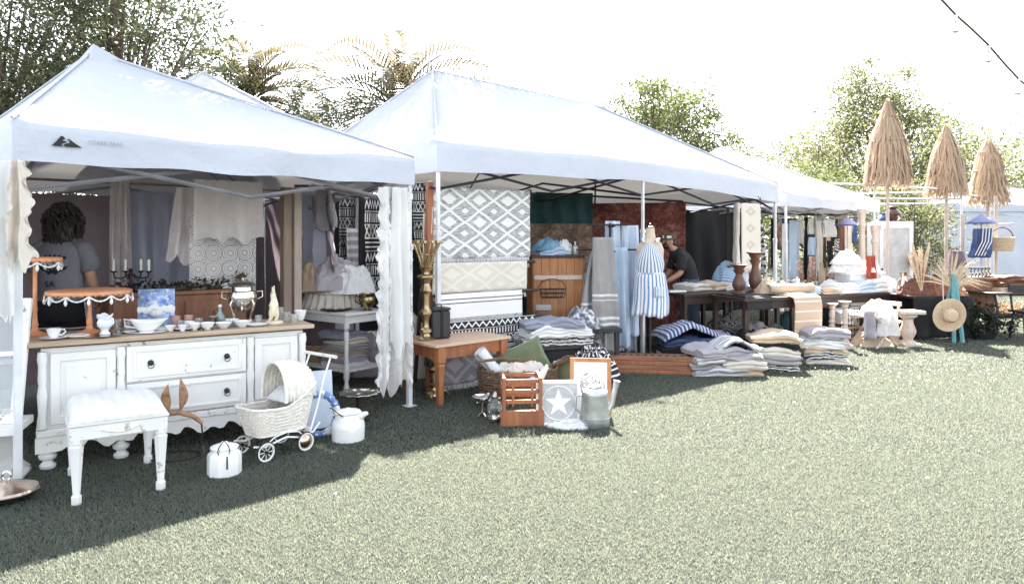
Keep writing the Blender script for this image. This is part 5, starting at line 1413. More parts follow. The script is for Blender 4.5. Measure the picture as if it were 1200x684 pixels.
# ------------------------------------------------------------------ heap of throws, basket, crate, plaques
b0 = lambda px, py, d: at(px, py, d)
t = T('woven_trunk', 'black trunk under the folded throws right of the orange table', 'trunk', (*gp(640, 446), 0), 20); t.location = (.42, 7.75, 0)
P('body', box1((0, 0, .17), (.95, .55, .34)), m_charcoal, t, bevel=.02); P('lid', box1((0, 0, .365), (.97, .57, .045)), m_black, t, bevel=.01)
S('folded_throw', slab(.80, .48, .09, 3, 81, bulge=.03), m_zebra, 'black and white folded throw at the bottom on the black trunk', 'throw', (.42, 7.72, .39), 16)
S('folded_throw', slab(.74, .44, .09, 3, 82, bulge=.03), m_linen, 'white folded throw in the middle on the black trunk', 'throw', (.46, 7.70, .48), 22)
t = T('folded_throw', 'dark mauve folded throw with a white fringe, topmost on the black trunk', 'throw', (.42, 7.68, .57), 14)
P('cloth', slab(.66, .42, .07, 2, 83, bulge=.03), m_blueg, t); fringes(t, .40, .05, .12, m_linen, 3, y=0, x0=0)
t.children[-1].rotation_euler = (0, 0, R(90)); t.children[-1].location = (.335, 0, 0)
S('draped_throw', crumple(.62, .50, .42, 18, 2.6, ridge=.7), m_mud4, 'black and white throw tumbling down right of the trunk', 'throw', (.86, 7.55, 0), 20, subd=1)
S('draped_throw', crumple(.5, .40, .30, 28, 3, ridge=.8), m_linen, 'white throw bunched on the grass in front of the trunk', 'throw', (.55, 7.28, 0), 30, subd=1)
S('grey_bundle', crumple(.40, .36, .26, 61, 3.4, ridge=.7), m_marble, 'marbled grey bundle at the foot of the plank cupboard', 'bundle', (.82, 8.15, .50), 10, subd=1)
t = T('low_bench', 'low black bench behind the trunk holding the grey bundle', 'bench', (.75, 8.25, 0), 8)
P('top', box1((0, 0, .47), (1.0, .45, .05)), m_black, t, bevel=.005)
for x in (-.45, .45):
    for y in (-.18, .18): P('leg', box1((x, y, .222), (.05, .05, .445)), m_black, t)
t = T('patterned_pouch', 'small patterned pouch with a rose panel by the cupboard foot', 'pouch', (.36, 8.12, .50), 0)
P('body', box1((0, 0, .10), (.18, .10, .20)), m_rust, t, bevel=.02); P('patterned_top', box1((0, -.002, .235), (.184, .104, .07)), m_mud3, t, bevel=.015)
t = T('pillow_cushion', 'moss green velvet pillow lying tilted in the basket', 'pillow', at(613, 424, 6.95), 8)
P('cover', pillow(.50, .38, .17), m_green, t, rot=(R(-28), R(-22), 0)); 
P('piping', tub([Vector((x, 0, z)) for x, z in ((-.235, -.175), (0, -.165), (.235, -.175), (.222, 0), (.235, .175), (0, .165), (-.235, .175), (-.222, 0))], .006, 6, closed=True), m_green, t, rot=(R(-28), R(-22), 0))
t = T('bolster_roll', 'pale rolled cloth with a grey border leaning left of the green pillow', 'roll', at(577, 430, 6.72), 0)
m_roll = striped('grey_bordered_linen', (.74, .74, .76), (.34, .34, .37), 3.2, .26, 'u', wob=.12)
mb = MB(); mb.grid(lambda u, v: ((.062+.004*math.sin(v*9))*math.cos(2*PI*u), (.062+.004*math.sin(v*7))*math.sin(2*PI*u), (v-.5)*.42), 24, 10, closeu=True)
P('roll', mb, m_roll, t, rot=(R(12), R(-38), 0)); 
for s in (-1, 1): P('roll_end', tub([((.056-.045*i/40)*math.cos(i*.6), (.056-.045*i/40)*math.sin(i*.6), s*.208) for i in range(41)], .005, 5), m_linen, t, rot=(R(12), R(-38), 0))
t = T('twig_basket', 'flat twig basket holding the green pillow', 'basket', (*gp(600, 490), 0), 12); t.location = (.06, 6.78, 0)
for k in range(10): P('twig', tub([((.36+.004*k)*math.cos(2*PI*i/30)+.008*math.sin(i*3+k), (.22+.004*k)*math.sin(2*PI*i/30), .03+.028*k+.006*math.sin(i*2.3+k*2)) for i in range(30)], .014, 6, closed=True), m_twig, t)
P('floor', lat([(.36, .02), (.36, .04)], n=24, sy=.62), m_twig, t)
for k in range(16):
    a = 2*PI*k/16; P('stake', tub([(.36*math.cos(a), .22*math.sin(a), .0), (.40*math.cos(a), .26*math.sin(a), .31)], .008, 5), m_twig, t)
P('filling', crumple(.66, .40, .20, 77, ridge=.6), m_linen2, t, loc=(0, 0, .16))
t = T('grapevine_wreath', 'brown grapevine wreath with a dark green filling right of the pillow', 'wreath', at(668, 436, 6.85)-Vector((0, 0, .16)), 5)
q = random.Random(8)
for k in range(26):
    ph = q.uniform(0, 6.28); rr = q.uniform(.13, .185); dz = q.uniform(-.03, .03)
    P('vine', tub([((rr+.012*math.sin(i*1.3+ph))*math.cos(2*PI*i/22), dz+.02*math.sin(i*.9+ph)-.16*math.sin(2*PI*i/22)*.3, .17+(rr*.86+.01*math.cos(i*1.7+ph))*math.sin(2*PI*i/22)) for i in range(22)], q.uniform(.004, .007), 5, closed=True), m_twig, t)
P('filling', MB().blob((0, .03, .15), (.15, .10, .13), 16, 10, .3, 3), m_green, t)
S('white_figure', skin_mesh('white_figure', [(0, 0, .03), (.05, 0, .05), (.10, 0, .07), (.13, 0, .11), (.14, -.01, .16), (.03, 0, 0), (.09, 0, .0), (-.04, 0, .08)], [(0, 1), (1, 2), (2, 3), (3, 4), (0, 5), (2, 6), (0, 7)], [.035, .032, .034, .026, .014, .014, .014, .01]), m_china, 'small white china animal on the edge of the twig basket', 'figurine', at(624, 447, 6.55), 15)

t = T('slatted_crate', 'reddish wooden open crate with cross slats standing on the grass', 'crate', (*gp(612, 499), 0), 4)
cw, chh, cd = .30, .40, .26
for x in (-cw/2, cw/2): P('side_board', box1((x, 0, chh/2), (.030, .05, chh)), m_orange, t, bevel=.004); P('side_board', box1((x, cd, chh/2), (.030, .05, chh)), m_orange, t, bevel=.004)
P('base_board', box1((0, .0, .065), (cw+.06, .045, .13)), m_orange, t, bevel=.005)
for z in (.20, .285, .37): P('slat', box1((0, 0, z), (cw-.034, .024, .032)), m_orange, t, bevel=.003); P('slat', box1((0, cd, z), (cw-.034, .024, .032)), m_orange, t, bevel=.003)
for x in (-cw/2, cw/2):
    for z in (.12, .25, .38): P('slat', box1((x, cd/2, z), (.02, cd-.055, .04)), m_orange, t, bevel=.003)
P('slat', box1((-.075, .012, .27), (.02, .018, .22)), m_orange, t, bevel=.003); P('slat', box1((.085, .012, .27), (.02, .018, .22)), m_orange, t, bevel=.003)
P('bottom', box1((0, cd/2, .03), (cw-.034, cd-.05, .02)), m_orange, t)
S('twig_bundle', MB().tube([(-.3, 0, 0), (-.1, .02, .02), (.1, -.01, .0), (.22, .02, .02)], [.012, .016, .016, .010], 6), m_twig, 'thick twig lying across the top of the wooden crate', 'twig', (*at(600, 455, 6.4)[:2], .42), 6)
t = T('star_plaque', 'square grey plaque with a white frame and a circled white star', 'plaque', (*gp(655, 499), 0), 3)
M = RX(-9); ps = .37
P('board', box1((0, .012, ps/2), (ps-.05, .014, ps-.05), M), m_stargrey, t)
P('frame', frame_mb(ps, ps, .030, .030, M @ TR(0, -.004, 0)), m_wpaint2, t, bevel=.003)
st = [(math.sin(PI*i/5)*(.118 if i % 2 == 0 else .047), math.cos(PI*i/5)*(.118 if i % 2 == 0 else .047)) for i in range(10)]
P('star', MB().prism([(x, z+ps/2) for x, z in reversed(st)], -.0015, .004, M), m_wflat, t, smooth=0)
P('circle', tub([M @ Vector((.137*math.cos(2*PI*i/40), .002, ps/2+.137*math.sin(2*PI*i/40))) for i in range(40)], .0055, 5, closed=True), m_wflat, t)
S('white_cloth', crumple(.36, .16, .05, 15, 4, ridge=.9), m_linen, 'white crumpled cloth on the grass before the star plaque', 'cloth', (*gp(672, 500), 0), 0)
t = T('framed_picture', 'wood framed botanical picture leaning behind the watering can', 'picture', (*gp(692, 488), 0), -6); M = RX(-10)
P('frame', frame_mb(.36, .50, .035, .03, M), m_pine, t, bevel=.004)
mb = MB(); mb.add([(-.15, .012, .03), (.15, .012, .03), (.15, .012, .47), (-.15, .012, .47)], [(0, 1, 2, 3)], M, [(0, 0), (1, 0), (1, 1), (0, 1)]); P('print', mb, m_picture, t)
P('backing', box1((0, .022, .25), (.33, .008, .47), M), m_brown, t)
t = T('watering_can', 'galvanised watering can with a high spout standing before the framed picture', 'watering can', (*gp(697, 499), 0), 5)
P('body', lat([(.118, 0), (.122, .006), (.122, .07), (.116, .076), (.110, .26), (.112, .268), (.105, .29), (.07, .315), (.05, .322), (.01, .322)], n=32), m_zinc, t)
P('band', tub([(.122*math.cos(2*PI*i/32), .122*math.sin(2*PI*i/32), .078) for i in range(32)], .006, 6, closed=True), m_zinc, t)
P('spout', tub([(.09, 0, .10), (.14, 0, .18), (.17, 0, .30), (.185, 0, .37)], [.034, .026, .020, .030], 12), m_zinc, t)
P('top_handle', tub([(-.10, 0, .28)]+[(-.02+.10*math.cos(PI*(1-i/10)), 0, .30+.12*math.sin(PI*i/10)) for i in range(1, 10)]+[(.075, 0, .30)], .010, 8), m_zinc, t)
P('side_handle', tub([(-.10, 0, .26), (-.155, 0, .25), (-.165, 0, .16), (-.11, 0, .10)], .010, 8), m_zinc, t)
P('collar', lat([(.055, .315), (.06, .33), (.05, .335)], n=24), m_zinc, t)
# silver tray stands and lantern on the grass
t = T('footed_compote', 'small silver footed compote on the grass left of the lantern', 'compote', (*gp(565, 487), 0), 0)
P('foot', lat([(.05, 0), (.055, .008), (.018, .03), (.012, .09), (.02, .13)], n=20), m_silver, t); P('bowl', lat([(.02, .125), (.06, .14), (.095, .17), (.09, .172), (.05, .15), (.005, .145)], n=26), m_silver, t)
t = T('glass_lantern', 'dark metal lantern with a glass chimney standing left of the crate', 'lantern', (*gp(580, 493), 0), 0)
P('base', lat([(.07, 0), (.078, .01), (.078, .035), (.05, .05), (.045, .06)], n=24), m_silver, t)
P('chimney', lat([(.045, .06), (.065, .09), (.066, .13), (.04, .18), (.026, .20)], n=22), m_glass, t)
P('burner', lat([(.03, .058), (.03, .08), (.012, .10), (.008, .13)], n=14), m_iron, t)
P('cap', lat([(.03, .2), (.034, .21), (.02, .235), (.008, .25)], n=16), m_silver, t)
P('bail', tub([(.075*math.cos(PI*i/12), 0, .06+.20*math.sin(PI*i/12)) for i in range(13)], .004, 6), m_iron, t)
for sx in (-1, 1): P('guard', tub([(sx*.07, 0, .04), (sx*.075, 0, .12), (sx*.05, 0, .20)], .005, 6), m_iron, t)
t = T('silver_teapot', 'small dark silver teapot on the grass behind the lantern', 'teapot', (*gp(572, 476), 0), 10)
P('body', lat([(.05, 0), (.08, .03), (.085, .07), (.05, .10), (.02, .105)], n=22), m_silver, t); P('lid_knob', lat([(.02, .105), (.012, .125), (.004, .13)], n=12), m_silver, t)
P('spout', tub([(.07, 0, .05), (.12, 0, .08), (.135, 0, .11)], [.018, .012, .008], 8), m_silver, t); P('handle', tub([(-.06, 0, .09), (-.12, 0, .09), (-.11, 0, .04), (-.07, 0, .03)], .007, 6), m_silver, t)
# ------------------------------------------------------------------ towel stand and dress form
c = at(715, 410, 8.45)
t = T('towel_rack', 'dark metal rack carrying the hanging towels beside the dress form', 'rack', (c.x, c.y, 0), 12)
P('pole', tub([(0, 0, 0), (0, 0, 1.72)], .016, 8), m_iron, t)
for z, L_ in ((1.70, .30), (1.40, .42)):
    P('arm', tub([(-L_, 0, z), (L_*.8, 0, z)], .010, 7), m_iron, t); P('arm', tub([(0, -.16, z-.02), (0, .16, z-.02)], .010, 7), m_iron, t)
for k in range(4): P('foot', tub([(0, 0, .05), (.22*math.cos(k*PI/2+.5), .22*math.sin(k*PI/2+.5), .01)], .012, 6), m_iron, t)
def towel(lab, px, py, d, rz, w_, h, m, **k):
    return hang('hanging_towel', lab, 'towel', at(px, py, d), rz, w_, h, m, group='towels on the dark rack', solid=.008, **k)
towel('long grey towel with white bands in the middle of the towel rack', 706, 278, 8.28, 10, .27, 1.12, m_towel, amp=.03, nf=1.4, seed=1, flare=1.18, skew=.05, gather=.85)
towel('grey towel slanting down at the left of the towel rack', 700, 290, 8.42, 20, .22, 1.10, m_towel, amp=.045, nf=1.6, seed=2, flare=1.5, skew=-.12, gather=.6)
towel('grey and white towel behind the slanting one on the rack', 692, 320, 8.55, 24, .18, .98, m_greycl, amp=.04, nf=1.3, seed=3, flare=1.4, skew=-.10)
towel('blue and white striped towel at the top left of the rack', 718, 259, 8.50, 6, .18, .62, m_bluestripe2, amp=.03, nf=1.5, seed=4, flare=1.1)
towel('pale blue striped towel next to the tent leg', 738, 264, 8.55, 6, .20, 1.35, m_bluestripe2, amp=.04, nf=1.7, seed=5, flare=1.25)
towel('pale blue long towel between grey towels and dress form', 727, 290, 8.36, 6, .18, 1.20, m_ltblue, amp=.04, nf=1.6, seed=6, flare=1.1, skew=.04)
towel('white linen towel hem showing below the grey towels at left', 700, 372, 8.46, 10, .24, .34, m_linen, amp=.03, nf=1.6, seed=7, hem=.04)
towel('white towel hem showing below the long grey towel', 720, 378, 8.40, 10, .22, .34, m_linen, amp=.03, nf=1.6, seed=8, hem=.05)
towel('denim blue towel hanging lowest beside the dress form stand', 738, 365, 8.62, 10, .16, .50, m_blueg, amp=.03, nf=1.3, seed=9)
fr_t = T('towel_fringe', 'knotted white fringe hanging below the white towel hems', 'fringe', at(712, 403, 8.40), 10); fringes(fr_t, .30, 0, .16, m_linen, 4, r=.006, step=.02)

c = at(762, 412, 8.25)
t = T('dress_form', 'pale dress form on a stand wearing a blue and white striped apron dress', 'mannequin', (c.x, c.y, 0), -14)
def loft(secs, n=36, M=None):
    """secs: (z, cx, cy, rx, ry)"""
    mb = MB(); m = len(secs)-1
    def fn(u, v):
        x = v*m; i = min(int(x), m-1); f = x-i; f = f*f*(3-2*f)*.4+f*.6
        a_, b_ = secs[i], secs[i+1]; q = [a_[k]+(b_[k]-a_[k])*f for k in range(5)]
        a = 2*PI*u
        return (q[1]+q[3]*math.cos(a), q[2]+q[4]*math.sin(a), q[0])
    return mb.grid(fn, n, m*5, M, closeu=True)
m_form = plain('dress_form_canvas', (.62, .50, .38), (.54, .43, .32), rough=.8, bump=.1)
P('torso', loft([(.78, 0, 0, .15, .11), (.92, 0, 0, .155, .118), (1.10, 0, 0, .122, .096), (1.28, 0, -.01, .15, .112), (1.40, 0, -.005, .158, .10), (1.48, 0, 0, .13, .085), (1.53, 0, .005, .065, .06), (1.60, 0, .005, .052, .052), (1.66, 0, 0, .05, .05), (1.665, 0, 0, .002, .002)]), m_form, t)
P('neck_cap', lat([(.05, 1.66), (.045, 1.675), (.012, 1.69), (.012, 1.71), (.004, 1.715)], n=18), m_darkwood, t)
P('stand_pole', tub([(0, 0, .12), (0, 0, .80)], .014, 8), m_iron, t)
for k in range(3):
    a = 2*PI*k/3+.4; P('stand_leg', tub([(0, 0, .20), (.16*math.cos(a), .16*math.sin(a), .06), (.25*math.cos(a), .25*math.sin(a), .012)], .012, 7), m_iron, t)
sk = MB()
def skirt(u, v):
    a = 2*PI*u
    fold = .016*math.sin(a*7+1.3*math.sin(a*2))+.012*math.sin(a*12+2*math.sin(a*3)+1)+.02*fbm((math.cos(a)*2, math.sin(a)*2, v))
    r0 = .140+.040*v**.5+fold*.7*v**.8
    return (r0*1.14*math.cos(a)+.012*v*math.sin(v*4), r0*.86*math.sin(a), 1.13-.50*v+.014*math.sin(a*3+1)*v+.01*math.sin(a*9)*v)
sk.grid(skirt, 96, 12, closeu=True, su=1.9, sv=1)
P('skirt', sk, m_bluestripe, t, solid=.005)
bo = MB()
def bodice(u, v):
    z = 1.12+.34*v; a = -PI/2+(u-.5)*PI*(1.35-.95*v**.7)
    rx = .130+.030*math.sin(PI*min(1, v*.95))+.008; ry = .104+.024*math.sin(PI*min(1, v*.9))+.006
    return (rx*math.cos(a), ry*math.sin(a)-.008, z+.02*math.cos((u-.5)*2*PI)*v)
bo.grid(bodice, 30, 12, su=.9, sv=1); P('bodice', bo, m_bluestripe, t, solid=.005)
P('waistband', tub([(.146*math.cos(2*PI*i/30), .118*math.sin(2*PI*i/30)-.003, 1.128) for i in range(30)], .012, 6, closed=True), m_bluestripe2, t)
for s in (-1, 1):
    st_ = MB(); 
    def strap(u, v, s=s):
        x = s*(.075+.02*math.sin(PI*v))+(u-.5)*.045; y = -.112+.20*v; z = 1.455+.085*math.sin(PI*(.15+.8*v))
        return (x, y, z)
    P('strap', st_.grid(strap, 3, 10, su=.08), m_bluestripe, t, solid=.005)
P('pocket', MB().grid(lambda u, v: (.06+.10*u, -.175-.012*v-.01*math.sin(PI*u), .98-.12*v), 4, 4, su=.2), m_bluestripe2, t, solid=.004)
# ------------------------------------------------------------------ carved boards and stacked textiles
q = random.Random(4); z = 0
labs = ['reddish carved wooden board at the bottom of its stack', 'reddish carved wooden board second from the bottom', 'reddish carved wooden board third from the bottom', 'carved reddish board on top, with dark notches along its face']
for i in range(4):
    cb = at(768, 430, 8.05)
    L_ = 1.46-.06*i; x0 = -L_*.55
    t = T('carved_board', labs[i], 'board', (cb.x+.02-.02*i+q.uniform(-.01, .01), cb.y+.02*i, z), -9+q.uniform(-1, 1), 'carved boards stacked on the grass')
    bb = MB(); bb.prism([(-L_/2, 0), (L_/2, 0), (L_/2-.05, .045), (-L_/2+.05, .045)], -.13, .13)
    P('board', bb, m_brownx if i % 2 else m_orange, t, bevel=.004)
    if i == 3:
        for k in range(13): P('notch', MB().blob((-L_/2+.16+k*.082, -.02, .046), (.022, .045, .004), 10, 5, .2), m_darkwood, t)
    z += .0475
def stack(px, py, d, items, rz=0, group=None, x=None):
    c = at(px, py, d); z = 0
    for (nm, lab, w_, dp, h, m, lobes, sd) in items:
        S(nm, slab(w_, dp, h, lobes, sd, bulge=.022, rot=.05), m, lab, 'folded textile', (c.x+rnd.uniform(-.02, .02), c.y+rnd.uniform(-.02, .02), z), rz+rnd.uniform(-7, 7), group)
        z += h*.98
    return (c.x, c.y, z)
p = stack(812, 412, 9.0, [('folded_quilt', 'indigo striped quilt at the bottom of the blue quilt pile', .80, .55, .10, m_indigo, 2, 101), ('folded_quilt', 'black folded quilt in the middle of the blue quilt pile', .84, .55, .08, m_charcoal, 2, 102), ('folded_quilt', 'dark blue folded quilt under the peaked striped quilt', .86, .58, .08, m_navy, 2, 103)], 8)
mb = MB()
def peak(u, v):
    x, y = (u-.5)*.98, (v-.5)*.62
    z = .20*max(0, 1-abs(x+.12)/.46)**1.2*(1-.35*v)+.025*fbm((x*4, y*4, 3))+.03*math.sin(v*PI)
    e = max(abs(u-.5), abs(v-.5))*2
    return (x, y, z-.06*max(0, e-.86)/.14)
mb.grid(peak, 40, 20, su=1.4, sv=1)
S('peaked_quilt', mb, m_indigo, 'indigo and white striped quilt folded to a peak on top of its pile', 'quilt', (p[0], p[1], p[2]+.04), 8, solid=.02)
p = stack(838, 436, 8.05, [('folded_rug', 'pale striped rug at the bottom of the front rug pile', .62, .52, .075, m_greystripe, 2, 111), ('folded_rug', 'grey rug second from the bottom of the front rug pile', .64, .50, .07, m_greycl, 2, 112), ('folded_rug', 'white edged rug in the middle of the front rug pile', .60, .50, .07, m_greystripe, 2, 113), ('folded_rug', 'lilac grey rug high on the front rug pile', .60, .48, .07, m_lilac, 2, 114)], 6)
mb = MB(); mb.grid(lambda u, v: ((u-.5)*.52+.03*v, (v-.5)*.44, .10*math.sin(PI*min(1, u*1.15))**1.3+.02*fbm((u*3, v*3, 1))), 26, 16)
S('arched_rug', mb, m_greystripe, 'grey and white striped rug arched over the top of the front rug pile', 'rug', (p[0]+.20, p[1]-.02, p[2]+.015), 6, solid=.025)
p2_ = stack(868, 438, 8.0, [('folded_rug', 'taupe rug at the bottom right of the front rug pile', .46, .48, .08, m_tan, 2, 116), ('folded_rug', 'white rug above the taupe one at the right front', .46, .46, .08, m_linen2, 2, 117), ('folded_rug', 'dark grey rug above the white one at the right front', .44, .46, .07, m_greycl, 2, 118)], -4)
p = stack(905, 434, 8.35, [('folded_rug', 'black and white rug at the bottom of the second rug pile', .56, .5, .08, m_zebra, 2, 121), ('folded_rug', 'grey rug in the lower half of the second rug pile', .58, .5, .09, m_greycl, 2, 122), ('folded_rug', 'pale rug in the middle of the second rug pile', .56, .5, .08, m_linen2, 2, 123), ('folded_rug', 'dark rug under the sand coloured top of the second rug pile', .56, .5, .07, m_charcoal, 2, 124), ('folded_rug', 'sand coloured rug on top of the second rug pile', .58, .52, .08, m_tan, 2, 125)], -8)
p = stack(960, 425, 8.75, [('folded_rug', 'cream rug at the bottom of the rightmost rug pile', .54, .5, .07, m_linen2, 2, 131), ('folded_rug', 'black and white rug second in the rightmost rug pile', .54, .5, .06, m_zebra, 2, 132), ('folded_rug', 'sand rug third in the rightmost rug pile', .54, .5, .07, m_tan, 2, 133), ('folded_rug', 'white rug fourth in the rightmost rug pile', .52, .5, .07, m_linen, 2, 134), ('folded_rug', 'grey striped rug fifth in the rightmost rug pile', .52, .5, .06, m_greystripe, 2, 135), ('folded_rug', 'pale grey rug on top of the rightmost rug pile', .50, .5, .07, m_lilac, 2, 136)], -4)

# dark table with cloths behind the dress form, where the man works
c = Vector((2.75, 9.75, 0))
def table(label, loc, rz, w_, d_, h, m, leg=.05, cat='table', name='display_table', skirt_=None):
    t = T(name, label, cat, loc, rz)
    P('top', box1((0, 0, h-.02), (w_, d_, .04)), m, t, bevel=.005)
    for x in (-w_/2+.06, w_/2-.06):
        for y in (-d_/2+.06, d_/2-.06): P('leg', box1((x, y, (h-.04)/2), (leg, leg, h-.04)), m, t)
    P('apron', box1((0, -d_/2+.05, h-.09), (w_-.14, .02, .1)), m, t)
    if skirt_: P('table_skirt', sheet(w_*.98, h*.93, .03, w_*3, 5), skirt_, t, loc=(0, -d_/2-.02, h-.005), solid=.006)
    return t
table('dark work table behind the dress form loaded with cloths', (c.x, c.y, 0), 30, 1.7, .8, .82, m_darkwood)
S('open_book', box1((0, 0, .012), (.26, .2, .024)), m_china, 'white open notebook on the work table before the man', 'book', (*at(790, 340, 9.35)[:2], .822), 20, bevel=.004)
for i, (px, m, lab, h) in enumerate(((812, m_linen2, 'cream folded cloth at the left of the work table', .09), (835, m_tan, 'sand folded cloth in the middle of the work table', .10), (850, m_linen, 'white folded cloth at the right of the work table', .08))):
    S('folded_cloth', slab(.36, .34, h, 2, 141+i), m, lab, 'folded cloth', (*at(px, 345, 9.6+.12*i)[:2], .823), 30+i*6)
for i, (x, y, h, m, lab) in enumerate(((2.25, 9.3, .5, m_charcoal, 'dark cloth bundle under the left half of the work table'), (2.9, 9.6, .55, m_mud3, 'patterned dark bundle under the right half of the work table'), (3.25, 9.35, .42, m_lilac, 'mauve bundle on the grass at the right of the work table'))):
    S('dark_bundle', crumple(.7, .55, h, 151+i, 2.6, ridge=.8), m, lab, 'bundle', (x, y, 0), 20*i, subd=1)
bl = at(855, 300, 10.4); S('blue_bundle', crumple(.5, .4, .45, 160, 2.5, ridge=.6), striped('blue_check', (.20, .33, .48), (.45, .58, .68), 9, .5, 'v'), 'blue checked bundle just right of the man', 'bundle', (bl.x, bl.y, .82), 0, subd=1)
table('dark table carrying the blue checked bundle', (bl.x+.1, bl.y+.05, 0), 30, 1.0, .55, .815, m_darkwood)

# draped table with wooden candlesticks
c = at(893, 395, 9.1)
t = table('table draped with sand coloured rugs and carrying turned candlesticks', (c.x, c.y, 0), 22, 1.15, .7, .80, m_darkwood)
def drape(w_, d_, over, seed):
    """rug lying on a table top and hanging over its front edge"""
    mb = MB()
    def fn(u, v):
        L_ = d_+over; s = v*L_; x = (u-.5)*w_
        if s < d_: return (x, d_/2-s, .012+.012*fbm((x*4, s*4, seed)))
        k = s-d_; return (x+.02*math.sin(k*5+seed), -d_/2-.03-.08*min(1, k/.1)*.4-.03*math.sin(u*7+seed)*k, .012-k)
    return mb.grid(fn, 26, 30, su=1, sv=2)
S('draped_rug', drape(.44, .66, .55, 1), m_tanstripe, 'sand rug with pale lines hanging over the right front of the candlestick table', 'rug', (c.x+.33, c.y+.10, .802), 22, solid=.014)
S('draped_rug', drape(.40, .60, .16, 4), m_charcoal, 'dark cloth over the left half of the candlestick table', 'cloth', (c.x-.30, c.y-.10, .802), 22, solid=.012)
S('rolled_rug', MB().grid(lambda u, v: ((v-.5)*.62, (.062+.004*math.sin(v*9))*math.cos(2*PI*u), .07+(.058+.004*math.sin(v*7))*math.sin(2*PI*u)), 20, 10, closeu=True), m_tan, 'rolled sand rug lying on top of the draped sand rug', 'rug', (c.x+.36, c.y-.02, .818), 10, solid=.004)
S('blanket_heap', crumple(.34, .3, .16, 171, 3, ridge=.8), m_tan, 'tan crumpled blanket at the foot of the taller candlestick', 'blanket', (c.x+.10, c.y+.08, .82), 22, subd=1)
def candlestick(lab, px, py, d, h, rz=0):
    p = at(px, py, d); t = T('candlestick', lab, 'candlestick', (p.x, p.y, .825), rz, 'turned wooden candlesticks')
    k = h
    P('foot', lat([(.085, 0), (.09, .02), (.06, .04), (.045, .055)], n=24), m_candle, t)
    P('stem', lat([(.045, .05), (.07, .05+.06*k), (.088, .05+.20*k), (.08, .05+.32*k), (.05, .05+.50*k), (.042, .05+.60*k), (.06, .05+.68*k), (.075, .05+.74*k), (.052, .05+.78*k), (.070, .05+.84*k), (.088, .05+.90*k)], n=26), m_candle, t)
    P('pan', lat([(.07, .05+.89*k), (.11, .05+.93*k), (.115, .05+.955*k), (.02, .05+.955*k)], n=26), m_candle, t)
candlestick('shorter dark turned wooden candlestick, left of the pair', 866, 345, 8.95, .34)
candlestick('taller dark turned wooden candlestick with a wide pan, right of the pair', 885, 345, 9.25, .50)
for i, (dx, m, lab, h) in enumerate(((-.22, m_charcoal, 'black bundle under the left of the candlestick table', .40), (.10, m_mud3, 'patterned cloth pile in the middle under the candlestick table', .48), (.34, m_tan, 'sand cloth pile at the right under the candlestick table', .3))):
    S('cloth_pile', crumple(.52, .5, h, 181+i, 2.8, ridge=.7), m, lab, 'cloth pile', (c.x+dx, c.y-.05, 0), 0, subd=1)

# cream cloth hung from the right end of the middle tent
t = hang('hanging_runner', 'cream runner with small brown motifs hanging at the right end of the middle tent', 'runner', t2(5.42, -.05, 2.05), D2-6, .42, .98, m_creambrown, amp=.012, nf=1, seed=3, solid=.012, fringe=.05, fm=m_linen2)
hang('hanging_runner', 'cream runner seen edge on, left of the runner with motifs', 'runner', t2(5.16, .0, 2.05), D2+48, .20, .90, m_linen2, amp=.03, nf=1.3, seed=4, solid=.02)
hang('white_runner', 'plain white cloth hanging below the cream runner', 'cloth', t2(5.40, .12, 1.16), D2-6, .36, .42, m_linen, amp=.02, nf=1.4, seed=5, solid=.008, hem=.04)
t = T('dark_stand', 'thin dark post behind the cream runner', 'post', t2(5.22, .2), 0); P('post', tub([(0, 0, 0), (0, 0, 2.0)], .022, 8), m_iron, t); P('foot', lat([(.12, 0), (.12, .02), (.03, .03)], n=18), m_iron, t); P('cross_arm', tub([(-.05, -.15, 1.12), (.5, .25, 1.13)], .012, 6), m_iron, t)
t = T('wire_clip', 'black twisted wire clip on the tent hem above the cream runner', 'clip', t2(5.60, -.09, 2.10), D2)
P('wire', tub([(-.04, 0, .06), (0, -.01, 0), (.03, 0, .05), (.0, -.01, -.0), (.01, 0, -.05), (.035, 0, -.07)], .006, 5), m_black, t)
hang('zebra_scarf', 'black and white scarf gathered at its top in the gap before the right tent', 'scarf', at(888, 254, 11.6), 20, .34, .95, m_zebra, amp=.07, nf=2.5, seed=6, solid=.008, gather=.3, flare=1.0)
hang('dark_backcloth', 'black cloth wall hanging behind the man', 'backdrop', at(845, 248, 12.4), 20, 1.55, 1.75, m_charcoal, amp=.04, nf=4, seed=8, solid=.008)
hang('side_curtain', 'pale striped curtain strip hanging between red kilim and black cloth', 'curtain', at(797, 240, 11.9), 10, .22, .62, m_greystripe, amp=.04, nf=2, seed=9, solid=.006)
t = rail_line('rail holding the black cloth wall', at(796, 247, 12.1), at(902, 247, 12.7), .014, m_darkwood)

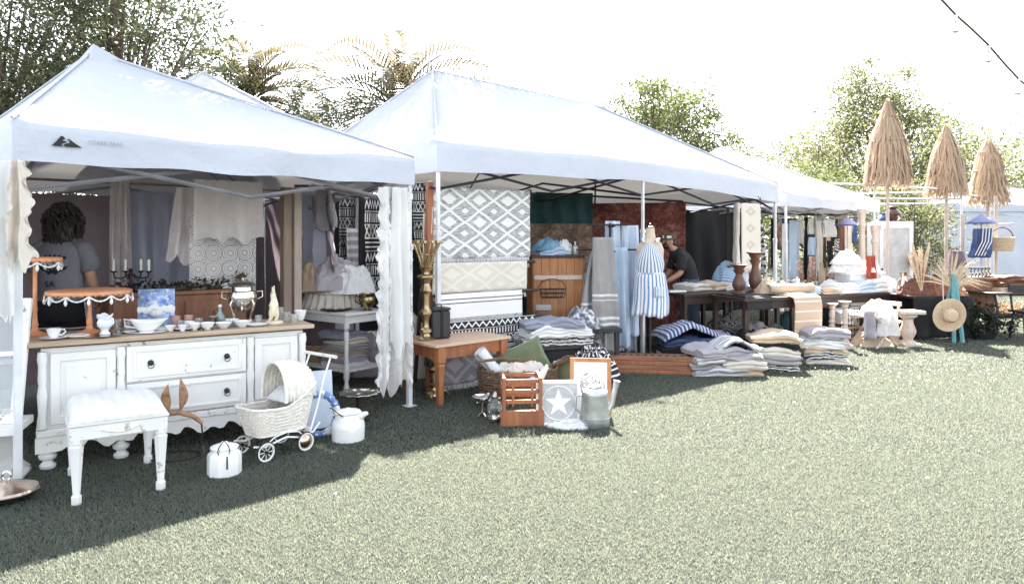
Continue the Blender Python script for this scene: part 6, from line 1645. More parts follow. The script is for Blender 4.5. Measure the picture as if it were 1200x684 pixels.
# ------------------------------------------------------------------ right tent: hanging clothes and tables
q = random.Random(21)
m_boho = kilim('orange_white_print', (.50, .16, .08), (.70, .62, .54), (.28, .10, .07), 2.2)
u3, v3 = uvec(D3), uvec(D3+90); O3 = Vector((A3[0], A3[1], 0))
rail_line('clothes rail inside the right tent', at(905, 252, 13.3), at(985, 252, 13.9), .014, m_iron)
cl = [(922, 262, .30, 1.05, m_linen, 'white garment hanging first on the clothes rail, nearest the tent leg'), (931, 258, .28, 1.10, m_ltblue, 'pale blue garment hanging second on the clothes rail'),
      (937, 305, .16, .44, m_boho, 'orange cloth low beside the pale blue garment'), (944, 254, .10, 1.20, m_charcoal, 'narrow black garment after the pale blue one'),
      (951, 256, .20, .30, m_linen, 'small white shirt at the top of the rail'), (952, 278, .18, .34, m_ltblue, 'small pale cloth below the white shirt'), (951, 300, .17, .46, m_boho, 'red patterned cloth hanging low in the middle of the rail'),
      (960, 258, .16, 1.0, m_linen2, 'cream garment right of the red cloth'), (966, 258, .07, .9, m_twig, 'dark brown strap hanging on the rail'), (972, 257, .30, .34, m_linen, 'white short sleeved top at the right of the rail'), (972, 282, .16, .48, m_charcoal, 'black bag hanging under the white top'), (981, 280, .16, .44, m_zebra, 'striped bag hanging at the right end of the rail'), (964, 308, .22, .40, m_tan, 'tan leather cloth hanging low at the right'), (977, 306, .18, .36, m_boho, 'rust coloured bag hanging low at the right end')]
for i, (px, py, w_, h, m, lab) in enumerate(cl):
    hang('hanging_garment', lab, 'garment', at(px, py, 13.2+.03*(i % 5)), 30, w_, h, m, 'clothes hanging in the right tent', amp=.03, nf=1.4, seed=40+i, solid=.008, flare=1.15)
rail_line('back clothes rail inside the right tent', at(900, 250, 14.6), at(1020, 252, 15.4), .014, m_iron)
mats = [(m_charcoal, 'black'), (m_boho, 'orange printed'), (m_navy, 'navy'), (m_twig, 'brown'), (m_linen, 'white'), (m_redcl, 'red'), (m_teal, 'teal'), (m_zebra, 'black and white'), (m_tan, 'sand'), (m_charcoal, 'charcoal'), (m_rust, 'rust'), (m_linen2, 'cream'), (m_navy, 'dark blue'), (m_brownrug, 'patterned brown')]
nth = ['first', 'second', 'third', 'fourth', 'fifth', 'sixth', 'seventh', 'eighth', 'ninth', 'tenth', 'eleventh', 'twelfth', 'thirteenth', 'last']
for i, (m, nm) in enumerate(mats):
    px = 906+8.0*i
    hang('hanging_garment', nm+' garment on the back rail of the right tent, '+nth[i]+' from the left', 'garment', at(px, 256, 14.65+.055*i), 30, q.uniform(.14, .30), q.uniform(.5, 1.25), m, 'clothes hanging in the right tent', amp=.03, nf=1.4, seed=80+i, solid=.008, flare=q.uniform(1.0, 1.3), hem=.05)
t3 = table('long low display table with folded linens in front of the right tent', (*at(965, 345, 11.0)[:2], 0), 22, 2.0, .75, .68, m_darkwood)
c = at(965, 345, 11.0); zt_ = .682
items = [(-.86, .05, .36, .10, m_ltblue, 'pale blue folded linen at the left end of the linen table'), (-.52, .0, .34, .13, m_bluestripe2, 'blue striped folded linen second from the left on the linen table'), (-.16, -.02, .34, .10, m_tan, 'golden folded cloth in the middle of the linen table'), (.20, -.05, .38, .14, m_linen, 'white folded linen right of the golden cloth'), (.56, -.05, .36, .18, m_bluestripe2, 'blue patterned linen stack toward the right of the linen table'), (.86, -.02, .30, .20, m_linen, 'white linen stack at the right end of the linen table')]
for i, (x, y, w_, h, m, lab) in enumerate(items):
    pz = Vector((c.x, c.y, 0))+uvec(22)*x+uvec(112)*(y-.1); S('folded_linen', slab(w_, .36, h, 3, 201+i), m, lab, 'folded linen', (pz.x, pz.y, zt_), 22+i)
for i, (x, m, lab, h) in enumerate(((-.7, m_blueg, 'blue grey cloth behind the linens at the left of the linen table', .16), (-.3, m_ltblue, 'pale blue crumpled cloth behind the linens', .14), (.3, m_linen, 'white crumpled cloth behind the right linens', .2))):
    pz = Vector((c.x, c.y, 0))+uvec(22)*x+uvec(112)*.18; S('linen_heap', crumple(.4, .3, h, 211+i, 3, ridge=.8), m, lab, 'linen', (pz.x, pz.y, zt_), 10, subd=1)
for i, (x, m, h) in enumerate(((-.75, m_teal, .5), (-.35, m_teal, .45), (.05, m_charcoal, .55), (.45, m_twig, .4))):
    pz = Vector((c.x, c.y, 0))+uvec(22)*x; S('stored_bundle', crumple(.42, .5, h, 221+i, 3, ridge=.7), m, ['teal bundle at the left under the linen table', 'second teal bundle under the linen table', 'black bundle in the middle under the linen table', 'brown bundle at the right under the linen table'][i], 'bundle', (pz.x, pz.y, 0), 0, subd=1)
q = random.Random(44)
small = [(905, 336, 10.2, 'brown glass jar at the left end of the linen table', m_brown), (918, 338, 10.4, 'grey metal jar left on the linen table', m_zinc), (934, 337, 10.7, 'white china jar behind the blue linen', m_china), (946, 336, 10.9, 'rust clay jar behind the golden cloth', m_rust), (983, 322, 11.7, 'brown jar behind the plinth at its left', m_brown), (975, 330, 11.4, 'copper jar left of the plinth', m_coppery)]
for i, (px, py, d, lab, m) in enumerate(small):
    p = at(px, py, d); t = T('jar', lab, 'jar', (p.x, p.y, .683), 0, 'jars on the linen table'); k = q.uniform(.8, 1.3)
    P('body', lat([(.045, 0), (.065*k, .04), (.068*k, .10*k), (.035, .15*k), (.04, .17*k)], n=18), m, t); P('lid', lat([(.042, .17*k), (.036, .19*k), (.012, .20*k), (.014, .22*k)], n=14), m, t)
for i, (px, d, h, m, lab) in enumerate(((940, 12.6, .9, m_boho, 'orange patterned cloth bundle standing below the clothes rail'), (958, 12.8, .75, m_brown, 'brown leather bundle below the clothes rail'), (975, 12.9, .8, m_zebra, 'black and white bundle below the right end of the clothes rail'))):
    p = at(px, 345, d); S('standing_bundle', crumple(.55, .45, h, 401+i, 2.6, ridge=.8), m, lab, 'bundle', (p.x, p.y, 0), 20*i, subd=1)
# raised white linen pile
c = at(1000, 318, 11.3)
t = T('display_plinth', 'white plinth lifting the big linen pile behind the linen table', 'plinth', (c.x, c.y, 0), 15)
P('body', box1((0, 0, .48), (.42, .36, .96)), m_wflat, t, bevel=.004); P('top', box1((.06, 0, .975), (.72, .46, .03)), m_wpaint2, t, bevel=.004); P('leg', box1((.36, 0, .48), (.05, .05, .95)), m_wpaint2, t)
for i, (dx, dz, w_, h, m, lab) in enumerate(((-.10, .992, .56, .20, m_linen, 'large white linen pile, lower heap on the plinth'), (-.12, 1.12, .48, .20, m_linen, 'white linen heap on top of the big pile'), (.24, .992, .28, .24, m_linen, 'white linen heap at the right end of the plinth'))):
    S('linen_heap', crumple(w_, .40, h, 231+i, 3, ridge=.8), m, lab, 'linen', (c.x+dx, c.y-.02*i, dz), 10, subd=1)
hang('red_scarf', 'bright red cloth hanging over the right side of the white linen pile', 'scarf', (c.x+.17, c.y-.23, 1.26), 8, .15, .36, m_redcl, amp=.03, nf=1.2, seed=5, solid=.008)
# turned balusters and urn pedestal
def baluster(lab, px, py, d, h, m=m_palewood):
    p = at(px, py, d); t = T('baluster', lab, 'baluster', (p.x, p.y, 0), 0, 'bleached turned balusters'); k = h/.62
    P('base', box1((0, 0, .03), (.17, .17, .06)), m, t, bevel=.006)
    P('column', lat([(.07, .06*k), (.06, .10*k), (.045, .12*k), (.06, .17*k), (.05, .25*k), (.036, .30*k), (.05, .33*k), (.034, .36*k), (.045, .45*k), (.03, .52*k), (.05, .55*k), (.04, .57*k), (.07, .60*k), (.085, .62*k)], n=20), m, t)
baluster('bleached turned baluster standing before the linen table, nearer one', 990, 408, 9.75, .66)
baluster('bleached turned baluster at the left, behind the rightmost rug pile', 975, 398, 10.3, .58)
def pedestal(lab, px, py, h, slab_):
    p = gp(px, py); t = T('urn_pedestal', lab, 'pedestal', (p[0], p[1], 0), 6); k = h/.5
    P('base', box1((0, 0, .02), (.26, .26, .04)), m_palewood, t, bevel=.006)
    P('column', lat([(.11, .04), (.10, .07*k), (.06, .10*k), (.075, .14*k), (.105, .20*k), (.105, .25*k), (.075, .34*k), (.065, .41*k), (.09, .44*k), (.12, .46*k), (.12, .485*k)], n=28), m_palewood, t)
    if slab_: P('slab', box1((.02, 0, h+.02), (.34, .26, .05)), m_palewood, t, bevel=.008)
pedestal('bleached urn shaped pedestal with a slab on top, right of the garment chair', 1064, 405, .46, True)
pedestal('small bleached pedestal foot behind the garment chair', 1047, 402, .34, False)
# wire crate and garment chair
p = gp(1008, 405); t = T('wire_crate', 'black wire crate with white and tan textiles under the linen table end', 'crate', (p[0]+.1, p[1]+.45, 0), 8)
for z in (.02, .25, .5): P('hoop', tub([(-.28, -.2, z), (.28, -.2, z), (.28, .2, z), (-.28, .2, z)], .007, 5, closed=True), m_iron, t)
for i in range(13):
    x = -.28+.56*i/12; P('wire', tub([(x, -.2, .02), (x, -.2, .5)], .0045, 5), m_iron, t)
P('post', box1((0, -.215, .27), (.045, .02, .54)), m_iron, t)
S('crate_cloth', slab(.46, .32, .22, 3, 241), m_tan, 'tan cloth at the bottom of the black wire crate', 'cloth', (p[0]+.1, p[1]+.45, .03), 8); S('crate_cloth', slab(.46, .32, .20, 3, 242), m_linen, 'white cloth on top in the black wire crate', 'cloth', (p[0]+.1, p[1]+.45, .26), 8)
p = gp(1030, 407); t = T('folding_chair', 'bleached folding chair covered with garments beside the urn pedestal', 'chair', (p[0], p[1]+.15, 0), 30)
for y in (-.2, .2):
    P('leg', tub([(-.25, y, 0), (.25, y, .42)], .018, 6), m_palewood, t); P('leg', tub([(.25, y, 0), (-.22, y, .42)], .018, 6), m_palewood, t)
    P('back_post', tub([(.22, y, .40), (.30, y, .62)], .018, 6), m_palewood, t)
P('seat', box1((0, 0, .43), (.48, .44, .03)), m_palewood, t); P('back_rail', box1((.29, 0, .60), (.03, .46, .06)), m_palewood, t)
p = Vector((p[0], p[1]+.15, 0))
S('garment_heap', crumple(.44, .40, .16, 251, 3.2, ridge=.9), m_linen, 'white lace garments heaped on the folding chair', 'garment', (p.x+.04, p.y, .45), 0, subd=1)
hang('draped_garment', 'mauve garment hanging over the left front of the folding chair', 'garment', (p.x-.16, p.y-.25, .52), 14, .26, .40, m_lilac, amp=.04, nf=1.6, seed=3, solid=.008, flare=1.2)
hang('draped_garment', 'white lace garment hanging over the front of the folding chair', 'garment', (p.x+.06, p.y-.27, .52), 14, .26, .34, m_lace2, amp=.04, nf=1.6, seed=4, solid=0, su=8, sv=12, flare=1.3)
S('chair_cushion', crumple(.5, .4, .2, 255, 3, ridge=.7), m_tan, 'tan cushion squeezed under the folding chair', 'cushion', (p.x, p.y+.02, 0), 0, subd=1)

# second table: white and turquoise linen on a dark skirted table
c = at(1058, 347, 11.6)
table('black skirted table with white linen right of the right tent', (c.x+.3, c.y+.1, 0), 12, 2.1, .7, .66, m_darkwood, skirt_=m_charcoal)
for i, (px, w_, h, m, lab) in enumerate(((1042, .42, .22, m_linen, 'white linen heap at the left of the black skirted table'), (1052, .34, .16, m_ltblue, 'pale linen heap in the middle before the grey panel'), (1062, .22, .16, m_midblue, 'turquoise cloth at the right end of the linen heaps'))):
    p = at(px, 347, 11.45-.05*i); S('linen_heap', crumple(w_, .36, h, 261+i, 3, ridge=.9), m, lab, 'linen', (p.x, p.y, .662), 5, subd=1)
# grey panel cupboard with vases
c = at(1045, 400, 13.2)
t = T('grey_cupboard', 'tall pale grey cupboard standing behind the linen heaps', 'cupboard', (c.x+.02, c.y, 0), -6)
P('case', box1((.05, .22, .93), (.66, .40, 1.84)), m_wflat, t, bevel=.006)
P('door', frame_mb(.60, 1.72, .07, .03, TR(.06, -.012, .07)), m_wflat, t, bevel=.004); P('panel', box1((.06, .012, .93), (.47, .012, 1.58)), plain('pale_grey_paint', (.60, .60, .59), rough=.5), t)
P('side_panel', box1((-.36, .1, .92), (.14, .03, 1.82)), m_wpaint2, t); P('knob', lat([(.014, 0), (.02, .012), (.01, .02)], (0, 0, 0), 12, M=TR(-.20, -.012, .95) @ RX(90)), m_iron, t)
t = T('blue_vase', 'dark blue low vase on top of the grey cupboard', 'vase', (c.x-.06, c.y+.2, 1.855), 0)
P('body', lat([(.06, 0), (.10, .03), (.12, .07), (.08, .11), (.04, .13), (.05, .15)], n=24), plain('cobalt_glaze', (.03, .06, .22), rough=.2, bump=0, coat=.5), t); P('lip', tub([(.05*math.cos(2*PI*i/20), .05*math.sin(2*PI*i/20), .15) for i in range(20)], .006, 5, closed=True), m_navy, t)
t = T('brown_vase', 'dark brown round vase on top of the grey cupboard, right of the blue one', 'vase', (c.x+.14, c.y+.22, 1.855), 0)
P('body', lat([(.07, 0), (.13, .07), (.15, .14), (.11, .21), (.06, .24), (.08, .28)], n=24), plain('brown_glaze', (.08, .03, .025), rough=.25, bump=0, coat=.5), t); P('lip', tub([(.08*math.cos(2*PI*i/20), .08*math.sin(2*PI*i/20), .28) for i in range(20)], .008, 5, closed=True), m_brown, t)
def post_turned(lab, px, d, h):
    p = at(px, 360, d); t = T('turned_post', lab, 'post', (p.x, p.y, 0), 0)
    P('base', box1((0, 0, .1), (.14, .14, .2)), m_palewood, t, bevel=.005); P('column', lat([(.06, .2), (.075, .25), (.05, .3), (.065, .5), (.07, .8), (.05, h-.35), (.075, h-.28), (.05, h-.2), (.085, h-.05), (.085, h)], n=18), m_palewood, t)
post_turned('tall bleached turned post behind the right tent leg', 1010, 12.6, 2.05); post_turned('shorter bleached turned post left of the grey cupboard', 1026, 12.2, 1.75)
# parasol lampshades
def shade(lab, px, py, d, r0, h, base, m=None):
    p = at(px, py, d); t = T('fabric_sunshade', lab, 'sunshade', (p.x, p.y, 0), 0, 'small lilac cone sunshades')
    P('cone', lat([(r0, p.z-h), (r0*.5, p.z-h*.48), (.015, p.z)], n=8, cap=False), m or cloth('lilac_shade_cloth', (.33, .33, .50), (.25, .25, .42)), t, solid=.006, smooth=20)
    P('pole', tub([(0, 0, base), (0, 0, p.z+.03)], .012, 7), m_palewood, t)
    P('trim', tub([(r0*math.cos(2*PI*i/16), r0*math.sin(2*PI*i/16), p.z-h) for i in range(16)], .008, 5, closed=True), m_navy, t)
shade('small lilac cone sunshade left of the grey cupboard', 993, 255, 13.0, .22, .14, 0)
shade('small lilac cone sunshade over the blue bag at the right', 1150, 251, 12.3, .24, .16, 0, cloth('lilac_shade_cloth_two', (.30, .30, .48), (.22, .22, .40)))
t = T('red_ball', 'red round lantern hanging right of the grey cupboard', 'lantern', at(1072, 305, 13.0), 0)
P('globe', MB().blob((0, 0, 0), (.11, .11, .15), 18, 12, .03), m_redcl, t); P('cap', lat([(.04, .14), (.04, .17), (.012, .18)], n=12), m_iron, t); P('hook', tub([(0, 0, .18), (0, 0, 1.2)], .006, 5), m_iron, t)

# brown cabinet, lamp, bag, basket, hat at the far right
c = at(1142, 388, 11.0)
t = T('brown_cabinet', 'brown wooden cabinet at the right with panelled sides', 'cabinet', (c.x, c.y, 0), -20)
P('case', box1((0, .2, .45), (.52, .42, .86)), m_brown, t, bevel=.006); P('top', box1((0, .19, .90), (.62, .52, .04)), m_brown, t, bevel=.008)
P('door', frame_mb(.46, .74, .07, .025, TR(0, -.022, .09)), m_brownx, t, bevel=.004); P('panel', box1((0, -.006, .46), (.32, .012, .60)), m_brown, t); P('base', box1((0, .2, .012), (.54, .44, .024)), m_darkwood, t)
P('knob', lat([(.012, 0), (.018, .012), (.008, .02)], (0, 0, 0), 12, M=TR(.19, -.022, .5) @ RX(90)), m_brass, t)
t = T('dark_lampshade', 'dark brown tapered lamp with a mauve sheen on the brown cabinet', 'lamp', (c.x-.16, c.y+.18, .922), 0)
P('foot', lat([(.12, 0), (.13, .03), (.09, .08), (.05, .12)], n=22), m_darkwood, t); P('shade', lat([(.17, .13), (.165, .14), (.11, .40), (.105, .41), (.02, .405)], n=24), plain('dark_plum_glaze', (.09, .05, .06), (.16, .10, .12), rough=.3), t)
t = T('iron_trivet', 'black scrolled iron stand on the right of the brown cabinet top', 'stand', (c.x+.12, c.y+.12, .922), 0)
P('top_plate', box1((0, 0, .14), (.30, .18, .02)), m_iron, t)
for k in range(6): P('scroll', tub([(-.14+.056*k, -.07, .0), (-.12+.056*k, -.08, .05), (-.15+.056*k, -.07, .09), (-.13+.056*k, -.07, .13)], .008, 6), m_iron, t)
t = T('blue_bag', 'navy and white patterned bag hanging under the right lilac sunshade', 'bag', at(1152, 268, 12.2), -8)
P('body', sheet(.34, .50, .05, 1.2, 3, gather=.8, skew=-.08), m_navy, t, solid=.06)
for i in range(4): P('stripe', tub([(-.10+.05*i+.08, -.05, 0), (-.03+.05*i-.02, -.075, -.22), (-.10+.05*i-.06, -.06, -.47)], .010, 5), m_linen, t)
P('strap', tub([(-.12, 0, -.02), (-.06, 0, .10), (.06, 0, .10), (.12, 0, -.02)], .012, 6), m_linen, t)
t = T('hanging_basket', 'pale wicker basket hanging right of the navy bag', 'basket', at(1174, 292, 12.5), 0)
for k in range(9): P('weave', tub([((.17+.005*k)*math.cos(2*PI*i/22), (.12+.004*k)*math.sin(2*PI*i/22), -.02+k*.028) for i in range(22)], .016, 6, closed=True), m_straw, t)
P('bottom', lat([(.17, -.03), (.17, -.01)], n=20, sy=.7), m_straw, t); P('bail', tub([(.2*math.cos(PI*i/12), 0, .21+.18*math.sin(PI*i/12)) for i in range(13)], .012, 6), m_twig, t)
t = T('display_pole', 'bare wooden pole carrying the hanging basket and bag', 'pole', (*at(1167, 375, 12.7)[:2], 0), 0); P('pole', tub([(0, 0, 0), (0, 0, 2.3)], .028, 8), m_palewood, t); P('cross_arm', tub([(-.5, -.15, 1.78), (.35, .05, 1.80)], .014, 6), m_palewood, t)
t = T('display_pole', 'second bare wooden pole left of the navy bag', 'pole', (*at(1128, 375, 12.4)[:2], 0), 0); P('pole', tub([(0, 0, 0), (0, 0, 1.95)], .026, 8), m_palewood, t); P('foot', lat([(.12, 0), (.12, .02), (.03, .03)], n=16), m_iron, t)
# turquoise easel with straw hat and dry leaves
c = at(1122, 397, 10.3)
t = T('turquoise_easel', 'turquoise painted wooden prop with two legs holding the dry leaves', 'easel', (c.x, c.y, 0), 10)
P('leg', tub([(.05, -.04, 0), (-.02, .02, .95)], .032, 6), m_turq, t); P('leg', tub([(-.06, 0, 0), (-.04, .03, 1.0)], .030, 6), m_turq, t); P('brace', box1((-.02, 0, .55), (.14, .03, .05)), m_turq, t)
P('rear_leg', tub([(-.05, .35, 0), (-.03, .05, .9)], .022, 6), m_turq, t)
t = T('straw_hat', 'round woven straw hat hanging in front of the turquoise prop', 'hat', at(1112, 369, 10.05), 0)
P('brim', lat([(.085, .0), (.15, -.004), (.235, .006), (.242, .012), (.235, .018), (.10, .008)], n=44, M=RX(96) @ RZ(0)), m_straw, t)
P('crown', lat([(.10, .006), (.105, .02), (.095, .07), (.07, .095), (.03, .10), (.003, .10)], n=36, M=RX(96)), m_straw, t)
for i in range(7): P('plait', tub([RX(96) @ Vector(((.11+.019*i)*math.cos(2*PI*j/40), (.11+.019*i)*math.sin(2*PI*j/40), .016)) for j in range(40)], .005, 5, closed=True), m_straw, t)
P('cord', tub([(-.08, 0, .2), (-.06, .04, .42), (-.02, .12, .62)], .008, 5), m_palewood, t)
t = T('dry_leaf_fan', 'fan of dry pale leaf blades rising behind the straw hat', 'dried plant', (c.x-.04, c.y+.05, .82), 0)
q = random.Random(12)
for i in range(44):
    a = R(q.uniform(5, 165)); L_ = q.uniform(.32, .62); y = q.uniform(-.1, .12)
    d = Vector((math.cos(a), y, math.sin(a))); n_ = Vector((-math.sin(a), 0, math.cos(a)))
    p0 = Vector((0, 0, 0)); p1 = d*L_*.55+n_*.02; p2 = d*L_+Vector((0, 0, -.10*abs(math.cos(a))))
    wv = n_*q.uniform(.008, .018)
    P('leaf', MB().add([p0-wv*.4, p0+wv*.4, p1+wv, p1-wv, p2], [(0, 1, 2, 3), (3, 2, 4)]), m_pampas, t, solid=.003, smooth=0)
t = T('pampas_bunch', 'upright bunch of beige pampas plumes left of the dry leaf fan', 'dried plant', (c.x-.38, c.y+.25, .70), 0)
for i in range(16):
    a = R(q.uniform(70, 115)); L_ = q.uniform(.55, .8); y = q.uniform(-.1, .1); d = Vector((math.cos(a), y, math.sin(a)))
    P('plume', tub([d*.05, d*L_*.55, d*L_*.75, d*L_*.9, d*L_], [.004, .006, .022, .02, .004], 6), m_pampas, t)
# dark heap table left of cabinet
c = at(1090, 392, 10.9)
table('dark cloth covered table with brown wares left of the brown cabinet', (c.x, c.y, 0), 6, .95, .6, .66, m_darkwood, skirt_=m_charcoal)
for i, (dx, w_, h, m, lab) in enumerate(((-.22, .46, .20, m_rust, 'rust and brown cloth heap on the dark covered table'), (.12, .42, .26, m_brown, 'dark brown driftwood heap on the dark covered table'), (.32, .30, .16, m_tanleather, 'tan leather heap at the right of the dark covered table'))):
    S('ware_heap', crumple(w_, .36, h, 281+i, 3.4, ridge=1.0), m, lab, 'heap', (c.x+dx, c.y-.04*i, .662), 0, subd=1)
for i, (dx, h, m) in enumerate(((-.32, .34, m_coppery), (.02, .42, m_brown), (.2, .3, m_rust))):
    t = T('jug', ['copper jug at the left on the dark covered table', 'tall brown jug in the middle of the dark covered table', 'rust jug at the right on the dark covered table'][i], 'jug', (c.x+dx, c.y+.18, .662), 40*i)
    P('body', lat([(.06, 0), (.09, .05), (.10, h*.4), (.05, h*.72), (.045, h*.85), (.06, h)], n=20), m, t); P('handle', tub([(.05, 0, h*.88), (.12, 0, h*.8), (.12, 0, h*.5), (.09, 0, h*.38)], .010, 6), m, t)
c = at(1150, 384, 10.7)
r_ = np.random.default_rng(77)
t = T('dark_shrub', 'low black green potted shrub at the foot of the brown cabinet', 'plant', (c.x, c.y-.02, 0), 0)
cs = r_.normal(0, 1, (70, 3))*np.array([.26, .16, .11])+np.array([0, 0, .26]); cs[:, 2] = np.clip(cs[:, 2], .06, .5)
P('foliage', tri_mesh('foliage', leaf_cloud(r_, cs, np.full(70, .05), 40, .055), leafmat('dark_shrub_leaf', (.022, .03, .018), (.035, .045, .025)), 4), None, t)
P('pot', lat([(.16, 0), (.20, .12), (.21, .14), (.17, .14)], n=20), m_black, t)
for i, (px, m) in enumerate(((1160, m_orange), (1152, m_palewood))):
    p = at(px, 384, 11.0); t = T('leaning_plank', ['reddish plank leaning right of the brown cabinet', 'thin pale plank leaning on the brown cabinet side'][i], 'plank', (p.x+.05, p.y, 0), -20); P('plank', box1((0, 0, .36), (.07-.03*i, .03, .74), RX(-8)), m, t, bevel=.003)
# table at the right edge
c = at(1190, 388, 10.6)
t = T('folding_table', 'dark topped folding table with bent black legs at the right edge', 'table', (c.x+.25, c.y+.35, 0), 8)
P('top', box1((0, 0, .70), (1.5, .7, .03)), m_darkwood, t, bevel=.004)
for x in (-.62, .62):
    for y in (-.28, .28): P('leg', tub([(x, y, .69), (x*.92, y, .45), (x*1.08, y, 0)], .018, 7), m_black, t)
P('cross_bar', tub([(-.62, -.28, .35), (.62, -.28, .35)], .012, 6), m_black, t)
for i, (dz, m, lab, w_) in enumerate(((.717, m_tan, 'tan folded cloth at the bottom of the pile on the right edge table', .5), (.80, m_brown, 'brown folded cloth in the middle of the pile on the right edge table', .46), (.87, m_rust, 'rust folded cloth on top of the pile on the right edge table', .4))):
    S('folded_cloth', slab(w_, .4, .075, 2, 301+i), m, lab, 'folded cloth', (c.x+.10, c.y+.35, dz), 8)
t = T('black_chair', 'black tubular chair leg and frame cut by the right edge', 'chair', (*gp(1192, 399), 0), 0); t.location.x += .22
for x in (-.2, .2):
    P('leg', tub([(x-.04, -.2, 0), (x, -.1, .42)], .016, 7), m_black, t); P('leg', tub([(x+.02, .22, 0), (x, .1, .42)], .016, 7), m_black, t)
    P('back_post', tub([(x, .12, .42), (x, .2, .85)], .016, 7), m_black, t)
P('seat', box1((0, 0, .43), (.44, .42, .03)), m_black, t, bevel=.008); P('backrest', box1((0, .18, .74), (.42, .025, .16), None), m_black, t, bevel=.006)
p = at(1172, 384, 13.6)
t = T('brown_planting', 'low row of rusty brown plants at the foot of the white marquee', 'plants', (p.x, p.y, 0), 0)
cs = r_.normal(0, 1, (60, 3))*np.array([.8, .12, .06])+np.array([0, 0, .14]); cs[:, 2] = np.clip(cs[:, 2], .03, .4)
P('foliage', tri_mesh('foliage', leaf_cloud(r_, cs, np.full(60, .06), 36, .06), m_leaf4, 4), None, t); P('planter', box1((0, 0, .05), (2.2, .3, .10)), m_darkwood, t, bevel=.006)
# ------------------------------------------------------------------ people
def person(label, loc, rz, s=1.0):
    t = T('person', label, 'person', loc, rz); t.scale = (s, s, s); return t
def tubeshell(mb, pts, rad, n=14, sq=1.0):
    """open-ended cloth tube along pts"""
    pts = [Vector(p) for p in pts]
    tmp = MB().tube(pts, rad, n)
    tmp.f = tmp.f[:-2]
    mb.add(tmp.v, tmp.f); return mb

# the woman seen from behind (faces +y, away from the camera)
t = person('person seen from behind with dark curly hair, grey printed tee and black shorts', (-3.95, 6.15, 0), 4, 1.045)
bv = [(0, 0, .93), (0, -.01, 1.10), (0, -.02, 1.26), (0, -.01, 1.40), (0, .02, 1.485), (0, .05, 1.56), (0, .075, 1.63), (0, .08, 1.70),
      (-.17, 0, 1.40), (-.235, .0, 1.17), (-.25, .10, .98), (-.245, .14, .90),
      (.17, 0, 1.40), (.235, -.02, 1.17), (.25, .04, .98), (.245, .08, .90),
      (-.095, 0, .86), (-.105, .01, .50), (-.11, -.02, .10), (-.11, .10, .045),
      (.095, 0, .86), (.105, .01, .50), (.11, -.02, .10), (.11, .10, .045)]
be = [(0, 1), (1, 2), (2, 3), (3, 4), (4, 5), (5, 6), (6, 7), (3, 8), (8, 9), (9, 10), (10, 11), (3, 12), (12, 13), (13, 14), (14, 15), (0, 16), (16, 17), (17, 18), (18, 19), (0, 20), (20, 21), (21, 22), (22, 23)]
br = [(.15, .11), (.125, .095), (.145, .10), (.14, .09), (.055, .055), (.065, .075), (.075, .095), (.06, .075),
      .058, .044, .034, .026, .058, .044, .034, .026,
      (.095, .095), (.062, .062), (.042, .042), (.035, .028), (.095, .095), (.062, .062), (.042, .042), (.035, .028)]
body = skin_mesh('body', bv, be, br)
P('body', body, m_skin, t)
def hand(parent, wrist, d, side, curl=.5, s=1.0):
    """palm, four fingers and a thumb grown as one skin; d direction from wrist to knuckles"""
    d = Vector(d).normalized(); up = Vector(side).normalized(); lat_ = d.cross(up).normalized(); up = lat_.cross(d)
    w_ = Vector(wrist); v = [w_, w_+d*.05*s]; e = [(0, 1)]; r = [(.024*s, .018*s), (.030*s, .016*s)]
    for i, (o, L_) in enumerate(((-.030, .070), (-.011, .080), (.010, .076), (.029, .060))):
        k = w_+d*.088*s+lat_*o*s; a = len(v); v.append(k); e.append((1, a)); r.append(.0105*s)
        p = k; dd = d
        for j in range(3):
            dd = (dd*math.cos(curl*.55)-up*math.sin(curl*.55)).normalized(); p = p+dd*L_*s/3
            v.append(p); e.append((a+j, a+j+1)); r.append((.0090-.0012*j)*s)
    a = len(v); p = w_+d*.03*s-lat_*.032*s; v.append(p); e.append((0, a)); r.append(.013*s)
    for j in range(2): p = p+(d*.75-lat_*.55-up*.3).normalized()*.034*s; v.append(p); e.append((a+j, a+j+1)); r.append((.011-.002*j)*s)
    P('hand', skin_mesh('hand', [tuple(x) for x in v], e, r, 2), m_skin, parent)
hand(t, (-.245, .14, .905), (-.02, .35, -1), (-1, 0, 0), .5); hand(t, (.245, .08, .905), (.02, .25, -1), (1, 0, 0), .5)
# face, mostly hidden on the far side
P('nose', MB().blob((0, .165, 1.635), (.014, .022, .022), 10, 8, 0), m_skin, t)
for s in (-1, 1):
    P('eye', MB().blob((s*.03, .150, 1.665), (.013, .008, .009), 10, 8, 0), m_china, t); P('ear', MB().blob((s*.088, .075, 1.645), (.012, .022, .032), 10, 8, 0), m_skin, t)
P('mouth', MB().blob((0, .150, 1.595), (.024, .010, .007), 10, 6, 0), m_rust, t)
tee = loft([(.955, 0, -.01, .190, .135), (1.05, 0, -.015, .178, .130), (1.20, 0, -.02, .178, .125), (1.32, 0, -.02, .192, .122), (1.40, 0, -.012, .185, .105), (1.455, 0, .005, .125, .082), (1.49, 0, .02, .078, .068)], 40)
for i, (x, y, z) in enumerate(tee.v):
    k = 1+.018*fbm((x*9, y*9, z*7), 3)+.012*math.sin(z*40+x*9)*max(0, 1.15-z)*4; tee.v[i] = (x*k, y*k-.004, z)
for s in (-1, 1): tubeshell(tee, [(s*.11, -.005, 1.415), (s*.18, -.005, 1.375), (s*.222, -.005, 1.27), (s*.236, -.004, 1.20)], [.072, .078, .074, .078])
P('tee_shirt', tee, m_greytee, t, solid=.005)
sh_ = loft([(.995, 0, -.005, .172, .130), (.92, 0, -.008, .192, .145), (.86, 0, -.008, .198, .150), (.80, 0, -.006, .196, .146), (.775, 0, -.004, .12, .10)], 40)
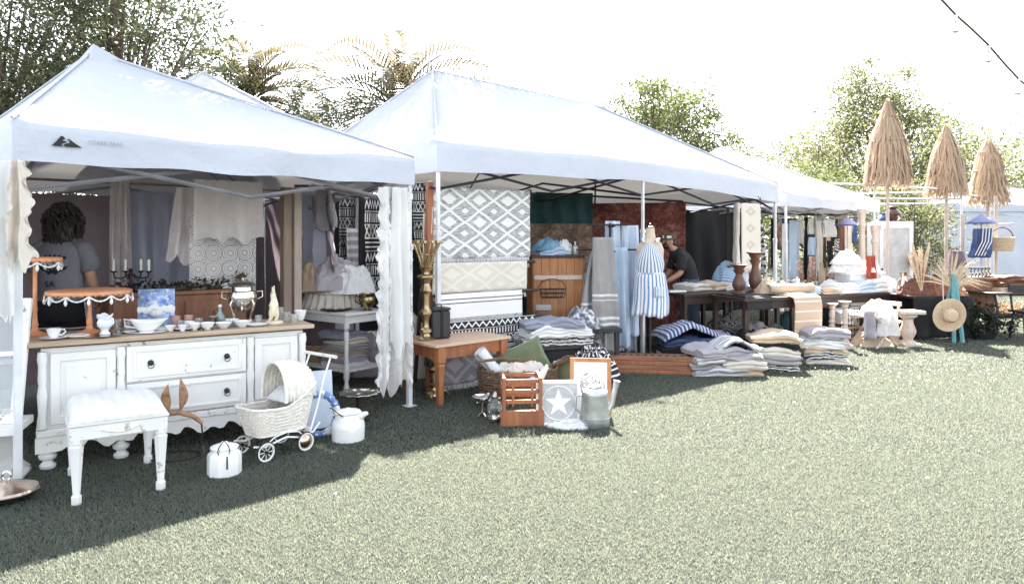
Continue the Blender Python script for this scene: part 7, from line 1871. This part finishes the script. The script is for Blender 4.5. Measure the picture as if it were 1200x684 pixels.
for s in (-1, 1): tubeshell(sh_, [(s*.085, 0, .90), (s*.098, 0, .83), (s*.105, 0, .73)], [.103, .108, .112], 22)
P('shorts', sh_, m_blacktee, t, solid=.006)
for s in (-1, 1):
    P('hem_band', tub([(s*.105+.114*math.cos(2*PI*i/24), .114*math.sin(2*PI*i/24), .732) for i in range(24)], .007, 6, closed=True), m_linen, t)
    P('side_band', tub([(s*.190, -.03, .97), (s*.207, -.035, .88), (s*.212, -.03, .80), (s*.206, -.03, .735)], .007, 6), m_linen, t)
# back print: dark wings and letters
wing = []
def backy(x, z): return -.150-.004
def prn(poly, nm='back_print'):
    mb = MB(); mb.add([(x, -.02-math.sqrt(max(.0004, 1-(x/.205)**2))*.134, z) for x, z in poly], [tuple(range(len(poly)))]); P(nm, mb, m_ink, t, smooth=0)
prn([(-.115, 1.245), (-.02, 1.235), (0, 1.215), (.02, 1.235), (.115, 1.245), (.095, 1.215), (.05, 1.20), (.03, 1.175), (0, 1.19), (-.03, 1.175), (-.05, 1.20), (-.095, 1.215)])
text('SA', .075, m_ink, t, TR(-.055, -.162, 1.075) @ RX(90), name='back_lettering')
for i in range(6): prn([(-.10+.036*i, 1.300+.016*math.sin(i*.6)), (-.076+.036*i, 1.300+.016*math.sin(i*.6)), (-.080+.036*i, 1.328+.016*math.sin(i*.6)), (-.097+.036*i, 1.325+.016*math.sin(i*.6))])
# hair: a full mane of curls
hr_ = MB()
q = random.Random(5)
P('hair', MB().blob((0, .035, 1.655), (.118, .115, .128), 26, 18, .22, 4), m_hair, t)
for i in range(230):
    a = q.uniform(0, 2*PI); el = q.uniform(-.2, 1.35); d = Vector((math.cos(a)*math.cos(el), math.sin(a)*math.cos(el)-.18, math.sin(el)))
    if d.y > .55 and d.z < .5: continue
    p = Vector((0, .035, 1.66))+Vector((d.x*.112, d.y*.108, d.z*.118)); L_ = q.uniform(.14, .34); ph = q.uniform(0, 6); pts = []
    for j in range(9):
        f = j/8; out = Vector((d.x, d.y, 0))*(.035*math.sin(PI*min(1, f*1.2)))
        pts.append(p+out+Vector((.012*math.cos(ph+f*11), .012*math.sin(ph+f*11), -L_*f*(.35+.65*f))))
    hr_.tube(pts, [.010, .011, .012, .012, .012, .011, .010, .008, .004], 5)
o = P('curls', hr_, m_hair, t); o['kind'] = 'stuff'
P('hair_cluster', MB().blob((0, -.045, 1.535), (.115, .075, .13), 22, 14, .35, 5), m_hair, t)

# the man bending over the work table (faces -x, towards the left)
mp = at(806, 300, 10.25)
t = person('person in a brown cap and black tee bending over the work table', (mp.x+.02, mp.y, 0), 6, .98)
bv = [(0, 0, .93), (-.02, 0, 1.08), (-.09, 0, 1.22), (-.17, 0, 1.33), (-.235, 0, 1.40), (-.29, -.01, 1.455), (-.315, -.01, 1.51), (-.31, -.01, 1.58),
      (-.17, -.175, 1.30), (-.20, -.20, 1.06), (-.36, -.16, .955), (-.42, -.14, .925),
      (-.17, .175, 1.30), (-.22, .20, 1.06), (-.38, .14, .95), (-.44, .12, .92),
      (0, -.095, .86), (.03, -.105, .48), (.05, -.11, .10), (-.06, -.11, .045),
      (0, .095, .86), (-.02, .105, .48), (.02, .11, .10), (-.09, .11, .045)]
br = [(.12, .16), (.11, .145), (.11, .155), (.095, .15), (.055, .055), (.07, .06), (.085, .072), (.065, .06),
      .062, .050, .040, .030, .062, .050, .040, .030, .095, .065, .045, .034, .095, .065, .045, .034]
P('body', skin_mesh('body', bv, be, br), m_skin, t)
hand(t, (-.42, -.14, .925), (-1, .1, -.45), (0, 0, 1), .8); hand(t, (-.44, .12, .92), (-1, -.1, -.4), (0, 0, 1), .8)
te = MB()
secs = [((.01, 0, .90), .135, .175), ((-.01, 0, 1.02), .13, .165), ((-.06, 0, 1.18), .135, .178), ((-.14, 0, 1.30), .128, .188), ((-.20, 0, 1.365), .10, .15), ((-.235, 0, 1.40), .07, .085)]
def tf(u, v):
    x = v*(len(secs)-1); i = min(int(x), len(secs)-2); f = x-i; A, B = secs[i], secs[i+1]
    c = Vector(A[0]).lerp(Vector(B[0]), f); rx = A[1]+(B[1]-A[1])*f; ry = A[2]+(B[2]-A[2])*f; a = 2*PI*u
    tl = .55*v; k = 1+.03*fbm((math.cos(a)*2, math.sin(a)*2, v*5))
    return c+Vector((rx*k*math.cos(a)*math.cos(tl), ry*k*math.sin(a), rx*k*math.cos(a)*math.sin(tl)))
te.grid(tf, 36, 26, closeu=True)
for s in (-1, 1): tubeshell(te, [(-.155, s*.10, 1.32), (-.175, s*.175, 1.275), (-.19, s*.198, 1.16), (-.20, s*.204, 1.10)], [.080, .080, .072, .076])
P('tee_shirt', te, m_blacktee, t, solid=.005)
tr = MB()
tubeshell(tr, [(.0, -.02, .96), (0, -.06, .88), (.0, -.095, .80), (.03, -.105, .48), (.05, -.11, .08)], [.13, .135, .108, .085, .08], 18); P('trousers', tr, m_denim, t, solid=.005)
tr = MB(); tubeshell(tr, [(.0, .02, .96), (0, .06, .88), (.0, .095, .80), (-.02, .105, .48), (.02, .11, .08)], [.13, .135, .108, .085, .08], 18); P('trousers', tr, m_denim, t, solid=.005)
for s, x in ((-1, -.03), (1, -.06)): P('shoe', MB().blob((x, s*.11, .045), (.14, .05, .045), 14, 8, .05), m_black, t)
hc = Vector((-.312, -.01, 1.535))
P('nose', MB().blob(tuple(hc+Vector((-.092, 0, -.03))), (.024, .014, .018), 10, 8, 0), m_skin, t)
P('beard', MB().blob(tuple(hc+Vector((-.045, 0, -.082))), (.055, .058, .045), 16, 10, .15, 6), m_hair, t)
P('mouth', MB().blob(tuple(hc+Vector((-.095, 0, -.068))), (.008, .022, .006), 10, 6, 0), m_rust, t)
for s in (-1, 1):
    P('eye', MB().blob(tuple(hc+Vector((-.078, s*.03, -.006))), (.008, .012, .008), 10, 8, 0), m_china, t); P('ear', MB().blob(tuple(hc+Vector((.012, s*.078, -.025))), (.022, .010, .032), 10, 8, 0), m_skin, t)
P('hair', MB().blob(tuple(hc+Vector((.055, 0, -.035))), (.055, .076, .065), 16, 10, .2, 5), m_hair, t)
capm = plain('brown_cap_cloth', (.14, .10, .07), (.09, .06, .045), rough=.9)
P('cap', loft([(hc.z+.012, hc.x, hc.y, .104, .088), (hc.z+.05, hc.x+.004, hc.y, .104, .088), (hc.z+.09, hc.x+.008, hc.y, .082, .07), (hc.z+.112, hc.x+.01, hc.y, .03, .03), (hc.z+.114, hc.x+.01, hc.y, .002, .002)], 26), capm, t)
P('cap_peak', MB().grid(lambda u, v: (hc.x-.085-.085*v*math.sin(PI*(.12+.76*u))**.6, hc.y+(u-.5)*.155*(1-.1*v), hc.z+.020-.022*v-.02*abs(u-.5)), 12, 5), capm, t, solid=.006)
P('cap_badge', box1((hc.x-.098, hc.y-.012, hc.z+.055), (.012, .075, .045)), m_linen, t, bevel=.004)
P('cap_badge', box1((hc.x-.03, hc.y-.088, hc.z+.05), (.07, .012, .035)), m_linen, t, bevel=.004)
